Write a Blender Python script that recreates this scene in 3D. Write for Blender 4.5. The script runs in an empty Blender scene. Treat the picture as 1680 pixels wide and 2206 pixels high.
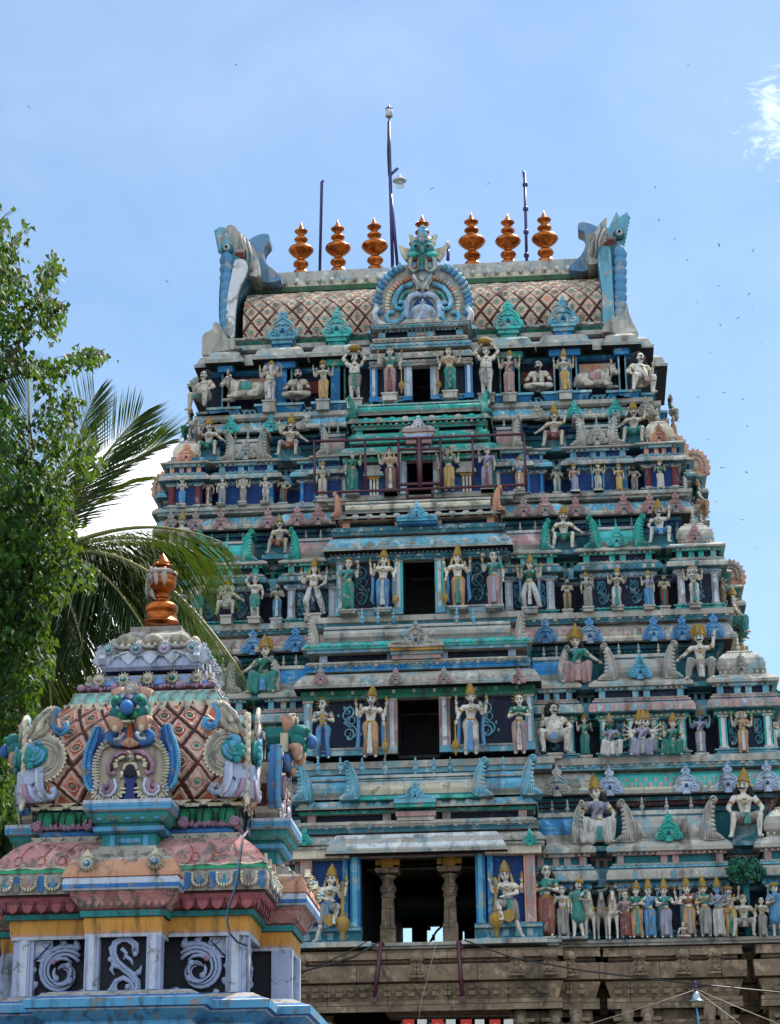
import bpy, math, random
from mathutils import Vector, Matrix
rnd = random.Random(7)
PI = math.pi
scene = bpy.context.scene
COL = scene.collection

# ------------------------------------------------------------------ camera
PSI, THETA, RHO = math.radians(4.8), math.radians(20.0), math.radians(0.6)
CAM = Vector((6.2, -75.0, 1.7)); FL = 4700.0; CX, CY = 840.0, 1102.8
Fv = Vector((-math.sin(PSI)*math.cos(THETA), math.cos(PSI)*math.cos(THETA), math.sin(THETA)))
R0 = Vector((math.cos(PSI), math.sin(PSI), 0)); U0 = R0.cross(Fv)
Rv = R0*math.cos(RHO) - U0*math.sin(RHO); Uv = R0*math.sin(RHO) + U0*math.cos(RHO)
cd = bpy.data.cameras.new('camera'); cam = bpy.data.objects.new('camera', cd); COL.objects.link(cam)
cd.sensor_fit = 'VERTICAL'; cd.sensor_height = 24; cd.lens = 24*FL/2205.6; cd.clip_end = 3000; cd.clip_start = .5
m = Matrix((Rv, Uv, -Fv)).transposed().to_4x4(); m.translation = CAM; cam.matrix_world = m
scene.camera = cam

def at(px, py, Y):
    """where the sight line of a survey point meets the vertical plane at depth Y: (X, Z)"""
    d = Fv + Rv*((px-CX)/FL) - Uv*((py-CY)/FL)
    t = (Y-CAM.y)/d.y
    return CAM.x+t*d.x, CAM.z+t*d.z
_x0 = at(906, 1930, 0)[0]; CAM.x -= _x0; cam.location.x = CAM.x
def X_(px, py, Y): return at(px, py, Y)[0]
def Z_(px, py, Y): return at(px, py, Y)[1]

# ------------------------------------------------------------------ materials
def lin(h):
    h = h.lstrip('#'); v = [int(h[i:i+2], 16)/255 for i in (0, 2, 4)]
    return tuple(((c+.055)/1.055)**2.4 if c > .04045 else c/12.92 for c in v)
MATS = {}
def new_mat(name):
    m = bpy.data.materials.new(name); m.use_nodes = True
    nt = m.node_tree; b = nt.nodes['Principled BSDF']; MATS[name] = m
    return m, nt, b
def nd(nt, t, **k):
    n = nt.nodes.new(t)
    for a, v in k.items(): setattr(n, a, v)
    return n
def mixc(nt, fac, a, b, mode='MIX'):
    n = nd(nt, 'ShaderNodeMix', data_type='RGBA', blend_type=mode)
    for s, v in ((0, fac), (6, a), (7, b)):
        if isinstance(v, (int, float)): n.inputs[s].default_value = v
        elif isinstance(v, tuple): n.inputs[s].default_value = (*v, 1)
        else: nt.links.new(v, n.inputs[s])
    return n.outputs[2]
def noise(nt, vec, scale, detail=6, rough=.6, dist=0):
    n = nd(nt, 'ShaderNodeTexNoise'); n.inputs['Scale'].default_value = scale; n.inputs['Detail'].default_value = detail
    n.inputs['Roughness'].default_value = rough; n.inputs['Distortion'].default_value = dist
    nt.links.new(vec, n.inputs['Vector']); return n.outputs['Fac']
def ramp(nt, f, a, b, va=0., vb=1.):
    n = nd(nt, 'ShaderNodeMapRange'); nt.links.new(f, n.inputs[0])
    for i, v in zip((1, 2, 3, 4), (a, b, va, vb)): n.inputs[i].default_value = v
    return n.outputs[0]
def paint(name, hexc, wear=.4, wc='8f8b84', sc=1., grime=.66, rough=.8, bump=.5, light=None):
    """old limewash paint: worn patches, rain streaks, fine grain"""
    if name in MATS: return MATS[name]
    m, nt, b = new_mat(name)
    g = nd(nt, 'ShaderNodeNewGeometry'); pos = g.outputs['Position']
    n1 = noise(nt, pos, 1.7*sc, 8, .62, .6)
    c = mixc(nt, ramp(nt, noise(nt, pos, .9*sc, 4), .3, .7, .0, .5), lin(hexc), tuple(x*.72 for x in lin(hexc)))
    if light: c = mixc(nt, ramp(nt, noise(nt, pos, 1.5*sc, 7, .6, .8), .54, .64, 0, .55), c, lin(light))
    th = .72-.34*wear
    c = mixc(nt, ramp(nt, n1, th, th+.035, 0, .92), c, lin(wc))
    mp = nd(nt, 'ShaderNodeMapping'); nt.links.new(pos, mp.inputs[0]); mp.inputs['Scale'].default_value = (2.4*sc, 2.4*sc, .4*sc)
    c = mixc(nt, ramp(nt, noise(nt, mp.outputs[0], 1.0, 8, .62), .5, .74, 0, min(1, grime*1.3)), c, lin('1f1d1a'))
    c = mixc(nt, ramp(nt, noise(nt, pos, 14*sc, 6, .7), .25, .75, 0, .28), c, lin('4b4844'))
    nt.links.new(c, b.inputs['Base Color']); b.inputs['Roughness'].default_value = rough
    b.inputs['Specular IOR Level'].default_value = .25
    bp = nd(nt, 'ShaderNodeBump'); bp.inputs['Strength'].default_value = bump; bp.inputs['Distance'].default_value = .03/sc
    nt.links.new(noise(nt, pos, 9*sc, 10, .7), bp.inputs['Height']); nt.links.new(bp.outputs[0], b.inputs['Normal'])
    return m
def plain(name, hexc, rough=.6, metal=0., **k):
    if name in MATS: return MATS[name]
    m, nt, b = new_mat(name)
    g = nd(nt, 'ShaderNodeNewGeometry')
    c = mixc(nt, ramp(nt, noise(nt, g.outputs['Position'], k.get('sc', 6), 6), .3, .75, 0, .6), lin(hexc), tuple(x*.6 for x in lin(hexc)))
    nt.links.new(c, b.inputs['Base Color']); b.inputs['Roughness'].default_value = rough; b.inputs['Metallic'].default_value = metal
    return m
T = {}
for n, h, w, wc in (('grey', 'a39d93', .48, '7b949a'), ('greyblue', '64a0b4', .48, '9c978d'), ('blue', '2279b2', .4, '6f949e'), ('sky', '59a6c2', .46, '93a09e'),
                    ('teal', '269a8e', .45, '7a9492'), ('tealdark', '0f6670', .3, '3f6a70'), ('green', '1c6c58', .45, '5f7872'), ('navy', '0b1832', .35, '2c3a4a'),
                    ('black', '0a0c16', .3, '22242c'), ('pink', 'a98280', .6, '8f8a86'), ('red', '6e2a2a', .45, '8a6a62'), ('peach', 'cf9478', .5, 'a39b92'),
                    ('lavender', '9db0c8', .5, '94908e'), ('cream', 'c9bda6', .45, '94897b'), ('white', 'c6c8cc', .5, '928f8c'), ('turq', '45b4ae', .48, '80a3a2'),
                    ('deepblue', '0f3a78', .35, '2f5874'), ('slate', '2d6c7c', .42, '6f7d7c'), ('ochre', 'b98a3a', .4, '8c7b5c')):
    T[n] = paint('plaster_'+n, h, w, wc, light={'grey': 'd0cabf', 'greyblue': 'd2d8d4', 'white': 'eae8e2', 'slate': 'a5b4bc', 'teal': '8fd8ce', 'sky': 'b9d9ea', 'blue': '8fc2d8', 'cream': 'e4dccb', 'pink': 'dcc4be', 'peach': 'e4bda4', 'lavender': 'd6dae0'}.get(n))
ST = {}
for n, h in (('skin', 'bab1a2'), ('pale', 'd0c8bb'), ('blueskin', '6f9fc0'), ('sand', 'c2a285'), ('darkskin', '8f8b84'), ('gold', '9c7a2c'), ('hair', '0d0d12'), ('teal', '2f7f78'),
             ('green', '1d6f60'), ('blue', '4a86b4'), ('pink', 'a4827f'), ('white', 'bab7b2'), ('orange', 'b08662'), ('maroon', '7c4444'), ('violet', '8f8ca2'),
             ('grey', '8d8984'), ('purple', '5d4a8a'), ('yellow', 'b89a5c'), ('rust', '8c5a44'), ('navy', '142850')):
    ST[n] = paint('statue_'+n, h, .45 if n not in ('hair',) else .1, '827f7b' if n != 'hair' else '1b1b20', 2.6, .6, .8, .4)
def stone(name, hexc, sc=1.):
    m, nt, b = new_mat(name)
    g = nd(nt, 'ShaderNodeNewGeometry'); pos = g.outputs['Position']
    c = mixc(nt, ramp(nt, noise(nt, pos, .5*sc, 6, .7), .3, .7), lin(hexc), lin('6b5a49'))
    c = mixc(nt, ramp(nt, noise(nt, pos, 2.2*sc, 9, .7), .52, .64, 0, .75), c, lin('a58d72'))
    c = mixc(nt, ramp(nt, noise(nt, pos, 1.1*sc, 7, .7, .5), .48, .66, 0, .85), c, lin('2a2520'))
    sx = nd(nt, 'ShaderNodeSeparateXYZ'); nt.links.new(pos, sx.inputs[0]); cx = nd(nt, 'ShaderNodeCombineXYZ'); nt.links.new(sx.outputs[0], cx.inputs[0]); nt.links.new(sx.outputs[2], cx.inputs[1])
    br = nd(nt, 'ShaderNodeTexBrick'); nt.links.new(cx.outputs[0], br.inputs['Vector']); br.inputs['Scale'].default_value = .45; br.inputs['Mortar Size'].default_value = .006; br.inputs['Brick Width'].default_value = .9; br.inputs['Row Height'].default_value = .31
    c = mixc(nt, br.outputs['Fac'], c, lin('2a231c'))
    nt.links.new(c, b.inputs['Base Color']); b.inputs['Roughness'].default_value = .9
    bp = nd(nt, 'ShaderNodeBump'); bp.inputs['Strength'].default_value = .8; bp.inputs['Distance'].default_value = .05
    nt.links.new(noise(nt, pos, 6*sc, 10, .75), bp.inputs['Height']); nt.links.new(bp.outputs[0], b.inputs['Normal'])
    return m
STONE = stone('granite', '77634f'); STONE2 = stone('granite_dark', '5c5248')
MAROON = plain('maroon_paint', '4a1d2e', .5); IRON = plain('pole_paint', '2e2f63', .4, .3); BLACKP = plain('black_rubber', '111111', .5)
COPPER, nt, b = new_mat('copper')
g = nd(nt, 'ShaderNodeNewGeometry')
c = mixc(nt, ramp(nt, noise(nt, g.outputs['Position'], 3, 6), .35, .7), lin('b5662f'), lin('5e2a12'))
nt.links.new(c, b.inputs['Base Color']); b.inputs['Metallic'].default_value = 1
nt.links.new(ramp(nt, noise(nt, g.outputs['Position'], 8, 6), .3, .75, .18, .55), b.inputs['Roughness'])

# ------------------------------------------------------------------ mesh builder
class MB:
    def __init__(s): s.v = []; s.f = []; s.mi = []; s.mats = []; s.M = None; s.sm = []; s.smooth = False; s.ch = []
    def mid(s, m):
        if m not in s.mats: s.mats.append(m)
        return s.mats.index(m)
    def add(s, vs, fs, m, smooth=None):
        o = len(s.v); s.ch.append((o, len(vs), len(s.f), len(fs)))
        s.v += [tuple(s.M @ Vector(p)) if s.M else tuple(p) for p in vs]
        k = s.mid(m); sm = s.smooth if smooth is None else smooth
        for f in fs: s.f.append([i+o for i in f]); s.mi.append(k); s.sm.append(sm)
    def box(s, x0, x1, y0, y1, z0, z1, m, tx=0, ty=0):
        """tx, ty: how far the top is drawn in"""
        v = [(x0, y0, z0), (x1, y0, z0), (x1, y1, z0), (x0, y1, z0), (x0+tx, y0+ty, z1), (x1-tx, y0+ty, z1), (x1-tx, y1-ty, z1), (x0+tx, y1-ty, z1)]
        s.add(v, [(0, 3, 2, 1), (4, 5, 6, 7), (0, 1, 5, 4), (1, 2, 6, 5), (2, 3, 7, 6), (3, 0, 4, 7)], m, False)
    def rev(s, prof, c, m, seg=16, ax='z', sx=1, sy=1):
        """closed body turned round an axis; prof = [(r, h)] from one end to the other"""
        vs = []; fs = []
        n = len(prof)
        for r, h in prof:
            for i in range(seg):
                a = 2*PI*i/seg; p = (r*math.cos(a)*sx, r*math.sin(a)*sy, h)
                if ax == 'x': p = (p[2], p[0], p[1])
                elif ax == 'y': p = (p[1], p[2], p[0])
                vs.append((p[0]+c[0], p[1]+c[1], p[2]+c[2]))
        for j in range(n-1):
            for i in range(seg):
                k = (i+1) % seg; fs.append((j*seg+i, j*seg+k, (j+1)*seg+k, (j+1)*seg+i))
        fs.append(tuple(range(seg-1, -1, -1))); fs.append(tuple((n-1)*seg+i for i in range(seg)))
        s.add(vs, fs, m, True)
    def ball(s, c, r, m, seg=10, rings=7, sx=1, sy=1, sz=1):
        pr = [(max(r*math.sin(PI*j/rings), r*.02), -r*math.cos(PI*j/rings)*sz) for j in range(rings+1)]
        s.rev(pr, c, m, seg, 'z', sx, sy)
    def cap(s, a, ra, b, rb, m, seg=10, hr=3):
        """tapered capsule"""
        a = Vector(a); b = Vector(b); d = b-a; L = d.length
        if L < 1e-5: d = Vector((0, 0, 1)); L = 1e-5
        q = d.normalized().to_track_quat('Z', 'X').to_matrix()
        pr = []
        for i in range(hr+1):
            t = PI/2*(1-i/hr); pr.append((max(ra*math.cos(t), ra*.05), -ra*math.sin(t)))
        for i in range(hr+1):
            t = PI/2*i/hr; pr.append((max(rb*math.cos(t), rb*.05), L+rb*math.sin(t)))
        vs = []; fs = []; n = len(pr)
        for r, h in pr:
            for i in range(seg):
                t = 2*PI*i/seg; vs.append(tuple(a+q @ Vector((r*math.cos(t), r*math.sin(t), h))))
        for j in range(n-1):
            for i in range(seg):
                k = (i+1) % seg; fs.append((j*seg+i, j*seg+k, (j+1)*seg+k, (j+1)*seg+i))
        fs.append(tuple(range(seg-1, -1, -1))); fs.append(tuple((n-1)*seg+i for i in range(seg)))
        s.add(vs, fs, m, True)
    def tube(s, pts, rad, m, seg=6, flat=1.0):
        """pipe along a polyline; rad a number or list"""
        pts = [Vector(p) for p in pts]; n = len(pts); vs = []; fs = []
        if not isinstance(rad, (list, tuple)): rad = [rad]*n
        up = Vector((0, 1, 0))
        for j, p in enumerate(pts):
            d = (pts[min(j+1, n-1)]-pts[max(j-1, 0)])
            d = d.normalized() if d.length > 1e-9 else Vector((0, 0, 1))
            u = up if abs(d.dot(up)) < .95 else Vector((1, 0, 0))
            e1 = d.cross(u).normalized(); e2 = d.cross(e1).normalized()
            for i in range(seg):
                t = 2*PI*i/seg; vs.append(tuple(p+e1*rad[j]*math.cos(t)+e2*rad[j]*flat*math.sin(t)))
        for j in range(n-1):
            for i in range(seg):
                k = (i+1) % seg; fs.append((j*seg+i, j*seg+k, (j+1)*seg+k, (j+1)*seg+i))
        fs.append(tuple(range(seg-1, -1, -1))); fs.append(tuple((n-1)*seg+i for i in range(seg)))
        s.add(vs, fs, m, True)
    def splate(s, out, y0, y1, m):
        """plate with a smoothed outline and a softly rounded front edge"""
        n = len(out); r = []
        for i in range(n):
            p0, p1, p2, p3 = (out[(i+j-1) % n] for j in range(4))
            for t in (0, .33, .66):
                r.append(tuple(.5*(2*p1[k]+(p2[k]-p0[k])*t+(2*p0[k]-5*p1[k]+4*p2[k]-p3[k])*t*t+(3*p1[k]-p0[k]-3*p2[k]+p3[k])*t**3) for k in (0, 1)))
        s.plate(r, y0, y1, m)
    def plate(s, out, y0, y1, m, back=True):
        """outline in XZ (any winding) given thickness from y0 (front) to y1 (back)"""
        n = len(out)
        if sum(out[i][0]*out[(i+1) % n][1]-out[(i+1) % n][0]*out[i][1] for i in range(n)) < 0: out = out[::-1]
        vs = [(x, y0, z) for x, z in out]+[(x, y1, z) for x, z in out]
        fs = [tuple(range(n)), tuple(range(2*n-1, n-1, -1))]
        for i in range(n):
            k = (i+1) % n; fs.append((i, n+i, n+k, k))
        s.add(vs, fs, m, False)
    def sweep(s, poly, prof, mats, over=None, skip=None, cap_top=None, cap_bot=None, smooth=False):
        """mouldings: closed axis-aligned plan, prof = [(out, z)], mats one per profile step"""
        n = len(poly); rings = []
        nor = []
        for i in range(n):
            a = poly[i]; b = poly[(i+1) % n]; dx = b[0]-a[0]; dy = b[1]-a[1]; L = math.hypot(dx, dy) or 1
            nor.append((dy/L, -dx/L))
        for o, z in prof:
            r = []
            for i in range(n):
                n1 = nor[i-1]; n2 = nor[i]
                if abs(n1[0]*n2[0]+n1[1]*n2[1]) > .9: ox, oy = n2
                else: ox, oy = n1[0]+n2[0], n1[1]+n2[1]
                r.append((poly[i][0]+ox*o, poly[i][1]+oy*o, z))
            rings.append(r)
        for j in range(len(prof)-1):
            for i in range(n):
                k = (i+1) % n
                if skip and skip(poly[i], poly[k]): continue
                q = [rings[j][i], rings[j][k], rings[j+1][k], rings[j+1][i]]
                mt = mats[j] if isinstance(mats, (list, tuple)) else mats
                if over:
                    mm = over((poly[i][0]+poly[k][0])/2, j)
                    if mm: mt = mm
                s.add(q, [(0, 1, 2, 3)], mt, smooth)
        lm = mats[-1] if isinstance(mats, (list, tuple)) else mats
        if cap_top is not None: s.add(rings[-1], [tuple(range(n))], cap_top or lm, False)
        if cap_bot is not None: s.add(rings[0], [tuple(range(n-1, -1, -1))], cap_bot or lm, False)
    def mesh(s, name):
        me = bpy.data.meshes.new(name); me.from_pydata(s.v, [], s.f)
        for m in s.mats: me.materials.append(m)
        me.polygons.foreach_set('material_index', s.mi); me.polygons.foreach_set('use_smooth', s.sm); me.update()
        return me
    def parts(s, eps=.02):
        """separate bodies that do not touch"""
        bb = []
        for o, n, f, k in s.ch:
            q = s.v[o:o+n]; bb.append([min(p[i] for p in q)-eps for i in range(3)]+[max(p[i] for p in q)+eps for i in range(3)])
        par = list(range(len(bb)))
        def root(i):
            while par[i] != i: par[i] = par[par[i]]; i = par[i]
            return i
        for i in range(len(bb)):
            for j in range(i):
                a, c = bb[i], bb[j]
                if all(a[q] <= c[q+3] and c[q] <= a[q+3] for q in range(3)): par[root(i)] = root(j)
        G_ = {}
        for i in range(len(bb)): G_.setdefault(root(i), []).append(i)
        out = []
        for g in G_.values():
            m = MB(); m.mats = list(s.mats)
            for i in g:
                o, n, f, k = s.ch[i]; b0 = len(m.v); m.v += s.v[o:o+n]
                for q in range(f, f+k): m.f.append([x-o+b0 for x in s.f[q]]); m.mi.append(s.mi[q]); m.sm.append(s.sm[q])
            used = sorted(set(m.mi)); m.mats = [s.mats[u] for u in used]; m.mi = [used.index(x) for x in m.mi]
            out.append(m)
        return out
    def obj(s, name, parent=None, loc=None):
        if not s.v: return None
        return link(name, s.mesh(name), parent, loc)
def link(name, me, parent=None, loc=None, rz=0, scale=None):
    o = bpy.data.objects.new(name, me); COL.objects.link(o)
    if parent: o.parent = parent
    if loc: o.location = loc
    if rz: o.rotation_euler = (0, 0, rz)
    if scale: o.scale = scale if isinstance(scale, (tuple, list)) else (scale,)*3
    return o
def tag(o, label=None, cat=None, group=None, kind=None):
    for k, v in (('label', label), ('category', cat), ('group', group), ('kind', kind)):
        if v: o[k] = v
    return o
def thing(name, loc, label, cat, group=None, rz=0, scale=None):
    return tag(link(name, None, None, loc, rz, scale), label, cat, group)

DG_TMP = []
def remesh(mb, vox, name, mat):
    """weld overlapping volumes into one continuous skin"""
    me = mb.mesh('tmp'); o = bpy.data.objects.new('tmp', me); COL.objects.link(o)
    md = o.modifiers.new('r', 'REMESH'); md.mode = 'VOXEL'; md.voxel_size = vox; md.use_smooth_shade = True
    ms = o.modifiers.new('s', 'SMOOTH'); ms.factor = .5; ms.iterations = 2
    dg = bpy.context.evaluated_depsgraph_get()
    r = bpy.data.meshes.new_from_object(o.evaluated_get(dg)); r.name = name
    bpy.data.objects.remove(o); bpy.data.meshes.remove(me)
    r.materials.clear(); r.materials.append(mat)
    return r
# ------------------------------------------------------------------ painted plaster figures
ARM = {'down': ((.17, 0, .64), (.165, -.04, .50)), 'hip': ((.215, .02, .66), (.11, -.07, .56)), 'up': ((.215, .0, .70), (.235, -.03, .85)),
       'bless': ((.175, -.02, .665), (.15, -.12, .78)), 'pray': ((.15, -.03, .66), (.012, -.125, .735)), 'belly': ((.165, -.02, .65), (.055, -.135, .665)),
       'head': ((.20, 0, .93), (.10, -.03, 1.05)), 'fan': ((.17, -.03, .67), (.19, -.09, .83)), 'mace': ((.19, 0, .67), (.215, -.08, .54)),
       'knee': ((.21, -.04, .65), (.17, -.17, .545)), 'out': ((.22, 0, .69), (.33, -.05, .60)), 'wide': ((.23, 0, .78), (.33, -.03, .92)),
       'reach': ((.16, -.08, .68), (.27, -.13, .66)), 'cross': ((.14, -.06, .66), (-.06, -.15, .60)), 'lift': ((.19, -.01, .80), (.22, -.04, .98)),
       'lap': ((.19, -.03, .64), (.15, -.15, .55))}
def bend_hand(mb, w, e, r, m, s):
    """palm, four bent fingers and a thumb"""
    w = Vector(w); d = (w-Vector(e)).normalized()
    side = Vector((s, 0, 0)); n = d.cross(side).normalized() if abs(d.dot(side)) < .9 else Vector((0, -1, 0))
    sd = n.cross(d).normalized()
    p = w+d*r*1.2
    mb.cap(w, r*.8, w+d*r*1.6, r*.95, m, 8, 2)
    for i, L in enumerate((1.5, 1.9, 1.75, 1.35)):
        o = p+sd*(i-1.5)*r*.55+d*r*.6; k = o+d*r*L*.6; t = k+(d*.55-Vector((0, .8, 0))*.6).normalized()*r*L*.5
        mb.tube([o, k, t], [r*.27, r*.25, r*.16], m, 5)
    o = w+sd*r*.9*(-1); mb.tube([o, o-sd*r*.6+d*r*.8, o-sd*r*.6+d*r*1.5], [r*.3, r*.27, r*.18], m, 5)
CR_TOP = {'tall': 1.155, 'halo': 1.22, 'bun': 1.09, 'none': 1.03, 'rays': 1.13, 'turban': 1.08, 'mat': 1.12, 'wild': 1.06, 'peak': 1.12}
HS = 1.24
HYAW = [0., 0.]
def HM(c): return Matrix.Translation(c) @ Matrix.Rotation(HYAW[0], 4, 'Z') @ Matrix.Rotation(HYAW[1], 4, 'Y') @ Matrix.Scale(HS, 4) @ Matrix.Translation(-Vector(c))
def statue(label, x, y, z, h, pose='stand', arms=('down', 'bless'), up=False, garb='dhoti', col='white', sash='grey', skin='skin', crown='tall', fem=False,
           fat=0., face='', item=(), rz=0., group=None, lean=0., name='statue', top=None, cat='statue', headk='human', maces=None, upper=None, heads=1, many=0, tilt=0.):
    """z = what the feet (or seat) stand on, h = total height with crown"""
    G = ST['gold']; H = ST['hair']
    pz = {'stand': .52, 'seat': .285, 'cross': .07, 'dance': .52, 'squat': .30, 'stride': .50}[pose]
    dz = pz-.52; ctop = CR_TOP[crown]
    tot = ctop+dz+(.12 if 'pot' in item else 0)
    S = h/tot; HYAW[0] = rnd.uniform(-.4, .4); HYAW[1] = rnd.uniform(-.12, .12); lean = lean+(rnd.uniform(-.07, .07) if pose != 'dance' else 0); jit = rnd.uniform(-.02, .02); ck = rnd.uniform(.62, .92)
    root = thing(name, (x, y, z), label, cat, group, rz, S)
    sk = ST[skin] if skin in ST else T[skin]
    b = MB(); L = lambda p: (p[0]+lean*(p[2]-.5), p[1], p[2]+dz)
    M = sk
    def C(a, ra, c, rb, mb=b, mt=None): mb.cap(a, ra, c, rb, mt or M, 10, 3)
    wf = .060 if fem else .068; wf += fat*.07; ch = (.080 if fem else .092)+fat*.03
    ysq = Matrix.Diagonal((1, .8, 1, 1)); b.M = ysq
    C(L((0, 0, .52)), .084+fat*.04, L((0, 0, .62)), wf); C(L((0, 0, .62)), wf, L((0, 0, .735)), ch)
    C(L((-.10, 0, .785)), .043, L((.10, 0, .785)), .043)
    if fat > .05: b.ball(L((0, -.05, .63)), .07+fat*.09, M, 12, 9)
    b.M = None
    if fem:
        for s in (-1, 1): b.ball(L((s*.045, -.062, .745)), .042, M)
    elif fat < .3:
        for s in (-1, 1): b.ball(L((s*.043, -.048, .755)), .047, M, sz=.7)
    C(L((0, 0, .79)), .036, L((0, -.004, .87)), .033)
    hx = L((0, -.004, .9))
    def head(c, mb, rot=0):
        cx, cy, cz = c; mb.M = HM((cx, cy, cz-.03))
        if headk == 'elephant':
            mb.cap((cx, cy, cz-.005), .06, (cx, cy+.005, cz+.04), .065, M)
            mb.tube([(cx, cy-.05, cz), (cx+.004, cy-.085, cz-.05), (cx+.006, cy-.10, cz-.11), (cx+.02, cy-.105, cz-.17), (cx+.05, cy-.11, cz-.20), (cx+.07, cy-.11, cz-.18)], [.038, .03, .025, .02, .017, .014], M, 10)
            for s in (-1, 1): mb.ball((cx+s*.095, cy+.02, cz+.0), .06, M, 10, 7, 1, .3, 1.1)
        else:
            mb.cap((cx, cy-.012, cz-.012), .036, (cx, cy, cz+.04), .055, M)
            mb.cap((cx, cy-.048, cz+.018), .012, (cx, cy-.058, cz+.0), .013, M, 6, 2)
            mb.ball((cx, cy-.046, cz-.022), .013, M, 8, 5, 1.3, 1, .6)
            for s in (-1, 1): mb.ball((cx+s*.056, cy+.002, cz+.01), .016, M, 8, 5, .5, 1, 1.3)
        mb.M = None
    head(hx, b)
    # legs
    kz, az = .28, .045
    feet = []
    for s in (-1, 1):
        hip = (s*.05, 0, pz-.02)
        if pose == 'stand': kn = (s*.054+jit, -.02-(.03 if s*jit > 0 else 0), kz); an = (s*(.062+abs(jit)), .0, az)
        elif pose == 'stride': kn = (s*.13, -.06, .27); an = (s*(.10 if s < 0 else .19), 0, az)
        elif pose == 'seat': kn = (s*.155, -.19, pz+.01); an = (s*(.14 if s > 0 else .2), -.17, az)
        elif pose == 'squat': kn = (s*.2, -.17, pz+.03); an = (s*.17, -.12, az)
        elif pose == 'cross': kn = (s*.21, -.13, .045); an = (-s*.06, -.19-.03*s, .04)
        elif pose == 'dance':
            if s*tiltdir(lean) > 0: kn = (s*.16, -.15, .50); an = (s*.10, -.15, .27)
            else: kn = (s*.09, -.03, .27); an = (s*.17, 0, az)
        fr = fat*.02
        C(hip, .066+fr, kn, .045+fr); C(kn, .044+fr, an, .027+fr*.5)
        sx = s*.35 if pose in ('seat', 'squat', 'dance', 'stride') else s*.15
        tip = (an[0]+sx*.085, an[1]-.085, an[2]-.022)
        if pose == 'cross': tip = (an[0]-s*.07, an[1]-.02, an[2])
        C(an, .027, tip, .02); feet.append((kn, an, tip))
    # arms
    pairs = [(arms, 0)]
    if up: pairs.append((('up', 'up'), 1))
    hands = []
    for (ap, back) in pairs:
        for s, code in ((-1, ap[0]), (1, ap[1])):
            e, w = ARM[code]
            if pose in ('cross',) and code in ('knee', 'lap'): e, w = (.19, -.05, .63), (.20, -.15, .585)
            yo = .03 if back else 0
            e = L((s*e[0]*(1+fat*.25), e[1]+yo, e[2])); w = L((s*w[0]*(1+fat*.2), w[1]+yo-fat*.05, w[2])); sh = L((s*.125, .0+yo, .78))
            C(sh, .042+fat*.012, e, .031+fat*.008); C(e, .031+fat*.006, w, .02)
            hands.append((s, back, e, w))
    for k in range(many):
        for s in (-1, 1):
            t = -.5+k*.36; e = L((s*(.15+.05*math.cos(t)), .03, .72+.10*math.sin(t))); w = L((s*(.20+.13*math.cos(t)), -.03, .72+.24*math.sin(t)))
            C(L((s*.11, .03, .76)), .03, e, .024); C(e, .024, w, .016); hands.append((s, 1, e, w))
    if heads > 1:
        for s in (-1, 1): head((hx[0]+s*.075, hx[1]+.03, hx[2]+.0), b)
    me = remesh(b, .0135, 'body', M)
    hb = MB()
    for (s, bk, e, w) in hands: bend_hand(hb, w, e, .019, M, s)
    # join hands into the same mesh
    import bmesh as _bm
    bm = _bm.new(); bm.from_mesh(me); t2 = hb.mesh('t'); bm.from_mesh(t2); bm.to_mesh(me); bm.free(); bpy.data.meshes.remove(t2)
    for p in me.polygons: p.use_smooth = True
    link('body', me, root)
    # garment
    if garb:
        g = MB(); gm = ST[col]
        for s, (kn, an, tip) in zip((-1, 1), feet):
            hip = (s*.05, 0, pz-.01)
            if garb == 'shorts':
                mid = tuple((a+c)/2 for a, c in zip(hip, kn)); mid = tuple(a*.3+c*.7 for a, c in zip(mid, kn)); C(hip, .078+fat*.02, mid, .066, g, gm)
            elif garb in ('dhoti', 'pants', 'sari', 'skirt'):
                C(hip, .078+fat*.02, kn, .062, g, gm); q = tuple(kn[i]*.12+an[i]*.88 for i in range(3)); C(kn, .062, q, .046 if garb != 'sari' else .052, g, gm)
        C((-.03, 0, pz+.01), .085+fat*.03, (.03, 0, pz+.01), .085+fat*.03, g, gm)
        if garb in ('sari', 'skirt') and pose in ('stand', 'stride'):
            C((0, -.01, pz-.04), .088, (.0, -.01, .12), .075, g, gm)
        if pose in ('seat', 'squat') and garb in ('sari', 'dhoti', 'skirt'):
            C((0, -.12, pz-.03), .07, (0, -.16, .09), .06, g, gm)
            if garb == 'sari': C((-.1, -.15, pz), .06, (-.1, -.16, .06), .06, g, gm); C((.1, -.15, pz), .06, (.1, -.16, .06), .06, g, gm)
        if garb == 'tunic':
            C((0, 0, .76), .105, (0, 0, .6), .085, g, gm); C((0, 0, .6), .09, (0, -.01, .36), .135, g, gm)
        gme = remesh(g, .0135, 'garment', gm)
        for v in gme.vertices:     # pleats
            a = math.atan2(v.co.y+.02, v.co.x*.8); r = .0055*math.sin(a*26+v.co.z*9)
            v.co.x *= 1+r*6; v.co.y += -abs(r) if v.co.y < 0 else 0
            if v.co.z < pz-.02: v.co.y += .006*math.sin(v.co.x*160+v.co.z*14)
        link('garment', gme, root)
        # sash and hanging pleat
        s_ = MB(); sm_ = ST[sash]
        zz = pz+.045
        s_.rev([(.09+fat*.05, -.02), (.098+fat*.06, -.012), (.098+fat*.06, .012), (.088+fat*.05, .02)], (0, -.003, zz), ST['gold'] if garb != 'shorts' else sm_, 18, 'z', 1, .86)
        zb = .07 if pose in ('stand', 'stride', 'dance') else .04
        yf = -.10 if pose in ('stand', 'stride', 'dance') else -.235
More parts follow.
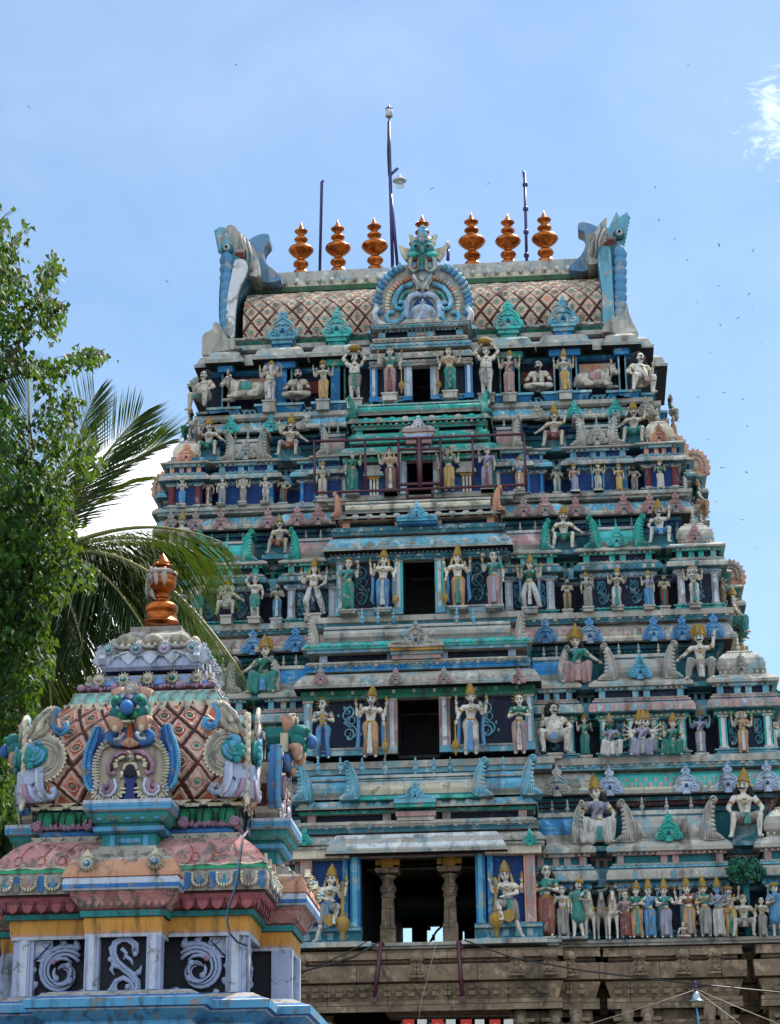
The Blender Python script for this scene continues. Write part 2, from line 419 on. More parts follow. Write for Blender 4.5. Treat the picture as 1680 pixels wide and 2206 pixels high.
        if garb != 'tunic':
            n = 9; vs = []
            for i in range(n):
                t = i/(n-1); w = .018+.022*t+.006*(i % 2); zc = zz-.02-(zz-.02-zb-(.14 if garb == 'shorts' else 0))*t
                yy = -.088-fat*.05+(yf+.088)*min(1, t*2.2)
                for k in range(5):
                    u = -1+k*.5; vs.append((w*u, yy-.014-(.006 if k % 2 else 0), zc))
            fs = [(i*5+k, i*5+k+1, (i+1)*5+k+1, (i+1)*5+k) for i in range(n-1) for k in range(4)]
            s_.add(vs+[(a, c+.02, d) for a, c, d in vs], fs+[tuple(q+n*5 for q in f[::-1]) for f in fs], sm_, True)
        s_.obj('sash', root)
    if upper:
        u = MB(); um = ST[upper]
        if fem or upper:
            u.M = ysq
            C(L((0, 0, .70)), wf+.028, L((0, 0, .755)), ch+.006, u, um); u.M = None
            for s in (-1, 1):
                if fem: u.ball(L((s*.045, -.062, .745)), .047, um)
                C(L((s*.12, 0, .785)), .047, L((s*.15, 0, .715)), .042, u, um)
            if garb == 'sari': u.tube([L((.09, -.06, .80)), L((.02, -.115, .74)), L((-.04, -.105, .66)), L((-.07, -.09, .58))], [.03, .03, .034, .034], um, 8, .4)
        umesh = remesh(u, .0125, 'blouse', um); link('blouse', umesh, root)
    # jewellery
    j = MB()
    j.tube([L((.045*math.cos(a), -.02-.075*max(0, math.sin(a)), .80-.05*max(0, math.sin(a)))) for a in [PI*i/8 for i in range(9)]], .009, G, 6)
    j.tube([L((.06*math.cos(a), -.02-.082*max(0, math.sin(a)), .79-.11*max(0, math.sin(a)))) for a in [PI*i/8 for i in range(9)]], .006, G if not fem else ST['rust'], 6)
    j.ball(L((0, -.105-fat*.03, .70)), .015, G)
    for (s, bk, e, w) in hands[:4]:
        sh = Vector(L((s*.125, 0, .78))); ev = Vector(e); mid = sh.lerp(ev, .55); d = (ev-sh).normalized()*.012
        j.cap(mid-d, .040+fat*.01, mid+d, .039+fat*.01, G, 8, 1)
        wv = Vector(w); d = (wv-ev).normalized(); j.cap(wv-d*.03, .024, wv-d*.015, .023, G, 8, 1)
    j.obj('jewellery', root)
    # hair, face paint, crown
    hm = MB(); fp = MB(); cr = MB()
    heads_at = [hx]+([(hx[0]+s*.075, hx[1]+.03, hx[2]) for s in (-1, 1)] if heads > 1 else [])
    for (cx, cy, cz) in heads_at:
        hm.M = fp.M = cr.M = HM((cx, cy, cz-.03))
        if headk != 'elephant' and skin in ('skin', 'pale', 'sand'): fp.ball((cx, cy-.011, cz+.006), .0495, ST['pale'], 12, 8, .95, 1, 1.12)
        if headk != 'elephant':
            hm.ball((cx, cy+.022, cz+.035), .061, H, 12, 8)
            if not fem and crown in ('tall', 'halo', 'bun', 'peak', 'turban'):
                for s in (-1, 1): hm.cap((cx+s*.052, cy+.012, cz+.03), .02, (cx+s*.062, cy+.02, cz-.035), .022, H, 8, 2)
            if crown == 'wild':
                for i in range(26):
                    a = PI*i/25; q = (cx+.085*math.cos(a)*(1+.1*rnd.random()), cy+.03, cz+.02+.075*math.sin(a)); hm.ball(q, .03, H, 7, 5)
                for s in (-1, 1): hm.ball((cx+s*.085, cy+.02, cz-.03), .035, H)
            elif fem or 'long' in face:
                for s in (-1, 1): hm.cap((cx+s*.052, cy+.02, cz+.02), .026, (cx+s*.085, cy+.02, cz-.07), .034 if 'long' in face else .02, H, 8, 2)
            if 'curl' in face:
                for s in (-1, 1):
                    for i in range(4): hm.ball((cx+s*(.062+.006*i), cy+.012, cz+.02-.026*i), .022, ST['yellow'], 8, 5)
            if 'beard' in face:
                hm.cap((cx, cy-.035, cz-.03), .034, (cx, cy-.05, cz-.085), .022, H, 8, 2)
            for s in (-1, 1):
                fp.ball((cx+s*.021, cy-.052, cz+.018), .0115, H, 8, 5, 1.4, .7, .6)
                fp.tube([(cx+s*.008, cy-.056, cz+.034), (cx+s*.022, cy-.056, cz+.042), (cx+s*.038, cy-.047, cz+.034)], .0045, H, 5)
                if 'mous' in face: fp.tube([(cx, cy-.062, cz-.011), (cx+s*.02, cy-.058, cz-.014), (cx+s*.042, cy-.044, cz-.002)], [.009, .009, .004], H, 6)
            if 'mous' not in face and 'beard' not in face: fp.ball((cx, cy-.058, cz-.02), .010, ST['maroon'], 8, 5, 1.3, .7, .5)
        else:
            for s in (-1, 1): fp.ball((cx+s*.035, cy-.05, cz+.02), .009, H, 8, 5); cr.tube([(cx+s*.03, cy-.07, cz-.03), (cx+s*.045, cy-.10, cz-.045)], [.01, .006], ST['white'], 6)
        ct = cz+.075
        if crown in ('tall', 'halo', 'peak'):
            k = ck if crown != 'peak' else .6*ck
            cr.rev([(.056, -.02), (.066, -.012), (.066, .008), (.05, .014), (.057, .03*k+.008), (.057, .05*k+.01), (.042, .065*k+.01), (.05, .078*k+.01), (.046, .092*k+.01), (.03, .102*k+.01), (.036, .115*k+.01), (.03, .13*k+.01), (.015, .137*k+.01), (.022, .15*k+.01), (.012, .163*k+.01), (.003, .185*k+.012)], (cx, cy+.002, ct), G, 14)
            for e_ in (-1, 1): cr.ball((cx+e_*.06, cy+.0, ct-.045), .018, G, 8, 5)
            cr.ball((cx, cy-.062, ct+.005), .017, G, 8, 5, 1, .6, 1.4)
        if crown == 'halo':
            cr.rev([(.02, -.008), (.088, -.008), (.095, 0), (.088, .008), (.02, .008)], (cx, cy+.035, ct+.03), G, 20, 'y')
            for i in range(18):
                a = 2*PI*i/18; cr.ball((cx+.093*math.sin(a), cy+.03, ct+.03+.093*math.cos(a)), .012, G, 6, 4)
        if crown == 'bun': hm.ball((cx, cy+.02, ct+.02), .034, H); cr.rev([(.05, -.008), (.055, 0), (.05, .008)], (cx, cy, ct-.014), G, 12)
        if crown == 'mat': hm.cap((cx, cy+.01, ct), .048, (cx, cy+.01, ct+.055), .028, H, 10, 3)
        if crown == 'turban': cr.rev([(.05, -.02), (.07, -.005), (.072, .012), (.05, .032), (.02, .045)], (cx, cy, ct-.004), ST['ochre'] if 'ochre' in ST else G, 12)
        if crown == 'rays':
            for i in range(9):
                a = -PI*.1+PI*1.2*i/8; cr.tube([(cx+.05*math.cos(a), cy, cz+.035+.05*math.sin(a)), (cx+.11*math.cos(a), cy-.01, cz+.035+.11*math.sin(a))], [.012, .002], G, 5)
    hm.M = fp.M = cr.M = None
    hm.obj('hair', root); fp.obj('face_paint', root); cr.obj('crown', root)
    # things carried by hand as part of the cast
    it = MB()
    for (s, bk, e, w) in hands:
        w = Vector(w)
        if bk and up:
            if s < 0: it.rev([(.004, .01), (.016, .03), (.02, .06), (.012, .09), (.003, .11)], (w.x, w.y-.01, w.z+.02), G, 8)
            else: it.rev([(.006, .01), (.018, .02), (.026, .05), (.022, .07), (.01, .085), (.003, .12)], (w.x, w.y-.01, w.z+.02), G, 8)
        if bk and many: it.tube([w+Vector((0, -.01, -.02)), w+Vector((s*.035, -.015, .085))], [.007, .012], G, 6)
        if not bk and 'mace' in item and ARM_OF(arms, s) == 'mace': mace(it, w.x+s*.02, w.y-.01, w.z, .0, G)
        if not bk and 'whisk' in item and ARM_OF(arms, s) == 'fan':
            it.tube([w+Vector((0, -.01, -.05)), w+Vector((-s*.01, -.015, .07))], [.009, .014], G, 6); it.ball((w.x-s*.015, w.y-.02, w.z+.10), .045, ST['pink'], 10, 6)
        if not bk and 'sword' in item and s < 0: it.tube([w, w+Vector((-.05, -.02, .12)), w+Vector((-.13, -.02, .2))], [.012, .014, .003], G, 6, .4)
    if 'pot' in item:
        it.rev([(.05, 0), (.12, .02), (.15, .06), (.13, .10), (.07, .12)], (0, -.02, 1.07+dz-.01), ST['gold'], 16); it.rev([(.06, .1), (.10, .12), (.09, .14)], (0, -.02, 1.06+dz), ST['white'], 12)
    if 'wrap' in item:
        for s in (-1, 1): it.tube([L((s*.12, .03, .80)), L((s*.19, .03, .66)), (s*.18, .04, pz-.1), (s*.20, .04, .20), (s*.16, .03, .12)], [.02, .03, .03, .035, .012], ST['blue'], 8, .5)
    if 'lute' in item:
        it.tube([L((.12, -.14, .86)), L((-.08, -.16, .55))], .012, ST['gold'], 6); it.ball(L((-.1, -.16, .52)), .06, ST['gold'], 12, 7, 1, .5, 1.2)
    if 'cymbal' in item:
        it.rev([(.05, -.004), (.05, .004)], L((0, -.16, .70)), G, 12, 'y'); it.box(-.04, .04, -.17, -.16, .60+dz, .72+dz, G)
    it.obj('attribute', root)
    return root
def tiltdir(lean): return 1 if lean >= 0 else -1
def ARM_OF(arms, s): return arms[0] if s < 0 else arms[1]
def mace(mb, x, y, ztop, zbot, G, k=1.):
    L = ztop-zbot; 
    mb.rev([(.004*k, 0), (.018*k, .015*L), (.012*k, .05*L), (.022*k, .08*L), (.012*k, .12*L), (.03*k, .17*L), (.055*k, .24*L), (.06*k, .32*L), (.05*k, .39*L), (.02*k, .44*L), (.03*k, .46*L), (.014*k, .50*L), (.012*k, .95*L), (.018*k, L), (.008*k, 1.03*L)], (x, y, zbot), G, 14)
# ------------------------------------------------------------------ gateway tower
YC = 9.2                                  # centre line of the tower, front wall of the lowest storey at y = 0
tower = thing('gateway_tower', (0, YC, 0), 'tall tapering temple gateway tower of weathered blue, teal and grey storeys on brown stone', 'tower')
CUR = None
def storey(name='storey'):
    global CUR
    CUR = link(name, None, tower, (0, -YC, 0)); return CUR
SPLIT = {'pilasters': 'pilaster', 'small_posts': 'small_post', 'recess_brackets': 'recess_bracket', 'door_frame': 'door_jamb', 'miniature_shrines': 'miniature_shrine', 'porch_column': 'porch_column',
         'scroll_relief': 'scroll_relief', 'pillar_capitals': 'pillar_capital', 'carved_figures': 'carved_figure', 'pediment_pedestals': 'pediment_pedestal', 'niche_back': 'niche_back', 'window_bar': 'window_bar'}
def tchild(mb, name, parent=None):        # modelled in world coordinates; the storey Empty sits at the world origin
    if name in SPLIT:
        for q in mb.parts(.3 if name in ('scroll_relief', 'carved_figures') else .02): o = q.obj(SPLIT[name], CUR)
        return o
    return mb.obj(name, CUR)
def place(name, me, parent, x, y, z, sc=1., rz=0):
    if parent is tower: y += YC
    j = rnd.uniform(.955, 1.045); sc = tuple(a*j for a in sc) if isinstance(sc, tuple) else sc*j; rz += rnd.uniform(-.06, .06)
    return link(name, me, CUR, (x, y, z), rz, sc)
def half_plan(y0, segs, w, rec=.6, side=1.0, ymid=1.9, mid=None):
    w = min(w, YC-ymid-2.1-y0+segs[-1][1])
    """segs [(x_end, projection)] from the axis outward; stepped plan of the whole storey"""
    q = []; x = 0
    for i, (xe, p) in enumerate(segs):
        if i == 0 and mid is not None: p = mid
        q += [(x, y0-p), (xe, y0-p)]; x = xe
    xc, pc = segs[-1]; yw = y0-pc+w
    q += [(xc, yw), (xc-rec, yw), (xc-rec, YC-ymid-1.9), (xc+.45*side, YC-ymid-1.9), (xc+.45*side, YC-ymid), (xc+side, YC-ymid)]
    q = [p for i, p in enumerate(q) if i == 0 or p != q[i-1]]
    right = q[1:]
    mir = [(-x, y) for x, y in reversed(right)]
    front = mir+right
    back = [(x, 2*YC-y) for x, y in reversed(front)]
    pts = front+back; out = []
    for i, p in enumerate(pts):            # drop collinear points
        a = pts[i-1]; c = pts[(i+1) % len(pts)]
        if abs((p[0]-a[0])*(c[1]-p[1])-(p[1]-a[1])*(c[0]-p[0])) > 1e-9: out.append(p)
    return out
def rect(xh, yf): return [(-xh, yf), (xh, yf), (xh, 2*YC-yf), (-xh, 2*YC-yf)]

# reusable ornaments ------------------------------------------------
def mirror_out(h): return h+[(-x, z) for x, z in reversed(h) if abs(x) > 1e-6]
def spiral(cx, cz, r0, turns, s, a0=0, n=16):
    return [(cx+s*(r0*(1-.75*i/n))*math.cos(a0+turns*2*PI*i/n), cz+(r0*(1-.75*i/n))*math.sin(a0+turns*2*PI*i/n)) for i in range(n+1)]
KUDU_H = [(.0, -.02), (.12, -.03), (.2, .0), (.34, -.04), (.5, .0), (.57, .13), (.54, .26), (.44, .33), (.46, .42), (.40, .52), (.31, .55), (.32, .62), (.22, .68), (.16, .70), (.12, .76), (.19, .82), (.19, .92), (.12, .98), (.07, 1.0), (.08, 1.06), (.04, 1.1), (.0, 1.18)]
def kudu_mesh(m, m2=None, name='medallion'):
    b = MB(); m2 = m2 or m
    b.splate(mirror_out(KUDU_H), -.05, .10, m)
    for s in (-1, 1):
        sp = spiral(s*.32, .15, .15, 1.3, s, -PI/2)
        b.tube([(x, -.075, z) for x, z in sp], .035, m, 6)
        b.tube([(s*.18, -.08, .02), (s*.13, -.085, .16), (s*.2, -.08, .30), (s*.34, -.07, .36), (s*.36, -.07, .48), (s*.26, -.07, .6), (s*.1, -.075, .70), (0, -.08, .78)], .035, m, 6)
        b.tube([(s*.26, -.07, .42), (s*.12, -.09, .52), (0, -.09, .46)], .03, m, 6)
    b.tube([(.09*math.cos(a), -.08, .26+.1*math.sin(a)) for a in [-.6+4.3*i/10 for i in range(11)]], .03, m2, 6)
    b.ball((0, -.05, .24), .075, T['deepblue'], 8, 6)
    b.ball((0, -.07, .93), .055, m2, 8, 6); b.ball((0, -.06, .8), .07, m, 8, 6, 1.3)
    b.box(-.16, .16, -.08, .1, -.10, -.03, m)
    return b.mesh(name)
WIDE_H = [(0, -.02), (.5, -.04), (.8, -.03), (1.1, 0), (1.32, .05), (1.38, .16), (1.30, .24), (1.2, .2), (1.16, .30), (1.0, .26), (.92, .36), (.78, .30), (.66, .36), (.6, .5), (.5, .62), (.46, .78), (.34, .88), (.25, .98), (.17, 1.02), (.13, 1.14), (.1, 1.18), (.09, 1.28), (0, 1.42)]
def wide_mesh(m, name='pediment'):
    b = MB(); b.splate(mirror_out(WIDE_H), -.08, .2, m)
    for s in (-1, 1):
        b.tube([(x, -.12, z) for x, z in spiral(s*.3, .22, .2, 1.3, s, -PI/2)], .045, m, 6)
        b.tube([(s*.12, -.13, .0), (s*.12, -.14, .3), (s*.3, -.13, .48), (s*.48, -.12, .5), (s*.4, -.12, .72), (s*.18, -.12, .86), (0, -.12, .98)], .045, m, 6)
        b.tube([(s*.55, -.12, .1), (s*.75, -.12, .2), (s*.95, -.12, .12), (s*1.15, -.12, .14), (s*1.28, -.11, .1)], .05, m, 6)
        b.tube([(x, -.12, z) for x, z in spiral(s*.78, .12, .1, 1, s, 0)], .03, m, 6)
    b.ball((0, -.1, .28), .1, T['deepblue'], 8, 6); b.ball((0, -.1, 1.12), .09, m, 8, 6); b.ball((0, -.1, .6), .12, m, 8, 6)
    b.box(-1.25, 1.25, -.1, .2, -.12, -.04, m)
    return b.mesh(name)
def yali_mesh(m, m2=None, name='beast_gable_end'):
    """gable end of a small vault: curling beast neck, front view width .5, height 1.2, depth 1"""
    b = MB(); m2 = m2 or m
    o = [(-.05, 0), (-.1, .25), (-.06, .55), (.02, .8), (.10, .98), (.22, 1.12), (.34, 1.17), (.42, 1.08), (.36, 1.0), (.26, .96), (.24, .85), (.20, .72), (.24, .6), (.2, .45), (.26, .33), (.3, .22), (.42, .14), (.52, .05), (.5, 0)]
    b.splate(o, -.06, .95, m)
    for i in range(6):
        t = i/5; b.ball((.235+.10*(t-.4)**2, -.04, .25+.62*t), .085-.02*t, m2, 8, 6, 1, .9, .8)
    b.tube([(x, -.09, z) for x, z in spiral(.30, 1.08, .09, 1, -1, 0, 10)], .03, m, 6)
    b.tube([(-.06, -.08, .05), (-.06, -.09, .4), (.02, -.08, .75), (.12, -.08, .95)], .03, m, 6)
    for i in range(6): b.tube([(.42-.07*i, -.08, .02), (.4-.06*i, -.09, .12+.03*i)], .025, m, 5)
    return b.mesh(name)
def baluster_mesh(m, name='pot_finial'):
    b = MB(); b.rev([(.10, 0), (.12, .04), (.07, .08), (.06, .14), (.15, .24), (.17, .32), (.12, .42), (.05, .47), (.05, .52), (.12, .58), (.12, .64), (.05, .70), (.045, .74), (.08, .79), (.06, .86), (.01, 1.0)], (0, 0, 0), m, 12)
    return b.mesh(name)
MEA = {}
def mesh_of(kind, m, m2=None):
    k = (kind, m.name, m2.name if m2 else '')
    if k not in MEA: MEA[k] = {'kudu': kudu_mesh, 'wide': wide_mesh, 'yali': yali_mesh, 'bal': lambda a, b=None: baluster_mesh(a)}[kind](m, m2) if kind not in ('wide',) else wide_mesh(m)
    return MEA[k]

def scroll_relief(mb, cx, y, z0, z1, w, m):
    h = z1-z0
    for k, (zz, s) in enumerate(((.22, 1), (.55, -1), (.8, 1))):
        sp = spiral(cx-s*.05*w, z0+zz*h, min(w*.42, h*.16), 1.4, s, -PI/2, 18); mb.tube([(x, y, z) for x, z in sp], [max(.012, .045*(1-i/20)) for i in range(19)], m, 5)
    mb.tube([(cx+.25*w*math.sin(t*6.5), y, z0+.05*h+t*.9*h) for t in [i/20 for i in range(21)]], .035, m, 5)
    for i in range(9):
        t = (i+.5)/9; s = 1 if i % 2 else -1; mb.ball((cx+.25*w*math.sin(t*6.5)+s*.16*w, y, z0+.05*h+t*.9*h), .05, m, 6, 5, 1, .6, 1.4)

# storey tables: survey points on the right half (mirrored) -----------------
GR, GB, BL, SK, TE, TD = T['grey'], T['greyblue'], T['blue'], T['sky'], T['teal'], T['tealdark']
NV, BK, PK, RD, PE, LV = T['navy'], T['black'], T['pink'], T['red'], T['peach'], T['lavender']
CRM, WH, TQ, DB, SL, OC, GN = T['cream'], T['white'], T['turq'], T['deepblue'], T['slate'], T['ochre'], T['green']
T['kudblue'] = paint('plaster_kudu_blue', '4d86b4', .45, '8a98a0', light='8fb4cc')
STOREYS = [
 dict(y0=0, px=1400, py=1960, led=2032, nb=2021, st=1897, s1=1857, e0=1834, e1=1810, bt=1747, k0=1709, k1=1662,
      segs=((1157, .9), (1270, .55), (1330, -.25), (1567, .55), (1647, -.25), (1795, .65)), slab=GR, slab2=GB, kap=TQ, kap2=GR, pil=PK, barrel=GR, wallc=NV, pw=GB, pb=BL, base=SL, beads=RD,
      kud=(1200, 1313, 1478, 1568, 1653), kudc=LV, yal=GR, bal=GR, kuta=GR, bead=RD),
 dict(y0=1.4, px=1350, py=1580, led=1652, nb=1629, st=1535, s1=1500, e0=1479, e1=1461, bt=1412, k0=1381, k1=1342,
      segs=((1144, .9), (1238, .55), (1290, -.25), (1480, .55), (1543, -.25), (1666, .65)), slab=GB, slab2=PK, kap=GR, kap2=PK, pil=GB, barrel=GR, wallc=NV, pw=TE, pb=PE, base=GB, beads=TD,
      kud=(1175, 1270, 1408, 1469, 1538), kudc=T['kudblue'], yal=GR, bal=GR, kuta=GR, bead=TD),
 dict(y0=2.8, px=1350, py=1270, led=1333, nb=1314, st=1228, s1=1205, e0=1186, e1=1175, bt=1137, k0=1109, k1=1080, kp=1300,
      segs=((1085, .9), (1196, .55), (1256, -.25), (1410, .55), (1455, -.25), (1550, .65)), slab=SL, slab2=GR, kap=GB, kap2=SK, pil=TE, barrel=TQ, wallc=NV, pw=LV, pb=GB, base=TE, beads=DB,
      kud=(1128, 1174, 1240, 1344, 1400, 1456), kudc=PK, yal=TE, bal=TE, kuta=GR, bead=DB),
 dict(y0=4.2, px=1300, py=1040, led=1068, nb=1057, st=1001, s1=981, e0=964, e1=956, bt=918, k0=899, k1=874,
      segs=((1065, .9), (1132, .7), (1173, .5), (1228, -.25), (1353, .55), (1386, -.25), (1463, .65)), slab=GR, slab2=GB, kap=GR, kap2=SK, pil=GB, barrel=GR, wallc=DB, pw=GR, pb=BL, base=GR, beads=DB,
      kud=(1157, 1237, 1326, 1392), kudc=GR, yal=GR, bal=GR, kuta=CRM, bead=DB),
]
S5 = dict(y0=5.6, px=1160, py=820, led=875, nb=847, st=760, s1=729, segs=((1016, .9), (1075, .0), (1122, .35), (1191, -.2), (1246, .35), (1330, -.2), (1352, .2)))
for S in STOREYS+[S5]:
    y0 = S['y0']; S['xs'] = [(X_(a, S['py'], y0-p), p) for a, p in S['segs']]
    S['xc'] = S['xs'][-1][0]
STATUE_STAND = {}
for si, S in enumerate(STOREYS):
    y0 = S['y0']; N = (STOREYS+[S5])[si+1]; nx = N['xc']; ny = N['y0']
    zf = lambda k, d: Z_(S.get('kp', S['px']) if k in ('k0', 'k1') else S['px'], S[k], y0+d)
    zb, zn, zs, zs1, ze0, ze1, zt = zf('led', -1.2), zf('nb', -1.15), zf('st', -.85), zf('s1', -.8), zf('e0', -.8), zf('e1', -.75), zf('bt', -.1)
    zk0, zk1 = zf('k0', .4), zf('k1', .7)
    zn2 = Z_(N['px'], N['led'], ny-1.2)
    S.update(zn=zn, ze1=ze1, zt=zt, zk0=zk0, zk1=zk1, zs=zs)
    storey()
    poly = half_plan(y0, S['xs'], 2.3, mid=-(YC-.05-y0) if si == 0 else -1.5)
    skp = (lambda a, b: abs(a[1]-YC) < 1 and abs(b[1]-YC) < 1 and abs(a[0]+b[0]) < .1) if si == 0 else None
    st = thing_part = MB()
    H = zs-zn
    pan = S['wallc']
    def over_wall(x, j, S=S):
        return None
    # ledge, niche base, wall, architrave
    wal = MB()
    outer = rect(S['xc'], y0-.62)
    outer = half_plan(y0-.12, [(S['xs'][0][0]+.35, .95), (S['xs'][-1][0], .5)], 3, .02, .85)
    wal.sweep(outer, [(-.6, zb-.02), (.34, zb-.02), (.36, zb+.35*(zn-zb)), (.44, zb+.4*(zn-zb)), (.45, zn), (-1.2, zn)], [GR, S['slab'], GR, GR, GR])
    wal.sweep(poly, [(.16, zn), (.17, zn+.05*H), (.08, zn+.08*H), (.08, zn+.12*H), (.15, zn+.13*H), (.15, zn+.16*H), (0, zn+.17*H), (0, zs-.12*H), (.10, zs-.09*H), (.12, zs-.04*H), (.05, zs-.03*H), (.10, zs)],
              [S['base'], SL, S['base'], SL, S['base'], SL, pan, S['pw'], S['pw'], SL, S['pw']], skip=skp)
    tchild(wal, 'niche_wall')
    # slab storey cornice, upper posts, eave
    slb = MB(); hs = zs1-zs; hp = ze0-zs1; he = ze1-ze0
    def over_s(x, j, S=S):
        k = int(abs(x)*1.7+si*3) % 3
        if j in (2, 3): return (S['slab'], S['slab2'], GR)[k]
        return None
    slb.sweep(poly, [(.10, zs), (.30, zs+.02), (.34, zs+.1*hs), (.34, zs+.35*hs), (.27, zs+.62*hs), (.16, zs+.68*hs), (.20, zs+.74*hs), (.20, zs+.84*hs), (.10, zs+.86*hs), (.13, zs1), (0, zs1)],
              [SL, SL, S['slab'], S['slab'], S['slab'], SL, S['slab2'], SL, GR, GR], over_s, skip=skp)
    slb.sweep(poly, [(0, zs1), (0, ze0-.28*hp), (.09, ze0-.26*hp), (.09, ze0-.05*hp), (.2, ze0)], [pan if si else TD, pan, S['pil'], S['pil']])
    slb.sweep(poly, [(.2, ze0), (.30, ze0+.02), (.31, ze0+.4*he), (.1, ze1), (-.6, ze1+.01)], [GR, GR, GR, GR])
    for x in [i*.32 for i in range(int(-S['xc']/.32), int(S['xc']/.32)+1)]:     # modillions under the slab
        p = next((pp for xe, pp in S['xs'] if abs(x) < xe), None)
        if p is not None and p > 0 and abs(x) > S['xs'][0][0]: slb.box(x-.07, x+.07, y0-p-.36, y0-p-.33, zs+.14*hs, zs+.5*hs, (S['slab2'], GR, S['slab'])[int(abs(x)*7) % 3])
    tchild(slb, 'cornice_band')
    # fine courses: dentils under the ledge, beads under eave and architrave, leaf bosses on the big cornice
    dn = MB(); n = int(2*(S['xs'][-1][0]+.4)/.26)
    for i in range(n+1):
        x = -S['xs'][-1][0]-.38+i*.26; ext = .95 if abs(x) < S['xs'][0][0]+.35 else .5
        if ext < .9: dn.box(x-.07, x+.07, y0-.12-ext-.41, y0-.12-ext-.33, zb+.06, zb+.06+.28*(zn-zb), (GR, S['slab'], SL)[i % 3])
    for (z_, o_, r_, mm) in ((zs-.06*H, .14, .055, S['pb']), (ze0-.05, .19, .05, GR), (zn+.145*H, .13, .05, GB), (zs1-.12*hs, .2, .045, S['slab2'])):
        for j, (xe, p) in enumerate(S['xs']):
            if p < 0 or j == 0: continue
            xa = S['xs'][j-1][0]; k = max(2, int((xe-xa)/.19))
            for sgn in (-1, 1):
                for q in range(k): dn.ball((sgn*(xa+(xe-xa)*(q+.5)/k), y0-p-o_, z_), r_, mm, 6, 4, 1.1, .8, 1)
    tchild(dn, 'dentil_course')['kind'] = 'stuff'
    # leafy reliefs on the niche panels
    for j, (xe, p) in enumerate(S['xs']):
        if p < .3 or j == 0 or si == 3: continue
        xa = S['xs'][j-1][0]; w_ = xe-xa
        for sgn in (-1, 1):
            for f_ in ((.27, .73) if w_ > 1.6 else (.5,)):
                rl = MB(); scroll_relief(rl, sgn*(xa+w_*f_), y0-p-.03, zn+.22*H, zs-.16*H, min(.9, w_*.3), T['slate'] if si else T['grey']); tchild(rl, 'scroll_relief')
    # pilasters and small posts of the bays
    xs = [0]+[a for a, _ in S['xs']]; ps = [p for _, p in S['xs']]
    for i, p in enumerate(ps):
        if i == 0: continue
        xa, xb = xs[i], xs[i+1]
        for sgn in (-1, 1):
            def bx(mb, a, c, *r):
                a, c = sorted((sgn*a, sgn*c)); mb.box(a, c, *r)
            w = min(.28, (xb-xa)*.16); yf = y0-p
            col = S['pw'] if i % 2 else S['pb']
            if si == 3 and i == len(ps)-1: col = RD
            if p > 0:
                pil = MB()
                poss = [xa+.04, xb-.04-w] if xb-xa > 1.0 else [xa+.05, xb-.05-w]
                if xb-xa > 2.8: poss += [xa+(xb-xa)*.5-w*1.9, xa+(xb-xa)*.5+w*.9]
                for q in poss:
                    bx(pil, q, q+w, yf-.13, yf+.02, zn+.17*H, zs-.12*H, col)
                    bx(pil, q+.25*w, q+.75*w, yf-.155, yf-.13, zn+.2*H, zs-.16*H, WH if i % 2 else col)
                    bx(pil, q-.04, q+w+.04, yf-.17, yf+.02, zs-.15*H, zs-.11*H, GR)
                    bx(pil, q-.04, q+w+.04, yf-.17, yf+.02, zn+.165*H, zn+.2*H, GR)
                tchild(pil, 'pilasters')
                post = MB(); n = 4 if xb-xa > 1.8 else 3
                cands = [xa+.05, xb-.05-w*.8]+([(xa+xb)/2-w*1.1, (xa+xb)/2+w*.3] if xb-xa > 1.3 else [])
                for q in cands: bx(post, q, q+w*.8, yf-.09, yf+.02, zs1, ze0-.26*hp, S['pil'] if si != 3 or i < len(ps)-1 else PE)
                bx(post, (xa+xb)/2-.45, (xa+xb)/2+.45, yf-.2, yf, ze0-.3*hp, ze0+.03, S['pil'])
                tchild(post, 'small_posts')
            else:
                pil = MB(); q = (xa+xb)/2; 
                for e in (-.2, .07): bx(pil, q+e, q+e+.13, yf-.1, yf+.02, zs1, ze0, S['pil'])
                bx(pil, q-.34, q+.34, yf-.42, yf, zs-.05, zs1-.1*hs, GB); bx(pil, q-.28, q+.28, yf-.34, yf, zs1-.1*hs, zs1, SL)
                bx(pil, xa+.02, xb-.02, yf-.35, yf, ze0, ze1+.06, SL)
                tchild(pil, 'recess_brackets')
    # upper wall behind the little roofs, kapota cornice with medallions
    kp = MB(); yk = ny-.45; hk = zk1-zk0
    pl = rect(nx-.1, yk); pl2 = half_plan(yk, [(S['xs'][1][0], .18), (nx-.1, 0)], 3, .02, .8)
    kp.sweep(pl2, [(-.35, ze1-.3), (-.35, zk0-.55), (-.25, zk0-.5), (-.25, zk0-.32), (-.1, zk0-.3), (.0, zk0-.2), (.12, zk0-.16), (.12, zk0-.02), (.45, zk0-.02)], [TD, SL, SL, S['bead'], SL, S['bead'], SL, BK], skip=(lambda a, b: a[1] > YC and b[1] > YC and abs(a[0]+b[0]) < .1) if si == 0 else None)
    kc = [(.45, zk0-.02), (.60, zk0), (.62, zk0+.14*hk), (.57, zk0+.16*hk), (.58, zk0+.27*hk), (.50, zk0+.29*hk), (.44, zk0+.55*hk), (.33, zk0+.8*hk), (.15, zk1-.01), (.1, zk1)]
    def over_k(x, j, S=S):
        if 3 < j < 9 and abs(x) > S['xs'][1][0] : return S['kap']
        return None
    kp.sweep(pl2, kc, [GR, GR, SL, CRM, SL, S['kap2'], S['kap2'], GR, GR], over_k)
    zl = zn2
    kp.sweep(pl2, [(.1, zk1), (.12, zk1+.3*(zl-zk1)), (-.05, zk1+.35*(zl-zk1)), (-.05, zl+.05)], [GR, SL, PK if si in (1, 2) else GR])
    n = int(2*nx/.2)
    for i in range(n):
        x = -nx+.1+i*.2
        kp.ball((x, yk-.02, zk0-.26), .07, S['bead'], 6, 4); 
